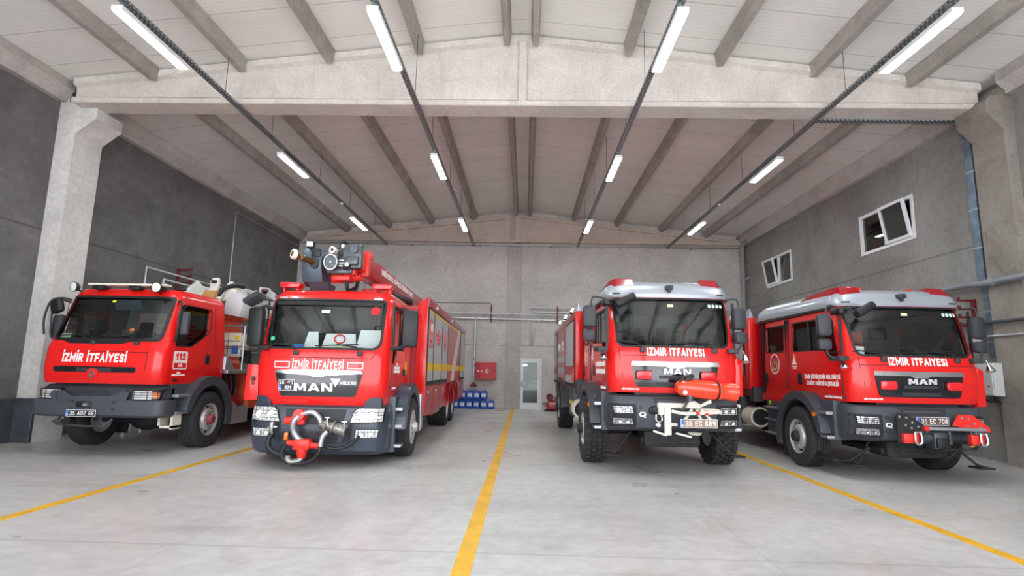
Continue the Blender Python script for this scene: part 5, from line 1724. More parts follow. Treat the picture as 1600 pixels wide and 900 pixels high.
    bm = NB(); box(bm, B0.x-0.21, B0.x+0.21, B0.y+0.0, B0.y+0.14, B0.z-0.24, B0.z+0.22, 0.01); box(bm, B0.x+0.10, B0.x+0.20, B0.y+0.05, B0.y+0.4, B0.z+0.14, B0.z+0.26, 0.02); obj('boom_collar', bm, M['redp'], boom)
    text('ENDÜSTRİYEL KÖPÜKLÜ SÖNDÜRME ARACI', ((B0.x+0.172, 4.3, B0.z+0.06), (0, 1, 0), (0, 0, 1)), 3.6, 0.12, M['wht'], boom, bold=0.02)
    bm = NB(); cyl(bm, (0.42, 3.0, 3.10), (0.36, 5.6, 3.30), 0.085, seg=16); obj('lift_cylinder', bm, M['dark'], boom)
    bm = NB(); cyl(bm, (0.44, 2.3, 3.05), (0.42, 3.1, 3.11), 0.05, seg=12); box(bm, 0.32, 0.52, 2.2, 2.42, 2.80, 3.12, 0.02); obj('cylinder_rod', bm, M['redp'], boom)
    bm = NB(); lathe(bm, [(0.6, 3.02), (0.55, 3.15), (0.5, 3.42), (0.4, 3.48), (0, 3.48)], (0, 9.0, 0), (0, 0, 1), 28); box(bm, -0.35, 0.35, 8.5, 9.5, 3.4, 3.75, 0.04); obj('turntable', bm, M['redshade'], T)
    # head of the boom
    def P(x, y, z): return (x, y, z)
    hx, hy = -0.40, 0.75
    _n0 = set(kids(T))
    bm = NB()
    prof = [(-0.30, 0.06), (-0.24, 0.30), (0.14, 0.30), (0.22, 0.12), (0.22, -0.12), (0.12, -0.34), (-0.04, -0.40), (-0.16, -0.38), (-0.30, -0.16)]
    # side outline (y,z) of the blue grey shroud, extruded across
    prism(bm, [(0.0, 0.10), (0.08, 0.30), (0.55, 0.30), (0.62, 0.0), (0.60, -0.30), (0.30, -0.36), (0.12, -0.30), (0.0, -0.02)], ((hx-0.28, hy-0.1, 3.42), (0, 1, 0), (0, 0, 1)), 0, 0.42, 0.02)
    hd = obj('boom_head_shroud', bm, M['slate'], T)
    bm = NB(); prism(bm, [(0.10, -0.30), (0.60, -0.30), (0.50, -0.44), (0.22, -0.44)], ((hx-0.16, hy-0.1, 3.42), (0, 1, 0), (0, 0, 1)), 0, 0.42, 0.02); obj('shroud_base', bm, M['slate'], hd)
    bm = NB(); box(bm, hx-0.08, hx+0.10, hy-0.10, hy-0.04, 3.56, 3.70, 0.01); cyl(bm, (hx-0.0, hy-0.14, 3.44), (hx-0.0, hy+0.1, 3.44), 0.10, seg=18); obj('shroud_opening', bm, M['black'], hd)
    bm = NB()
    N0 = Vector((hx-0.28, hy-0.50, 3.52)); N1 = Vector((hx+0.02, hy-0.05, 3.44)); dn = (N1-N0).normalized()
    lathe(bm, [(0.045, 0.02), (0.06, 0.0), (0.082, 0.01), (0.085, 0.07), (0.06, 0.10), (0.045, 0.12), (0.045, 0.17), (0.06, 0.19), (0.06, 0.26), (0.048, 0.28), (0.055, 0.55)], N0, dn, 20)
    nz = obj('nozzle', bm, M['bronze'], T)
    bm = NB(); lathe(bm, [(0.05, -0.012), (0.066, -0.014), (0.086, 0.0), (0.089, 0.06), (0.08, 0.075)], N0, dn, 20); obj('nozzle_rim', bm, M['cream'], nz)
    bm = NB(); cyl(bm, N0+dn*0.05, N0+dn*0.06, 0.05, seg=14); obj('nozzle_bore', bm, M['black'], nz)
    bm = NB(); box(bm, hx-0.21, hx-0.05, hy-0.1, hy+0.02, 3.72, 3.84, 0.03); lp = obj('work_lamp', bm, M['dark'], T)
    bm = NB(); box(bm, hx-0.195, hx-0.065, hy-0.115, hy-0.095, 3.735, 3.825, 0.008); obj('lamp_lens', bm, M['lens'], lp)
    # camera reel, actuator, brackets
    bm = NB(); cyl(bm, (hx+0.34, hy-0.12, 3.46), (hx+0.34, hy+0.12, 3.46), 0.14, seg=24); box(bm, hx+0.20, hx+0.75, hy-0.0, hy+0.3, 3.28, 3.40, 0.03); box(bm, hx+0.42, hx+0.78, hy+0.02, hy+0.4, 3.34, 3.66, 0.05)
    cyl(bm, (hx+0.48, hy-0.05, 3.62), (hx+0.72, hy+0.2, 3.64), 0.07, seg=14); cyl(bm, (hx+0.6, hy-0.02, 3.40), (hx+0.72, hy-0.08, 3.40), 0.06, seg=12)
    box(bm, hx+0.46, hx+0.96, hy-0.05, hy+0.09, 3.36, 3.82, 0.05); cyl(bm, (hx+0.80, hy-0.1, 3.72), (hx+0.80, hy+0.0, 3.72), 0.08, seg=16); box(bm, hx+0.60, hx+0.90, hy-0.12, hy, 3.42, 3.58, 0.03)
    ac = obj('nozzle_actuator', bm, M['pewter_d'], T)
    bm = NB(); ringpoly(bm, [(0.145*math.cos(a), 0.145*math.sin(a)) for a in [k*PI/16 for k in range(32)]], [(0.125*math.cos(a), 0.125*math.sin(a)) for a in [k*PI/16 for k in range(32)]], fr((hx+0.34, hy-0.12, 3.46)), 0, 0.02); cyl(bm, (hx+0.34, hy-0.14, 3.46), (hx+0.34, hy-0.12, 3.46), 0.02)
    for k in range(3): box(bm, hx+0.48, hx+0.60, hy-0.06, hy-0.02, 3.40+0.05*k, 3.42+0.05*k)
    obj('reel_ring', bm, M['alu'], ac)
    bm = NB(); cyl(bm, (hx+0.36, hy-0.14, 3.68), (hx+0.36, hy+0.0, 3.68), 0.062, seg=16); obj('camera_housing', bm, M['cream'], ac)
    bm = NB(); cyl(bm, (hx+0.56, hy-0.10, 3.76), (hx+0.56, hy+0.04, 3.76), 0.035, seg=10); obj('plug', bm, M['cream'], ac)
    bm = NB(); cyl(bm, (hx+0.66, hy-0.12, 3.42), (hx+0.70, hy-0.17, 3.42), 0.04, seg=10); obj('plug', bm, M['cream'], ac)
    bm = NB(); cyl(bm, (hx+0.36, hy-0.145, 3.68), (hx+0.36, hy-0.138, 3.68), 0.03, seg=12); obj('camera_lens', bm, M['black'], ac)
    bm = NB()
    tube(bm, smoothpath([(hx+0.5, hy+0.2, 3.76), (hx+0.66, hy+0.1, 3.80), (hx+0.72, hy+0.3, 3.76), (hx+0.70, hy+0.5, 3.7)], 5), 0.03, 8)
    tube(bm, smoothpath([(hx+0.60, hy+0.3, 3.40), (hx+0.60, hy+0.2, 3.2), (hx+0.60, hy+0.2, 3.06), (hx+0.66, hy+0.3, 3.0), (hx+0.72, hy+0.4, 3.06), (hx+0.72, hy+0.5, 3.22)], 5), 0.04, 10)
    tube(bm, smoothpath([(hx+0.45, hy+0.0, 3.72), (hx+0.55, hy-0.05, 3.84), (hx+0.66, hy+0.1, 3.82)], 5), 0.018, 8)
    obj('hydraulic_hose', bm, M['black'], ac)
    bm = NB(); box(bm, hx+0.26, hx+0.66, hy+0.14, hy+0.5, 3.18, 3.30, 0.03); cyl(bm, (hx+0.26, hy+0.2, 3.2), (hx+0.78, hy+0.5, 3.3), 0.07, seg=14); obj('head_knuckle', bm, M['redp'], T)
    bm = NB(); cyl(bm, (hx+0.35, hy+0.3, 2.90), (hx+0.75, hy+0.25, 3.08), 0.018); cyl(bm, (hx+0.35, hy+0.3, 2.8), (hx+0.35, hy+0.3, 3.0), 0.02); cyl(bm, (hx+0.14, hy+0.28, 2.98), (hx+0.35, hy+0.3, 2.9), 0.025); obj('boom_rest', bm, M['dark'], T)
    _hd = list(set(kids(T)) - _n0)
    remap(_hd + [k for p in _hd for k in kids(p)], lambda x: -0.66+(x+0.68)*0.84)
    for _o in _hd:
        _o.location.z -= 0.09
    return T
M['anthb'] = mat('blue_anthracite_bumper', rgb(52, 62, 74), 0.34, coat=0.2, noise=(7, 0.06))
M['redp'] = mat('bright_red_fitting', rgb(232, 46, 36), 0.35)
M['pewter'] = mat('worn_pewter', rgb(150, 148, 142), 0.35, 0.8, noise=(24, 0.3))
M['pewter_d'] = mat('dark_gunmetal', rgb(84, 88, 92), 0.4, 0.6, noise=(24, 0.35))
def chequer():
    m = mat('red_white_chequer', rgb(220, 214, 214), 0.5)
    nt = m.node_tree
    tc = nt.nodes.new('ShaderNodeTexCoord')
    ck = nt.nodes.new('ShaderNodeTexChecker'); ck.inputs['Scale'].default_value = 9
    ck.inputs['Color1'].default_value = rgb(236, 232, 230); ck.inputs['Color2'].default_value = rgb(214, 176, 176)
    nt.links.new(tc.outputs['Object'], ck.inputs['Vector'])
    nt.links.new(ck.outputs['Color'], nt.nodes['Principled BSDF'].inputs['Base Color'])
    return m
M['chequer'] = chequer()
truck_boom()
# ================================================================== THIRD AND FOURTH TRUCKS: crew cab engines with silver roofs
def crew_truck(T, kind):
    K3 = kind == 3
    sh = Shell([(1.22, 1.00, 0.06, 3.30, 0.18), (1.34, 1.03, 0.03, 3.05, 0.18), (1.62, 1.045, 0.02, 3.05, 0.19), (1.80, 1.045, 0.04, 3.05, 0.20), (1.90, 1.04, 0.06, 3.05, 0.20),
                (2.35, 1.02, 0.17, 3.05, 0.20), (2.76, 0.99, 0.30, 3.05, 0.20), (2.80, 0.98, 0.33, 3.05, 0.20)], 0.08)
    cab = sh.build('cab_shell', [M['red'], M['interior']], T)
    ws = rr(-0.94, 0.94, 1.93, 2.755, 0.06, 5, taper=-0.0, rb=0.12)
    ws = [(x*(1.0 if z > 2.3 else 0.955), z) for x, z in ws]
    c1 = NB(); prism(c1, ws, fr((0, 0.75, 0)), 0, 1.2)
    w1 = [(0.34, 1.88), (0.62, 1.88), (0.80, 2.04), (1.84, 2.05), (1.90, 2.10), (1.90, 2.54), (1.84, 2.60), (0.60, 2.60), (0.50, 2.52)]
    w2 = rr(2.22, 3.04, 2.06, 2.60, 0.06)
    c2 = NB(); c3 = NB()
    for s in (1, -1):
        sideprism(c2, w1, s, 0.8, 1.3); sideprism(c2, w2, s, 0.8, 1.3)
        sideprism(c3, arc(1.42, 0.52, 0.80, 0, 360, 44)[:-1], s, 0.6, 1.3)
    boolcut(cab, [c1, c2, c3])
    sh.sheet('windscreen', M['glass'], T, -0.96, 0.96, 1.90, 2.79, 0.022)
    gasket('windscreen_seal', ws, 0.03, sh.front, T, M['black'])
    for s in (-1, 1):
        for w, nm in ((w1, 'side_window'), (w2, 'rear_side_window')):
            bm = NB(); sideprism(bm, w, s, 0.982, 0.986); obj(nm, bm, M['glassdark'] if s < 0 else M['glass'], T, smooth=0)
            gasket('window_seal', w if s > 0 else flipu(w), 0.028, None, T, M['black'], 0.004, RIGHT(1.018) if s > 0 else LEFT(-1.018))
        for y, z0 in ((0.26, 1.26), (2.02, 1.36), (2.12, 1.36), (3.14, 1.26)):
            bm = NB(); sideprism(bm, [(y, z0), (y+0.010, z0), (y+0.010, 2.68), (y, 2.68)], s, 1.0, 1.048)
            obj('door_seam', bm, M['black'], T, smooth=0)
        bm = NB(); sideprism(bm, [(1.28, 2.06), (1.31, 2.06), (1.31, 2.6), (1.28, 2.6)], s, 1.0, 1.022)
        obj('window_bar', bm, M['black'], T, smooth=0)
        for y in (1.62, 3.0):
            bm = NB(); sideprism(bm, rr(y-0.075, y+0.075, 1.46, 1.66, 0.025), s, 1.03, 1.055, 0.006); obj('door_handle', bm, M['black'], T)
        # red lower door skirt behind the arch
        bm = NB(); sideprism(bm, [(2.20, 1.10), (3.30, 1.10), (3.30, 1.24), (2.16, 1.24)], s, 0.9, 1.035, 0.006); obj('door_skirt', bm, M['red'], T)
    bm = NB()
    for zz, hwx in ((1.80, 0.86),):
        tube(bm, [(x, sh.front(x, zz)-0.001, zz) for x in [-hwx+2*hwx*k/20 for k in range(21)]], 0.005, 6)
    for s in (-1, 1):
        tube(bm, [(s*0.86, sh.front(0.86, 1.93)-0.001, 1.93), (s*0.86, sh.front(0.86, 1.80)-0.001, 1.80), (s*0.82, sh.front(0.82, 1.5)-0.001, 1.50), (s*0.80, sh.front(0.80, 1.25)-0.001, 1.25)], 0.005, 6)
    obj('panel_seam', bm, M['black'], T)
    # silver roof cap over the whole crew cab
    rc = Shell([(2.76, 1.035, 0.30, 3.34, 0.19), (2.80, 1.04, 0.29, 3.36, 0.19), (2.93, 1.01, 0.33, 3.34, 0.18), (3.02, 0.93, 0.42, 3.22, 0.16), (3.06, 0.86, 0.56, 3.05, 0.12), (3.075, 0.78, 0.75, 2.9, 0.1)], 0.08)
    cap = rc.build('roof_cap', M['silver'], T, wall=0)
    slab('sun_strip', [(-0.95, 2.755), (0.95, 2.755), (0.97, 2.785), (-0.97, 2.785)], XZ, 0.012, M['black'], T, sh.front, sub=0.15, off=-0.02)
    for s in (-1, 1):
        bm = NB(); sideprism(bm, [(0.5, 2.72), (3.30, 2.70), (3.30, 2.77), (0.5, 2.77)], s, 0.95, 1.035, 0.006); obj('drip_rail', bm, M['black'], T)
        # corner beacon wedge
        bm = NB()
        pts = [(0.60, 2.93, 0.36), (0.97, 2.93, 0.42), (1.0, 2.90, 0.80), (0.98, 2.95, 1.55), (0.80, 2.99, 1.5), (0.60, 3.0, 0.5)]
        lo = [(0.55, 0.37), (0.88, 0.40), (1.0, 0.55), (1.0, 1.75), (0.9, 1.8), (0.6, 0.9)]
        hi = [(0.56, 0.50), (0.84, 0.52), (0.90, 0.64), (0.92, 1.45), (0.84, 1.5), (0.62, 0.8)]
        A = [bm.verts.new((s*x, y, 2.93)) for x, y in lo]; B_ = [bm.verts.new((s*x, y, 3.10 if y < 1 else 3.05)) for x, y in hi]
        bm.faces.new(A); bm.faces.new(B_)
        for k in range(6): bm.faces.new((A[k], A[(k+1) % 6], B_[(k+1) % 6], B_[k]))
        bmesh.ops.bevel(bm, geom=bm.edges[:], offset=0.012, segments=2, affect='EDGES')
        bc = obj('beacon', bm, M['redlens'], T)
        slab('marker_lamp', rr(s*0.86-0.06, s*0.86+0.06, 2.81, 2.835, 0.008), XZ, 0.01, M['anth2'], T, rc.front)
    bm = NB(); box(bm, -0.06, 0.06, 0.22, 0.36, 2.885, 2.96, 0.02); cyl(bm, (0, 0.185, 2.922), (0, 0.21, 2.922), 0.022); box(bm, -0.02, 0.02, 0.24, 0.5, 2.84, 2.9, 0.005)
    obj('roof_camera', bm, M['anth2'], T)
    bm = NB()
    for k in range(4):
        x = -0.45+0.3*k
        box(bm, x-0.05, x+0.05, 0.56, 0.60, 3.0, 3.03, 0.01)
    obj('roof_studs', bm, M['silver'], cap)
    # grille
    g = rr(-0.68, 0.68, 1.31, 1.70, 0.03, 4, taper=0.05, rb=0.07)
    gr = slab('grille', g, XZ, 0.018, M['gloss'], T, sh.front, sub=0.08)
    slab('chrome_bar', [(-0.69, 1.64), (-0.16, 1.635), (-0.10, 1.605), (0.10, 1.605), (0.16, 1.635), (0.69, 1.64), (0.68, 1.705), (-0.68, 1.705)], XZ, 0.014, M['chrome'], gr, sh.front, sub=0.08, off=0.018)
    lion(gr, 0.0, 1.665, 0.13, sh.front, M['alu'])
    man_letters(gr, 0.02, 1.555, 0.42, 0.085, sh.front, M['chromelight'], 0.022)
    slab('grille_slats', rr(-0.26, 0.26, 1.445, 1.49, 0.012), XZ, 0.012, M['mesh'], gr, sh.front, sub=0.08, off=0.018)
    slab('grille_slats', rr(-0.30, 0.30, 1.33, 1.385, 0.012), XZ, 0.008, M['mesh'], gr, sh.front, sub=0.08, off=0.018)
    for s in (-1, 1):
        x = s*0.50
        o = slab('flasher_base', rr(x-0.13, x+0.13, 1.415, 1.565, 0.03), XZ, 0.012, M['black'], gr, sh.front, sub=0.1, off=0.018)
        slab('flasher_lens', rr(x-0.118, x+0.118, 1.425, 1.555, 0.035), XZ, 0.045, M['redlamp'], o, sh.front, sub=0.1, off=0.03, bev=0.012)
    text('İZMİR İTFAİYESİ', fr((0.02, -0.002, 1.86)), 0.90, 0.125, M['wht'], T, bold=0.025, conform=sh.front)
    slab('maker_mark', [(-0.80+0.03*math.cos(a), 1.275+0.015*math.sin(a)) for a in [k*PI/6 for k in range(12)]], XZ, 0.004, M['wht'], T, sh.front)
    text('rosenbauer', fr((-0.66, -0.002, 1.275)), 0.20, 0.028, M['wht'], T, bold=0.02, conform=sh.front)
    # corner air deflectors
    for s in (-1, 1):
        if K3 and s < 0: continue
        bm = NB(); prism(bm, [(-0.10, -0.32), (0.05, -0.32), (0.05, 0.24), (-0.04, 0.30), (-0.10, 0.20)] if s > 0 else [(-0.05, -0.32), (0.10, -0.32), (0.10, 0.20), (0.04, 0.30), (-0.05, 0.24)], ((s*1.07, 0.20, 1.50), (1, 0, 0), (0, 0, 1)), -0.12, 0.02, 0.03)
        if s > 0: obj('corner_deflector', bm, M['red'], T)
        else: bm.free()
    # bumper
    bp = Shell([(0.63, 1.0, 0.14, 0.52, 0.22), (0.68, 1.03, 0.05, 0.52, 0.22), (0.78, 1.045, 0.01, 0.52, 0.22), (0.98, 1.045, 0.0, 0.52, 0.22), (1.10, 1.035, 0.02, 0.52, 0.22), (1.16, 1.02, 0.05, 0.52, 0.2), (1.185, 0.99, 0.11, 0.52, 0.18)], 0.08)
    b = bp.build('bumper', M['anth'], T, wall=0)
    slab('air_mesh', rr(-0.36, 0.36, 1.04, 1.17, 0.03, taper=0.03), XZ, 0.006, M['mesh'], b, bp.front, sub=0.1)
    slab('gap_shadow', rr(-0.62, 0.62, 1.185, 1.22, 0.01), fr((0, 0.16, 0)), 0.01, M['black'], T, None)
    for s in (-1, 1):
        P = rr(0.62, 1.03, 0.69, 1.05, 0.03) if s > 0 else rr(-1.03, -0.62, 0.69, 1.05, 0.03)
        hs = slab('lamp_housing', P, XZ, 0.010, M['mesh'], T, bp.front, sub=0.08)
        headlamp(hs_root(T), bp, s, [(0.66, 0.90), (0.96, 0.90), (0.98, 1.02), (0.68, 1.02)], M['lens'], True)
        headlamp(hs_root(T), bp, s, [(0.66, 0.73), (0.98, 0.73), (0.98, 0.83), (0.68, 0.83)], M['lens'], True)
        bm = NB()
        for k in range(13):
            x = 0.63+0.4*k/12
            tube(bm, [(s*x, bp.front(x, 0.70)-0.045, 0.70), (s*x, bp.front(x, 1.04)-0.045, 1.04)], 0.0025, 4)
        for k in range(13):
            z = 0.70+0.34*k/12
            tube(bm, [(s*(0.63+0.4*j/5), bp.front(0.63+0.4*j/5, z)-0.045, z) for j in range(6)], 0.0025, 4)
        obj('wire_guard', bm, M['dark'], hs)
        for z in (0.80, 1.0):
            bm = NB(); cyl(bm, (s*0.55, bp.front(0.55, z)+0.01, z), (s*0.55, bp.front(0.55, z)-0.012, z), 0.03, seg=14); obj('bumper_cap', bm, M['anth2'], b)
    ringm = NB(); ringpoly(ringm, rr(-0.575, -0.475, 0.855, 0.925, 0.03), rr(-0.548, -0.50, 0.87, 0.91, 0.015), XZ, 0, 0.006); prism(ringm, [(-0.53, 0.87), (-0.50, 0.84), (-0.47, 0.84), (-0.505, 0.88)], XZ, 0, 0.006)
    for v in ringm.verts: v.co.y += bp.front(v.co.x, v.co.z)
    obj('maker_badge', ringm, M['wht'], T, smooth=0)
    # skid plate with slots under the bumper, folding steps
    bm = NB(); prism(bm, [(-0.42, 0.38), (0.38, 0.38), (0.42, 0.43), (0.42, 0.62), (-0.46, 0.62), (-0.46, 0.43)], fr((0, 0.22, 0)), -0.5, 0, 0.02); sk = obj('skid_plate', bm, M['dark'], T)
    bm = NB()
    for r_ in range(2):
        for k in range(5):
            box(bm, -0.34+0.15*k, -0.24+0.15*k, 0.208, 0.225, 0.445+0.075*r_, 0.475+0.075*r_, 0.006)
    obj('slots', bm, M['black'], sk, smooth=0)
    bm = NB(); box(bm, -0.5, 0.45, 0.3, 1.4, 0.42, 0.52, 0.02); obj('engine_tray', bm, M['dark'], T)
    for s in (-1, 1):
        bm = NB(); tube(bm, [(s*0.62, 0.40, 0.62), (s*0.90, 0.22, 0.30), (s*1.0, 0.20, 0.27)], 0.018, 8); box(bm, min(s*0.84, s*1.08), max(s*0.84, s*1.08), 0.10, 0.34, 0.25, 0.275, 0.006)
        obj('folding_step', bm, M['dark'], T)
    sidework(T, 1.42, 0.52, 0.68, 1.23, 0.50, 0.60, 1.22, [1.04, 0.66], 'anth', 0.15, 168)
    for s in (-1, 1):   # rear step tower behind the wheel, clearance lamp
        bm = NB(); sideprism(bm, [(2.36, 0.42), (3.10, 0.42), (3.10, 1.10), (2.30, 1.10)], s, 0.80, 1.03, 0.01); rs = obj('rear_step_housing', bm, M['anth'], T)
        for z in (0.46, 0.72, 0.96):
            bm = NB(); sideprism(bm, [(2.46, z), (3.05, z), (3.05, z+0.03), (2.46, z+0.03)], s, 0.98, 1.12, 0.004); obj('step', bm, M['alu'], rs, smooth=0)
        bm = NB(); cyl(bm, (s*1.22, 1.42-0.62, 0.98), (s*1.27, 1.42-0.63, 0.98), 0.035, seg=14); obj('side_marker', bm, M['amber'], T)
        bm = NB(); sideprism(bm, rr(2.90, 2.98, 1.02, 1.10, 0.01), s, 1.03, 1.04); obj('lime_marker', bm, M['lime'], T, smooth=0)
        bm = NB(); cyl(bm, (s*1.145, 0.86, 1.10), (s*1.16, 0.86, 1.10), 0.03, seg=14); obj('fuel_lock', bm, M['alu'], T)
    # mirrors
    for s in (-1, 1):
        mirror_pair(T, s, 1.20 if s < 0 else 0.98, 0.20, 2.60, 2.02)
        bm = NB(); tube(bm, [(s*1.12, 0.12, 1.90), (s*1.12, 0.08, 1.80)], 0.012, 6); lathe(bm, [(0.0, 0.0), (0.03, 0.0), (0.065, 0.09), (0.06, 0.10), (0, 0.08)], (s*1.12, 0.08, 1.82), (0, -0.35, -1), 16); obj('search_lamp', bm, M['chrome'], T)
    bm = NB(); tube(bm, smoothpath([(-0.98, 0.34, 2.66), (-1.0, 0.14, 2.68), (-0.94, 0.04, 2.66)], 4), 0.016, 8); obox(bm, (-0.78, 0.0, 2.66), (0.36, 0.15, 0.12), (-25, -28, 12), 0.035); cmr = obj('corner_mirror', bm, M['black'], T)
    bm = NB(); obox(bm, (-1.02, 0.30, 2.66), (0.14, 0.3, 0.11), (0, 0, 0), 0.03); obj('mirror_bracket', bm, M['black'], cmr)
    wipers(T, sh, 1.94, (-0.52, 0.62))
    cab_interior(T, sh, 1.32, 1.95, 3.30, 1.0, extra_row=2.45)
    # tags in the screen
    slab('toll_tag', rr(-0.0-0.04, 0.06, 2.60, 2.645, 0.008), XZ, 0.004, mat('tag_cream', rgb(226, 220, 170), 0.5), T, sh.front, off=-0.012)
    for k in range(4):
        slab('round_sticker', [(0.66+0.065*k+0.026*math.cos(a), 2.63+0.03*math.sin(a)) for a in [q*PI/6 for q in range(12)]], XZ, 0.003, mat('mint_sticker', rgb(190, 226, 214), 0.5) if k == 0 else bpy.data.materials['mint_sticker'], T, sh.front, off=-0.012)
    # side livery
    for s in (-1, 1):
        fx = lambda y, z: ((s*1.046, y, z), (0, s, 0), (0, 0, 1))
        if not K3:
            text('İZMİR BÜYÜKŞEHİR BELEDİYESİ', fx(0.88, 1.60), 1.12, 0.07, M['wht'], T, bold=0.012)
            text('İTFAİYE DAİRESİ BAŞKANLIĞI', fx(0.88, 1.49), 1.0, 0.07, M['wht'], T, bold=0.012)
        else:
            text('İZMİR BÜYÜKŞEHİR BELEDİYESİ', fx(0.85, 1.66), 1.02, 0.07, M['wht'], T, bold=0.012)
            text('İTFAİYE DAİRESİ BAŞKANLIĞI', fx(0.85, 1.54), 0.94, 0.07, M['wht'], T, bold=0.012)
        text('RESMİ HİZMETE MAHSUSTUR', fx(0.56, 1.275), 0.50, 0.035, M['wht'], T, bold=0.012)
        # round crest
        P = [(0.20*math.cos(a), 0.20*math.sin(a)) for a in [k*PI/16 for k in range(32)]]
        bm = NB(); prism(bm, P, fx(2.60, 1.84), 0, 0.004); cr = obj('round_crest', bm, M['crest'], T, smooth=0)
        bm = NB(); ringpoly(bm, P, [(x*0.88, z*0.88) for x, z in P], fx(2.60, 1.84), 0, 0.008); obj('crest_ring', bm, M['wht'], cr, smooth=0)
        bm = NB()
        ringpoly(bm, [(0.11*math.cos(a), 0.11*math.sin(a)-0.02) for a in [k*PI/12 for k in range(24)]], [(0.092*math.cos(a), 0.092*math.sin(a)+0.0) for a in [k*PI/12 for k in range(24)]], fx(2.60, 1.84), 0, 0.008)
        prism(bm, [(0.0+0.045*math.cos(a)*(1 if k % 2 else 0.4), 0.02+0.045*math.sin(a)*(1 if k % 2 else 0.4)) for k, a in enumerate([q*PI/5 for q in range(10)])], fx(2.60, 1.84), 0, 0.009)
        obj('crescent_and_star', bm, M['gold'], cr, smooth=0)
        # clock tower emblem
        bm = NB(); c = 1.80
        prism(bm, [(-0.09, 0), (0.09, 0), (0.07, 0.03), (0.045, 0.04), (0.035, 0.10), (0.015, 0.12), (0.0, 0.20), (-0.015, 0.12), (-0.035, 0.10), (-0.045, 0.04), (-0.07, 0.03)], fx(c, 1.82), 0, 0.005); obj('tower_emblem', bm, M['wht'], T, smooth=0)
        text('İZMİR BÜYÜKŞEHİR\nBELEDİYESİ', fx(c, 1.77), 0.20, 0.06, M['wht'], T, bold=0.012)
    # rear body
    X = 1.17 if K3 else 1.20
    Y0, Y1 = 3.46, 9.4
    zt = 2.86
    bm = NB(); box(bm, -X+0.02, X-0.02, Y0+0.02, Y1, 1.16, zt-0.12, 0.01); obj('body_superstructure', bm, M['redshade'], T, smooth=0)
    for s in (-1, 1):
        bm = NB(); prism(bm, [(X-0.16, 1.30), (X, 1.30), (X, zt-0.04), (X-0.05, zt), (X-0.16, zt)] if s > 0 else [(-X, 1.30), (-X+0.16, 1.30), (-X+0.16, zt), (-X+0.05, zt), (-X, zt-0.04)], fr((0, Y0, 0)), -0.28, 0, 0.012); obj('corner_panel', bm, M['red'], T)
        bm = NB(); prism(bm, [(s*(X-0.13), zt), (s*(X-0.03), zt), (s*(X-0.05), zt+0.20)][::s], fr((0, Y0, 0)), -0.2, 0, 0.006); obj('silver_fin', bm, M['silver'], T)
        bm = NB(); sideprism(bm, [(Y0+0.05, zt-0.16), (Y1, zt-0.16), (Y1, zt-0.03), (Y0+0.05, zt)], s, X-0.08, X+0.01, 0.01); obj('roof_rail_panel', bm, M['redshade'], T)
        shutter(T, s, X, 3.78, 5.85, 1.24, zt-0.18, band=(1.45, 1.66, M['redband']))
        shutter(T, s, X, 8.42, 9.36, 1.24, zt-0.18, band=(1.45, 1.66, M['redband']))
        bm = NB(); sideprism(bm, [(5.90, 1.3), (8.38, 1.3), (8.38, zt-0.17), (5.90, zt-0.17)], s, X-0.02, X+0.004); rp = obj('side_panel', bm, M['redshade'], T, smooth=0)
        for z0, z1 in ((1.48, 1.64), (1.78, 1.94)):
            bm = NB(); sideprism(bm, [(5.95, z0), (8.3, z0), (8.3, z1), (5.95, z1)], s, X, X+0.008); obj('silver_band', bm, M['silver'], rp, smooth=0)
        fx = lambda y, z: ((s*(X+0.006), y, z), (0, s, 0), (0, 0, 1))
        text('112', fx(6.6, 2.22), 0.5, 0.26, M['wht'], rp, bold=0.03)
        text('İTFAİYE', fx(7.6, 2.2), 0.8, 0.2, M['wht'], rp, bold=0.02)
        bm = NB(); prism(bm, [(3.70, 1.30), (4.5, 1.30), (3.70, 1.62)][::1] if s > 0 else flipu([(3.70, 1.30), (4.5, 1.30), (3.70, 1.62)]), RIGHT(X+0.013) if s > 0 else LEFT(-X-0.013), 0, 0.003); obj('red_arrow', bm, M['redlamp'], T, smooth=0)
        # lower lockers
        for a, b_ in ((4.05, 5.0), (8.45, 9.36)):
            bm = NB(); sideprism(bm, rr(a, b_, 0.52, 1.16, 0.03), s, X-0.34, X-0.02, 0.01); lk = obj('locker', bm, M['anth'], T)
            bm = NB(); sideprism(bm, [(a+0.1, 0.78), (b_-0.1, 0.78), (b_-0.1, 0.86), (a+0.1, 0.86)], s, X-0.02, X-0.012); obj('lime_strip', bm, M['lime'], lk, smooth=0)
        bm = NB(); sideprism(bm, (arc(7.3, 0.55, 0.82, 178, 2, 22)+arc(7.3, 0.55, 0.70, 2, 178, 22))[::-1], s, X-0.42, X+0.04, 0.012); obj('fender', bm, M['anth'], T)
        bm = NB(); sideprism(bm, [(5.02, 0.70), (6.44, 0.70), (6.44, 1.26), (5.02, 1.26)], s, X-0.30, X-0.04, 0.01); obj('side_skirt', bm, M['anth2'], T)
        bm = NB(); sideprism(bm, [(3.34, 1.05), (3.60, 1.05), (3.60, 1.36), (3.34, 1.36)], s, X-0.25, X-0.01, 0.01); obj('corner_skirt', bm, M['anth2'], T)
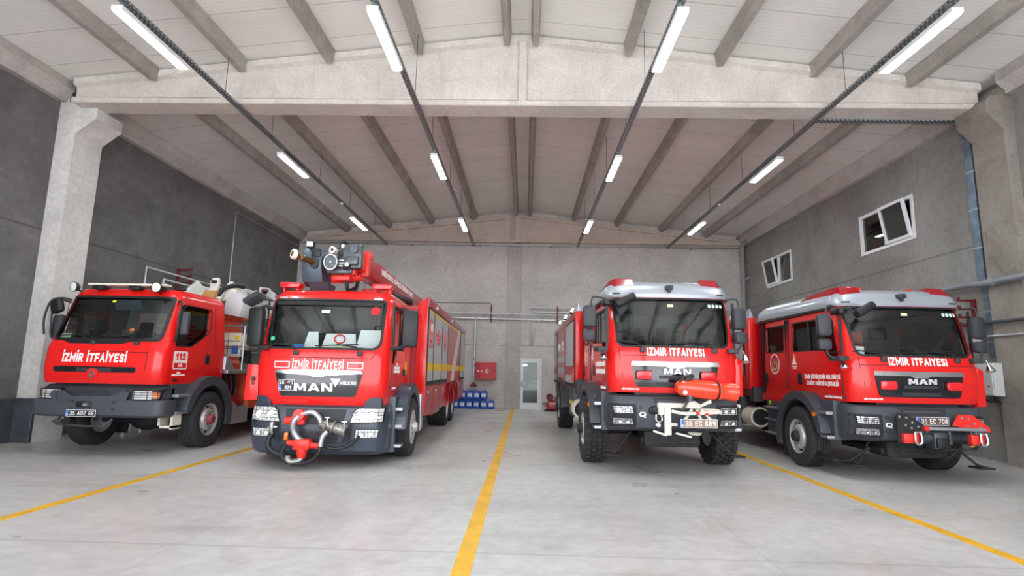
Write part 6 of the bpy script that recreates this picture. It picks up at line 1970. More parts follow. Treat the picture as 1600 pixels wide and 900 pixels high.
        # flood lamps along the roof edge
        for y in (4.3, 5.9, 7.6):
            bm = NB(); obox(bm, (s*(X-0.0), y, zt+0.10), (0.09, 0.20, 0.15), (0, s*-18, 0), 0.015); fl = obj('flood_lamp', bm, M['dark'], T)
            bm = NB(); obox(bm, (s*(X+0.05), y, zt+0.083), (0.01, 0.17, 0.12), (0, s*-18, 0)); obox(bm, (s*X, y-0.101, zt+0.10), (0.07, 0.004, 0.12), (0, s*-18, 0)); obj('lamp_lens', bm, M['lens'], fl, smooth=0)
            bm = NB(); box(bm, s*(X-0.06)-0.01, s*(X-0.06)+0.01, y-0.02, y+0.02, zt-0.05, zt+0.06); obj('lamp_stem', bm, M['dark'], fl, smooth=0)
    bm = NB(); box(bm, -0.9, 0.9, 3.34, 3.46, 1.0, 2.55, 0.02); obj('cab_gap_panel', bm, M['dark'], T, smooth=0)
    for s in (-1,):
        bm = NB(); cyl(bm, (s*1.02, 3.5, 0.72), (s*1.02, 4.0, 0.72), 0.20, seg=24); cyl(bm, (s*1.02, 3.46, 0.72), (s*1.02, 3.52, 0.72), 0.215, seg=24); obj('air_tank', bm, M['cream'], T)
        bm = NB(); cyl(bm, (s*1.02, 3.45, 0.72), (s*1.02, 3.458, 0.72), 0.17, seg=24); obj('tank_end', bm, M['dark'], T)
    chassis(T, 0.4, 9.2, [(1.42, 0.55), (7.3, 0.55)])
    return sh, bp
def hs_root(T): return T
M['glassdark'] = glass('tinted_side_glass', (0.68, 0.72, 0.72, 1), 0.08)
M['crest'] = mat('crest_red', rgb(190, 40, 44), 0.4)
M['gold'] = mat('gold_print', rgb(236, 206, 150), 0.4)
M['redband'] = mat('red_band', rgb(176, 60, 62), 0.45)

# ------------------------------------------------ third truck
T3 = thing('fire_engine', 'silver-roofed red fire engine with knobbly tyres and an orange water monitor on its bumper', 'fire engine', (2.36, 8.75, 0), math.radians(1.3), 'fire engines in the hall')
sh3, bp3 = crew_truck(T3, 3)
w3 = {'o': make_wheel(0.56, 0.38, 0.27, 'front', M['rim'], M['dark'], offroad=True)}
put_wheels(T3, w3, [('o', s, 1.29 if y < 2 else 1.22, y, 0.565) for s in (-1, 1) for y in (1.42, 7.3)])
# white mount, number plate, orange monitor
bm = NB()
box(bm, -0.22, -0.02, -0.16, -0.08, 0.84, 1.06, 0.008); box(bm, -0.12, 0.0, -0.20, -0.12, 0.44, 1.06, 0.01); box(bm, -0.24, 0.32, -0.18, -0.10, 0.98, 1.08, 0.01)
obox(bm, (-0.22, -0.2, 0.48), (0.26, 0.05, 0.04), (0, 18, 0), 0.006); obox(bm, (0.22, -0.2, 0.45), (0.30, 0.05, 0.04), (0, 14, 0), 0.006)
box(bm, 0.0, 0.12, -0.18, -0.12, 0.62, 0.68, 0.006)
obj('mounting_bracket', bm, M['cream'], T3)
bm = NB()
tube(bm, smoothpath([(0.0, -0.22, 0.92), (0.2, -0.30, 0.89), (0.5, -0.33, 0.90), (0.84, -0.28, 0.92), (0.92, -0.2, 0.92), (0.84, -0.16, 0.95), (0.5, -0.14, 0.96)], 5), 0.035, 10)
tube(bm, [(0.30, -0.22, 1.04), (0.52, -0.24, 1.03), (0.74, -0.22, 1.12)], 0.03, 8)
for x0, x1 in ((0.36, 0.20), (0.44, 0.56), (0.52, 0.78)):
    tube(bm, [(x0, -0.28, 0.98), (x1, -0.24, 0.70)], 0.028, 8)
lathe(bm, [(0.0, 0.0), (0.17, 0.0), (0.15, 0.07), (0.07, 0.12), (0.05, 0.12)], (0.38, -0.22, 1.0), (0, 0, 1), 20)
lathe(bm, [(0.0, 0.0), (0.10, 0.0), (0.13, 0.04), (0, 0.06)], (0.44, -0.18, 0.46), (0, 0, 1), 18)
obj('monitor_stand', bm, M['cream'], T3)
bm = NB()
for k, x in enumerate((0.40, 0.56, 0.70)):
    cyl(bm, (x, -0.333+0.01*k*k, 0.898), (x+0.07, -0.333+0.012*k*k, 0.90), 0.037, seg=12)
obj('red_reflectors', bm, M['redlamp'], T3)
bm = NB(); cyl(bm, (0.34, -0.22, 1.08), (0.34, -0.22, 1.28), 0.075, seg=18); tube(bm, smoothpath([(0.28, -0.28, 1.12), (0.20, -0.32, 1.02), (0.12, -0.28, 0.90)], 4), 0.02, 8); obj('swivel_joint', bm, M['pewter_d'], T3)
M['orange'] = mat('orange_red_monitor', rgb(248, 66, 34), 0.28, coat=0.4)
bm = NB()
a = Vector((0.00, -0.22, 1.32)); b_ = Vector((1.17, -0.12, 1.23)); d = (b_-a).normalized()
lathe(bm, [(0, -0.08), (0.07, -0.07), (0.12, 0.0), (0.13, 0.10), (0.14, 0.22), (0.14, 0.53), (0.12, 0.56)], a, d, 26)
mo = obj('water_monitor', bm, M['orange'], T3)
bm = NB(); lathe(bm, [(0.125, 0.55), (0.14, 0.58), (0.118, 0.68), (0.13, 0.74), (0.135, 0.86), (0.10, 0.87), (0.09, 0.78), (0, 0.74)], a, d, 26); obj('monitor_nozzle', bm, M['orange'], mo)
bm = NB(); lathe(bm, [(0.12, 0.55), (0.141, 0.553), (0.141, 0.568), (0.12, 0.572)], a, d, 26); obj('rubber_seal', bm, M['black'], mo)
bm = NB(); cyl(bm, (0.02, -0.325, 1.25), (0.02, -0.375, 1.25), 0.035, seg=14); obj('pivot_bolt', bm, M['alu'], mo)
bm = NB(); obox(bm, (0.12, -0.24, 1.46), (0.16, 0.09, 0.07), (0, -38, 0), 0.015); tube(bm, smoothpath([(-0.04, -0.25, 1.36), (0.02, -0.28, 1.46), (0.14, -0.26, 1.50)], 4), 0.02, 8); obj('control_box', bm, M['black'], mo)
remap([o for o in kids(T3) if o.name.split('.')[0] in ('mounting_bracket', 'monitor_stand', 'red_reflectors', 'swivel_joint')], lambda x: -0.16+(x+0.02)*0.80, lambda z: 1.08-(1.08-z)*0.74 if z < 1.08 else z)
plate(T3, '35 EC 689', fr((0.22, -0.34, 0.80)), 0.54, 0.125, M['ptan'])
# covered hook and shackle on the bumper
bm = NB(); box(bm, -0.40, -0.20, bp3.front(0.3, .95)-0.09, bp3.front(0.3, .95)+0.02, 0.92, 1.02, 0.02); box(bm, -0.43, -0.17, bp3.front(0.3, .95)-0.05, bp3.front(0.3, .95)+0.02, 0.90, 1.0, 0.015); obj('hook_cover', bm, M['black'], T3)
bm = NB(); tube(bm, smoothpath([(-0.34, -0.08, 0.90), (-0.345, -0.09, 0.82), (-0.30, -0.09, 0.79), (-0.255, -0.09, 0.82), (-0.26, -0.08, 0.90)], 4), 0.014, 8); obj('shackle', bm, M['chrome'], T3)
bm = NB(); cyl(bm, (-0.30, -0.06, 0.74), (-0.30, bp3.front(0.3, .74)+0.02, 0.74), 0.03, seg=14); obj('round_label', bm, M['wht'], T3)

shift_body(T3, 0.035)
# ------------------------------------------------ fourth truck
T4 = thing('fire_engine', 'silver-roofed red fire engine nearest the right wall with a winch frame on its bumper', 'fire engine', (6.11, 8.75, 0), math.radians(0.3), 'fire engines in the hall')
sh4, bp4 = crew_truck(T4, 4)
w4 = {'f': make_wheel(0.51, 0.34, 0.285, 'front', M['rim'], M['dark']), 'r': make_wheel(0.51, 0.5, 0.285, 'rear', M['rim'], M['dark'])}
put_wheels(T4, w4, [('f', -1, 1.26, 1.42, 0.51), ('f', 1, 1.26, 1.42, 0.51), ('r', -1, 1.19, 7.3, 0.51), ('r', 1, 1.19, 7.3, 0.51)])
plate(T4, '35 EC 708', fr((0.10, bp4.front(0.15, .92)-0.03, 0.965)), 0.48, 0.12, M['pbrown'])
# winch frame
for s in (-1, 1):
    P = [(-0.20, -0.28), (0.16, -0.28), (0.20, -0.12), (0.28, -0.02), (0.02, 0.14), (-0.16, 0.16), (-0.20, 0.10)]
    if s > 0: P = [(-x, z) for x, z in P][::-1]; P = [(-0.30, -0.02), (0.34, -0.10), (0.34, -0.04), (0.06, 0.14), (-0.18, 0.15), (-0.24, 0.08)]
    bm = NB(); prism(bm, P, fr((-0.24 if s < 0 else 0.86, -0.14, 0.86)), -0.02, 0.015, 0.004)
    pl = obj('winch_side_plate', bm, M['dark'] if s < 0 else M['redp'], T4, smooth=0, label='black perforated winch plate' if s < 0 else 'red winch plate with bolts')
    bm = NB()
    for x, z in ((-0.16, 0.10), (-0.04, 0.09), (0.06, 0.02), (-0.06, -0.02), (0.04, -0.06), (0.16, -0.04)):
        x0 = (-0.24 if s < 0 else 0.86) + x
        cyl(bm, (x0, -0.155, 0.86+z), (x0, -0.172, 0.86+z), 0.018, seg=10)
    obj('bolts', bm, M['alu'], pl)
    bm = NB(); box(bm, (-0.38 if s < 0 else 0.80), (-0.12 if s < 0 else 1.02), -0.22, -0.12, 0.58, 0.72, 0.01); obj('winch_foot', bm, M['redp'], T4)
    x = -0.16 if s < 0 else 0.98
    bm = NB(); tube(bm, smoothpath([(x-0.05, -0.24, 0.74), (x-0.055, -0.25, 0.62), (x, -0.25, 0.57), (x+0.055, -0.25, 0.62), (x+0.05, -0.24, 0.74)], 5), 0.02, 8); cyl(bm, (x-0.07, -0.24, 0.745), (x+0.07, -0.24, 0.745), 0.014); obj('shackle', bm, M['chrome'], T4)
bm = NB(); box(bm, 0.06, 1.12, -0.21, -0.15, 0.775, 0.82, 0.006); obj('winch_crossbar', bm, M['alu'], T4, smooth=0)
bm = NB(); box(bm, 0.0, 0.08, -0.215, -0.145, 0.765, 0.83, 0.004); box(bm, 1.08, 1.14, -0.215, -0.145, 0.765, 0.83, 0.004); obj('crossbar_end', bm, M['redp'], T4, smooth=0)
bm = NB(); cyl(bm, (0.50, -0.08, 0.66), (0.84, -0.08, 0.66), 0.07, seg=18); cyl(bm, (0.0, -0.08, 0.66), (0.16, -0.08, 0.66), 0.09, seg=18); box(bm, 0.16, 0.40, -0.20, 0.0, 0.50, 0.74, 0.02); box(bm, 0.44, 0.50, -0.18, 0.0, 0.56, 0.76, 0.01); box(bm, 0.82, 0.88, -0.18, 0.0, 0.56, 0.76, 0.01)
wn = obj('winch', bm, M['pewter_d'], T4)
bm = NB(); box(bm, 0.18, 0.38, -0.24, -0.20, 0.52, 0.66, 0.01); obj('winch_motor_cover', bm, M['black'], wn)
bm = NB()
for k in range(9): cyl(bm, (0.515+0.035*k, -0.08, 0.66), (0.53+0.035*k, -0.08, 0.66), 0.078, seg=14)
obj('winch_rope', bm, M['dark'], wn)
bm = NB(); tube(bm, [(0.30, -0.22, 0.50), (0.9, -0.2, 0.52)], 0.014, 6); tube(bm, smoothpath([(0.3, -0.2, 0.5), (0.36, -0.2, 0.38), (0.5, -0.2, 0.46), (0.62, -0.2, 0.5)], 4), 0.012, 6); cyl(bm, (0.80, -0.23, 0.55), (0.88, -0.23, 0.555), 0.018); obj('winch_lever', bm, M['dark'], wn)
bm = NB(); box(bm, 0.76, 0.84, -0.24, -0.22, 0.545, 0.57); obj('amber_tag', bm, M['amber'], wn, smooth=0)
remap([o for o in kids(T4) + [k for p in kids(T4) for k in kids(p)] if o.name.split('.')[0] in ('winch_side_plate', 'bolts', 'winch_foot', 'shackle', 'winch_crossbar', 'crossbar_end', 'winch', 'winch_motor_cover', 'winch_rope', 'winch_lever', 'amber_tag') and (o.parent == T4 or o.parent.parent == T4)], lambda x: -0.52+(x+0.44)*0.835, lambda z: z+0.07)
# running board under the left door
bm = NB(); tube(bm, [(-1.16, 1.0, 0.36), (-1.1, 0.46, 0.30), (-1.0, 0.30, 0.30), (-0.72, 0.24, 0.52)], 0.02, 8); box(bm, -1.2, -1.05, 0.42, 1.0, 0.28, 0.31, 0.006); obj('running_board', bm, M['dark'], T4)
bm = NB(); prism(bm, [(-0.86, 1.98), (-0.58, 1.98), (-0.58, 2.10), (-0.86, 2.12)], fr((0, 0.42, 0)), 0, 0.006); obj('permit_card', bm, M['paper'], T4, smooth=0)
bm = NB()
for k in range(3):
    tube(bm, smoothpath([(-0.2+0.28*k, 0.9, 3.06), (-0.1+0.28*k, 0.9, 3.11), (0.04+0.28*k, 0.9, 3.07)], 3), 0.012, 6)
box(bm, -0.33, -0.29, 0.84, 0.9, 3.05, 3.14); box(bm, 0.50, 0.56, 0.84, 0.9, 3.05, 3.13)
obj('roof_hooks', bm, M['redp'], T4)
shift_body(T4, -0.045)
# ================================================================== FIRST TRUCK: ladder platform with day cab
def ladder_truck():
    T = thing('fire_engine', 'red ladder truck with folded white ladder and round spotlights, parked by the dark left wall', 'fire engine', (-7.25, 9.28, 0), 0.0, 'fire engines in the hall')
    sh = Shell([(1.20, 1.05, 0.05, 1.95, 0.17), (1.27, 1.07, 0.02, 1.95, 0.17), (1.50, 1.08, 0.0, 1.95, 0.17), (1.80, 1.08, 0.03, 1.95, 0.17), (1.92, 1.07, 0.08, 1.95, 0.17),
                (2.30, 1.03, 0.22, 1.95, 0.19), (2.74, 0.99, 0.37, 1.95, 0.18), (2.82, 0.97, 0.41, 1.93, 0.18), (2.89, 0.91, 0.50, 1.88, 0.16), (2.92, 0.76, 0.75, 1.8, 0.1)], 0.06)
    cab = sh.build('cab_shell', [M['red'], M['interior']], T)
    ws = rr(-0.94, 0.94, 1.93, 2.75, 0.06, 5, rb=0.08)
    c1 = NB(); prism(c1, [(x*(1 if z > 2.3 else 1.02), z) for x, z in ws], fr((0, 0.70, 0)), 0, 1.2)
    win = [(0.34, 1.86), (0.86, 1.86), (1.34, 2.12), (1.44, 2.22), (1.44, 2.58), (1.38, 2.63), (0.62, 2.63), (0.52, 2.58)]
    c2 = NB(); c3 = NB(); c4 = NB()
    for s in (1, -1):
        sideprism(c2, win, s, 0.8, 1.3)
        sideprism(c3, arc(1.42, 0.52, 0.74, 0, 360, 40)[:-1], s, 0.6, 1.3)
    prism(c4, rr(-0.75, -0.02, 2.02, 2.58, 0.05), fr((0, 2.1, 0)), 0, 0.3); prism(c4, rr(0.10, 0.75, 2.02, 2.58, 0.05), fr((0, 2.1, 0)), 0, 0.3)
    boolcut(cab, [c1, c2, c3, c4])
    sh.sheet('windscreen', M['glass'], T, -0.97, 0.97, 1.89, 2.78, 0.022)
    gasket('windscreen_seal', [(x*(1 if z > 2.3 else 1.02), z) for x, z in ws], 0.045, sh.front, T, M['black'])
    for s in (-1, 1):
        bm = NB(); sideprism(bm, win, s, 0.985, 0.989); obj('side_window', bm, M['glass'], T, smooth=0)
        gasket('window_seal', win if s > 0 else flipu(win), 0.03, None, T, M['black'], 0.005, RIGHT(1.045) if s > 0 else LEFT(-1.045))
        for y in (0.30, 1.62):
            bm = NB(); tube(bm, [(s*(sh.side(z)+0.001), y+(0.12 if z > 2 and y < 1 else 0), z) for z in (1.2, 1.9, 2.3, 2.7)], 0.005, 5)
            obj('door_seam', bm, M['black'], T)
        bm = NB(); sideprism(bm, rr(1.28, 1.42, 1.56, 1.74, 0.03), s, 1.07, 1.10, 0.008); obj('door_handle', bm, M['black'], T)
    bm = NB()
    tube(bm, [(x, sh.front(x, 1.74)-0.001, 1.74) for x in [-0.78+1.56*k/20 for k in range(21)]], 0.004, 5)
    for s in (1,):
        tube(bm, [(s*0.79, sh.front(0.79, z)-0.001, z) for z in (1.22, 1.5, 1.74, 1.92)], 0.005, 5)
    obj('panel_seam', bm, M['black'], T)
    # black scuttle under the screen, grille slot, badge
    slab('scuttle', [(-0.62, 1.875), (0.30, 1.875), (0.46, 1.92), (0.92, 1.935), (0.92, 1.955), (-0.92, 1.955), (-0.92, 1.93), (-0.72, 1.92)], XZ, 0.006, M['black'], T, sh.front, sub=0.1)
    g = slab('grille', rr(-0.80, 0.64, 1.39, 1.485, 0.04, 5), XZ, 0.006, M['gloss'], T, sh.front, sub=0.08)
    slab('grille_mesh', rr(-0.38, 0.24, 1.40, 1.465, 0.01), XZ, 0.006, M['mesh'], g, sh.front, sub=0.1, off=0.006)
    slab('badge_plinth', [(-0.16, 1.30), (0.0, 1.30), (0.02, 1.42), (-0.03, 1.45), (-0.13, 1.45), (-0.18, 1.42)], XZ, 0.014, M['red'], T, sh.front)
    bm = NB(); ringpoly(bm, [(-0.08, 1.27), (-0.02, 1.355), (-0.08, 1.44), (-0.14, 1.355)], [(-0.08, 1.315), (-0.052, 1.355), (-0.08, 1.395), (-0.108, 1.355)], fr((0, sh.front(0, 1.35)-0.012, 0)), 0, 0.02); obj('diamond_badge', bm, M['chrome'], T, smooth=0)
    text('İZMİR İTFAİYESİ', fr((-0.10, -0.002, 1.635)), 1.12, 0.15, M['wht'], T, bold=0.028, conform=sh.front)
    # bumper with stepped corners
    bp = Shell([(0.64, 1.10, 0.06, 0.42, 0.14), (0.68, 1.14, 0.01, 0.42, 0.14), (0.88, 1.15, 0.0, 0.42, 0.14), (0.93, 1.14, 0.02, 0.42, 0.14)], 0.05)
    b = bp.build('bumper', M['anth'], T, wall=0)
    bu = Shell([(0.92, 1.05, 0.10, 0.50, 0.14), (1.13, 1.05, 0.10, 0.50, 0.14), (1.17, 1.02, 0.14, 0.50, 0.12)], 0.05)
    bu.build('bumper_upper', M['anth2'], T, wall=0)
    cf = lambda x, z: bp.front(x, 0.8)
    slab('bumper_centre', [(-0.70, 0.90), (0.42, 0.90), (0.54, 0.93), (0.58, 1.05), (0.50, 1.09), (0.28, 1.00), (-0.40, 0.99), (-0.56, 1.08), (-0.74, 1.08), (-0.80, 1.0)], fr((0, 0.02, 0)), 0.02, M['anth'], b, cf, sub=0.1)
    slab('upper_mesh', rr(-0.42, 0.16, 1.03, 1.10, 0.01), XZ, 0.004, M['mesh'], T, lambda x, z: bu.front(x, 1.0), sub=0.1)
    for s in (-1, 1):
        P = [(0.56, 0.92), (1.02, 0.93), (1.05, 1.11), (0.62, 1.12)]
        P = P if s > 0 else [(-x, z) for x, z in P][::-1]
        hd = slab('headlamp', P, XZ, 0.07, M['black'], T, lambda x, z: bu.front(x, 1.0), sub=0.08)
        cx = s*0.845
        slab('lamp_lens', rr(cx-0.21 if s > 0 else cx-0.10, cx+0.10 if s > 0 else cx+0.21, 0.95, 1.09, 0.02), XZ, 0.02, M['lens'], hd, lambda x, z: bu.front(x, 1.0), sub=0.08, off=0.065)
        slab('indicator', rr(s*0.985-0.035, s*0.985+0.045, 0.965, 1.075, 0.02) if s > 0 else rr(-1.03, -0.95, 0.965, 1.075, 0.02), XZ, 0.02, M['amber'], hd, lambda x, z: bu.front(x, 1.0), sub=0.08, off=0.065)
        bm = NB()
        for k in range(5):
            z = 0.94+0.04*k
            tube(bm, [(s*(0.64+0.4*j/6), bu.front(0.64+0.4*j/6, 1.0)-0.095, z) for j in range(7)], 0.005, 5)
        for x in (0.66, 0.88, 1.02):
            tube(bm, [(s*x, bu.front(x, 1.0)-0.097, 0.93), (s*x, bu.front(x, 1.0)-0.097, 1.11)], 0.005, 5)
        obj('stone_guard', bm, M['black'], hd)
        for x, z in ((s*0.36+(-0.02), 0.90), (s*0.36-0.02, 0.78)):
            bm = NB(); cyl(bm, (x, bp.front(x, .8)+0.01, z), (x, bp.front(x, .8)-0.012, z), 0.026, seg=12); obj('bumper_cap', bm, M['anth2'], b)
    bm = NB(); box(bm, -0.30, -0.02, -0.012, 0.03, 0.80, 0.90, 0.02); hk = obj('tow_recess', bm, M['black'], b)
    bm = NB(); cyl(bm, (-0.14, -0.03, 0.85), (-0.06, -0.03, 0.85), 0.03, seg=12); obj('tow_pin', bm, M['alu'], hk)
    plate(T, '35 ABZ 66', fr((-0.16, -0.03, 0.71)), 0.50, 0.11, M['pblack'])
    # bits hanging below
    bm = NB(); tube(bm, [(-0.62, 0.1, 0.64), (-0.56, 0.0, 0.52), (-0.10, -0.02, 0.50), (0.22, -0.02, 0.50), (0.32, 0.06, 0.62)], 0.016, 8); tube(bm, [(-0.60, 0.1, 0.64), (-0.70, 0.06, 0.56), (-0.56, 0.0, 0.52)], 0.02, 8); obj('front_step', bm, M['pewter_d'], T)
    bm = NB(); cyl(bm, (-0.42, 0.02, 0.58), (-0.42, 0.14, 0.58), 0.055, seg=14); box(bm, -0.55, -0.45, 0.02, 0.1, 0.50, 0.60, 0.02); obj('horn', bm, M['black'], T)
    bm = NB(); box(bm, 0.84, 0.88, 0.45, 0.70, 0.44, 0.68); box(bm, 1.06, 1.10, 0.45, 0.70, 0.42, 0.68); box(bm, 0.84, 1.10, 0.45, 0.70, 0.44, 0.48); obj('lower_step', bm, M['cream'], T, smooth=0)
    sidework(T, 1.42, 0.54, 0.62, 1.19, 0.42, 0.66, 1.20, [1.02, 0.72], 'anth', 0.18, 166)
    # mirrors
    for s in (-1, 1):
        bm = NB(); obox(bm, (s*(1.17 if s > 0 else 1.09), 0.36, 2.27 if s > 0 else 2.18), (0.20, 0.13, 0.42), (0, 0, s*10), 0.05); mo = obj('mirror_housing', bm, M['anth2'], T)
        bm = NB(); tube(bm, smoothpath([(s*0.98, 0.44, 2.62), (s*1.10, 0.30, 2.66), (s*1.16, 0.27, 2.60), (s*1.15, 0.26, 2.2), (s*1.12, 0.27, 1.98), (s*1.03, 0.34, 1.93)], 6), 0.016, 8); obj('mirror_arm', bm, M['black'], T)
    bm = NB(); obox(bm, (-1.06, 0.24, 2.52), (0.22, 0.13, 0.24), (0, -20, -15), 0.05); tube(bm, smoothpath([(-0.96, 0.42, 2.66), (-1.04, 0.28, 2.68), (-1.14, 0.18, 2.60), (-1.18, 0.14, 2.3), (-1.16, 0.16, 2.02)], 5), 0.018, 8); obj('wide_mirror', bm, M['black'], T)
    wipers(T, sh, 1.95, (-0.20, 0.55))
    cab_interior(T, sh, 1.22, 1.95, 1.95, 1.02)
    bm = NB(); obox(bm, (0.02, 0.62, 2.10), (0.20, 0.12, 0.15), (0, -24, 10), 0.02); dv = obj('dash_device', bm, M['black'], T)
    bm = NB(); obox(bm, (0.12, 0.56, 2.15), (0.08, 0.08, 0.07), (0, -24, 10), 0.015); obj('amber_light', bm, M['amber'], dv)
    bm = NB(); prism(bm, [(-0.92, 1.97), (-0.74, 1.97), (-0.70, 2.05), (-0.88, 2.05)], fr((0, 0.22, 0)), 0, 0.005); obj('permit_card', bm, mat('permit_card', rgb(200, 222, 190), 0.6), T, smooth=0)
    bm = NB(); obox(bm, (0.02, 0.52, 2.60), (0.50, 0.03, 0.20), (28, 0, 0), 0.01); obj('sun_visor', bm, M['slate'], T)
    slab('toll_tag', rr(-0.16, -0.09, 2.625, 2.66, 0.008), XZ, 0.004, M['lime'], T, sh.front, off=-0.012)
    # roof: light bar and round lamps
    bm = NB(); box(bm, -0.62, 0.82, 0.30, 0.46, 2.93, 2.965, 0.012); lb = obj('roof_bar', bm, M['cream'], T)
    bm = NB()
    for x in (-0.46, 0.20, 0.60):
        box(bm, x-0.10, x+0.10, 0.34, 0.56, 2.86, 2.93, 0.01)
    obj('bar_foot', bm, M['black'], lb)
    for x, y, tilt in ((-0.88, 0.30, -0.5), (0.70, 0.20, -0.12)):
        bm = NB(); lathe(bm, [(0, 0.12), (0.05, 0.10), (0.085, 0.04), (0.09, 0.0)], (x, y, 2.89), (-tilt*0.6, 1, 0.05), 20); cyl(bm, (x, y+0.06, 2.87), (x*0.93, y+0.22, 2.80), 0.016); sl = obj('spot_lamp', bm, M['black'], T)
        bm = NB(); lathe(bm, [(0, -0.02), (0.05, -0.015), (0.082, 0.0), (0.082, 0.01)], (x, y, 2.89), (-tilt*0.6, 1, 0.05), 20); obj('lamp_lens', bm, M['lampglass'], sl)
    bm = NB(); box(bm, 0.82, 0.94, 0.60, 0.72, 2.90, 2.94, 0.012); obj('side_marker', bm, M['black'], T)
    # door emblem
    for s in (-1, 1):
        fx = lambda y, z: ((s*1.083, y, z), (0, s, 0), (0, 0, 1))
        bm = NB(); prism(bm, rr(-0.20, 0.20, -0.16, 0.16, 0.035), fx(0.52, 1.62), 0, 0.003); sg = obj('sign_112', bm, M['wht'], T, smooth=0)
        bm = NB(); prism(bm, rr(-0.18, 0.18, -0.14, -0.045, 0.02), fx(0.52, 1.62), 0, 0.005); obj('sign_field', bm, M['redlamp'], sg, smooth=0)
        text('112', fx(0.52, 1.685), 0.28, 0.13, M['redlamp'], sg, bold=0.05, t=0.006)
        text('ACİL', fx(0.52, 1.53), 0.13, 0.05, M['wht'], sg, bold=0.03, t=0.007)
        text('İZMİR', fx(0.50, 1.40), 0.10, 0.025, M['wht'], T, bold=0.012)
        text('BÜYÜKŞEHİR BELEDİYESİ', fx(0.50, 1.36), 0.36, 0.028, M['wht'], T, bold=0.012)
        bm = NB(); prism(bm, rr(-0.06, 0.06, -0.02, 0.02, 0.01), fx(0.42, 1.27), 0, 0.006); obj('model_badge', bm, M['black'], T, smooth=0)
    # rear deck
    bm = NB(); box(bm, -1.16, 1.16, 2.0, 8.6, 1.38, 1.46, 0.01); obj('deck', bm, M['alu'], T, smooth=0)
    bm = NB(); prism(bm, [(1.95, 1.46), (2.35, 1.46), (2.05, 1.72), (1.95, 1.72)], RIGHT(0.85), 0, 0.28, 0.005); obj('deck_ramp', bm, M['alu'], T)
    for s in (-1, 1):
        bm = NB(); sideprism(bm, [(3.0, 0.62), (8.4, 0.62), (8.4, 1.36), (3.0, 1.36)], s, 0.80, 1.14, 0.01); lk = obj('side_locker', bm, M['orangered'], T)
        bm = NB(); box(bm, s*0.98-0.1+0.05, s*0.98+0.1+0.0, 2.985, 2.998, 0.66, 0.80); obj('yellow_label', bm, M['yellow'], lk, smooth=0)
        bm = NB(); sideprism(bm, [(2.24, 0.34), (2.98, 0.34), (2.98, 0.70), (2.5, 0.70), (2.3, 0.82)], s, 0.84, 1.16, 0.01); obj('sill_guard', bm, M['alu'], T)
        bm = NB(); sideprism(bm, [(2.22, 0.70), (2.98, 0.72), (2.98, 0.86), (2.5, 0.86), (2.3, 1.0), (2.22, 1.0)], s, 0.78, 1.08, 0.01); obj('red_sill', bm, M['redshade'], T)
        bm = NB()
        for k in range(3): tube(bm, smoothpath([(s*(0.88+0.06*k), 2.4+0.1*k, 1.36), (s*(0.9+0.05*k), 2.5+0.1*k, 1.1), (s*(0.86+0.06*k), 2.45+0.1*k, 0.84)], 4), 0.022, 8)
        obj('hydraulic_pipes', bm, M['anth2'], T)
    # railing
    bm = NB()
    for s in (-1, 1):
        tube(bm, [(s*0.45, 2.6, 2.40), (s*1.13, 2.6, 2.40), (s*1.13, 8.4, 2.40)], 0.02, 8)
        tube(bm, [(s*0.45, 2.6, 1.95), (s*1.13, 2.6, 1.95), (s*1.13, 8.4, 1.95)], 0.016, 8)
        tube(bm, [(s*1.13, 2.6, 1.53), (s*1.13, 8.4, 1.53)], 0.016, 8)
        for y in (2.6, 4.5, 6.4, 8.4):
            cyl(bm, (s*1.13, y, 1.44), (s*1.13, y, 2.40), 0.02, seg=8)
    obj('deck_railing', bm, M['galv'], T)
    # turret
    bm = NB(); lathe(bm, [(0.0, 1.45), (0.66, 1.45), (0.66, 1.60), (0.56, 1.66), (0.56, 2.55), (0.64, 2.60), (0.64, 2.72), (0.0, 2.72)], (0.0, 3.4, 0), (0, 0, 1), 36); tr = obj('turret_column', bm, M['orangered'], T)
    bm = NB(); lathe(bm, [(0.0, 2.72), (0.74, 2.72), (0.76, 2.78), (0.74, 2.84), (0, 2.84)], (0.0, 3.4, 0), (0, 0, 1), 36); obj('turntable', bm, M['cream'], T)
    bm = NB()
    for k in range(20):
        a = 2*PI*k/20; cyl(bm, (0.66*math.cos(a), 3.4+0.66*math.sin(a), 2.62), (0.66*math.cos(a), 3.4+0.66*math.sin(a), 2.70), 0.025, seg=6)
    obj('turret_bolts', bm, M['orangered'], tr)
    # control boxes on the deck
    bm = NB(); box(bm, 0.48, 0.98, 2.75, 3.0, 1.74, 2.26, 0.01); box(bm, 0.98, 1.05, 2.78, 3.0, 1.9, 2.2, 0.01); cb = obj('control_box', bm, M['cream'], T)
    bm = NB()
    for z in (1.92, 2.08): box(bm, 0.49, 0.97, 2.745, 2.751, z-0.006, z+0.006)
    box(bm, 0.70, 0.71, 2.745, 2.751, 1.75, 2.25); obj('box_seams', bm, M['dark'], cb, smooth=0)
    bm = NB(); box(bm, 0.80, 0.94, 2.742, 2.75, 1.80, 1.98); obj('blue_label', bm, M['blueband'], cb, smooth=0)
    bm = NB(); box(bm, 0.84, 0.94, 2.742, 2.75, 2.12, 2.20); obj('yellow_label', bm, M['yellow'], cb, smooth=0)
    bm = NB(); cyl(bm, (1.02, 2.9, 1.82), (1.14, 2.85, 1.82), 0.07, seg=14); box(bm, 0.9, 1.1, 2.9, 3.1, 1.6, 1.8, 0.03); obj('hose_socket', bm, M['black'], T)
    # elevating frame and ladder
    wm = M['ladderwhite']
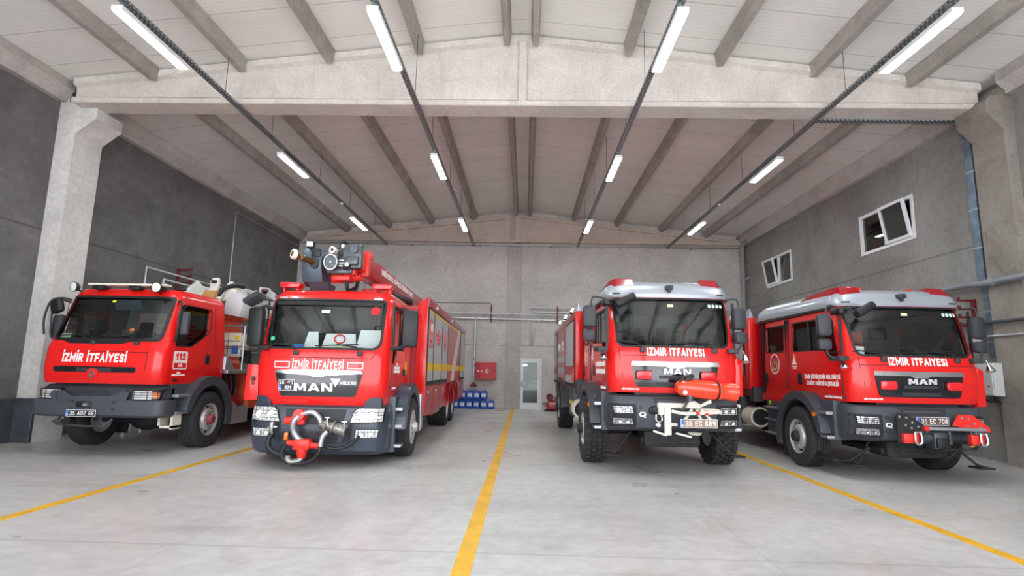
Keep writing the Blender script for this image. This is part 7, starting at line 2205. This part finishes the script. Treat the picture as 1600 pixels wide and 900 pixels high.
    for s in (-1, 1):
        bm = NB(); sideprism(bm, [(2.55, 2.86), (3.5, 2.84), (3.5, 3.30), (3.2, 3.48), (2.95, 3.30), (2.62, 3.08)], s, 0.36, 0.44, 0.012); obj('elevating_cheek', bm, wm, T)
        if s < 0: continue
        bm = NB(); prism(bm, [(-0.05, 0), (0.07, 0), (0.09, 0.30), (0.06, 0.40), (-0.06, 0.40), (-0.10, 0.32)], ((s*0.46-0.02, 2.45, 3.02), (1, 0, 0), (0, 0.3, 1)), 0, 0.10, 0.02); ey = obj('lifting_eye', bm, wm, T)
        bm = NB(); cyl(bm, (s*0.46+0.02, 2.42, 3.35), (s*0.46+0.02, 2.30, 3.33), 0.035, seg=12); obj('eye_pin', bm, M['dark'], ey)
        bm = NB(); cyl(bm, (s*0.55, 2.4, 2.95), (s*0.52, 3.1, 3.38), 0.06, seg=14); obj('lift_ram', bm, wm, T)
    bm = NB(); prism(bm, [(0.50, 2.66), (0.86, 2.60), (0.93, 2.92), (0.86, 3.10), (0.62, 3.16), (0.52, 2.90)], fr((0.14, 2.55, 0)), -0.5, 0, 0.012); obj('white_cover', bm, M['platewhite'], T)
    bm = NB(); prism(bm, [(-0.18, 2.92), (0.12, 2.92), (0.15, 3.14), (-0.10, 3.14)], fr((0.42, 2.3, 0)), -0.3, 0, 0.01); obj('tan_box', bm, mat('tan_box', rgb(188, 146, 84), 0.6), T)
    bm = NB(); tube(bm, smoothpath([(0.50, 2.42, 2.90), (0.56, 2.45, 3.08), (0.64, 2.52, 3.22), (0.78, 2.66, 3.30), (0.90, 2.85, 3.30)], 6), 0.05, 10)
    tube(bm, smoothpath([(0.98, 3.0, 2.74), (1.02, 2.95, 2.6), (1.10, 2.95, 2.58), (1.12, 3.0, 2.7)], 5), 0.02, 8); obj('hydraulic_hose', bm, M['black'], T)
    bm = NB(); box(bm, 0.30, 0.86, 2.6, 3.1, 2.95, 3.22, 0.02); obj('boom_box', bm, wm, T)
    # ladder lattice running back over the deck
    bm = NB()
    for s in (-1, 1):
        for z in (2.98, 3.36):
            box(bm, s*0.44-0.035, s*0.44+0.035, 3.3, 13.2-3.0, z-0.035, z+0.035)
        y = 3.4; up = True
        while y < 10.0:
            cyl(bm, (s*0.44, y, 2.98 if up else 3.36), (s*0.44, y+0.36, 3.36 if up else 2.98), 0.02, seg=6); y += 0.36; up = not up
    obj('ladder_rails', bm, wm, T, smooth=0)
    for k in range(21):
        bm = NB(); cyl(bm, (-0.44, 3.6+0.32*k, 2.98), (0.44, 3.6+0.32*k, 2.98), 0.016, seg=8); obj('rung', bm, wm, T)
    bm = NB(); tube(bm, [(0.98, 3.3, 2.98), (1.32, 4.0, 3.30), (1.62, 4.2, 3.24)], 0.022, 8); tube(bm, [(0.9, 3.3, 3.0), (1.15, 3.7, 3.34), (1.42, 4.0, 3.0)], 0.018, 8); tube(bm, [(0.8, 3.4, 2.98), (1.7, 3.9, 2.96)], 0.03, 8); tube(bm, [(1.15, 3.7, 3.34), (1.7, 3.9, 3.05)], 0.022, 8); obj('bucket_frame', bm, M['alu'], T)
    bm = NB(); prism(bm, [(0.0, 0), (0.40, -0.05), (0.42, 0.22), (0.30, 0.26), (0.26, 0.34), (0.02, 0.36)], fr((1.12, 3.9, 3.10)), -0.05, 0, 0.01); bk = obj('bucket_panel', bm, M['platewhite'], T)
    bm = NB(); box(bm, 1.20, 1.30, 3.885, 3.898, 3.30, 3.42); obj('red_stamp', bm, M['crest'], bk, smooth=0)
    bm = NB(); box(bm, 1.04, 1.30, 3.2, 3.4, 3.02, 3.18, 0.02); tube(bm, smoothpath([(1.05, 3.25, 3.16), (1.10, 3.2, 3.26), (1.18, 3.2, 3.22), (1.2, 3.25, 3.16)], 4), 0.012, 6); obj('electric_box', bm, M['slatelight'], T)
    bm = NB(); cyl(bm, (1.38, 3.7, 3.28), (1.42, 3.66, 3.36), 0.05, 0.07, 12); obj('bucket_lamp', bm, M['black'], T)
    remap([o for o in kids(T) for o in [o] + kids(o) if o.name.split('.')[0] in ('bucket_frame', 'bucket_panel', 'red_stamp', 'electric_box', 'bucket_lamp')], lambda x: x-0.42)
    chassis(T, 0.5, 8.6, [(1.42, 0.5), (7.0, 0.5)])
    w = {'f': make_wheel(0.52, 0.34, 0.29, 'front', M['rim'], M['hubred']), 'r': make_wheel(0.52, 0.52, 0.30, 'rear', M['rim'], M['hubred'])}
    put_wheels(T, w, [('f', 1, 1.21, 1.42, 0.52), ('f', -1, 1.21, 1.42, 0.52), ('r', 1, 1.16, 7.0, 0.52), ('r', -1, 1.16, 7.0, 0.52)])
    return T
M['lampglass'] = mat('spot_lamp_glass', rgb(226, 230, 222), 0.15, coat=0.6)
M['orangered'] = mat('faded_orange_red', rgb(206, 74, 50), 0.5, noise=(4, 0.12))
M['ladderwhite'] = mat('ladder_white', rgb(222, 220, 212), 0.4, noise=(7, 0.12))
M['platewhite'] = mat('white_sheet_metal', rgb(206, 208, 212), 0.4)
M['slatelight'] = mat('light_slate_box', rgb(130, 140, 156), 0.45)
M['hubred'] = mat('hub_dull_red', rgb(140, 60, 64), 0.6)
ladder_truck()
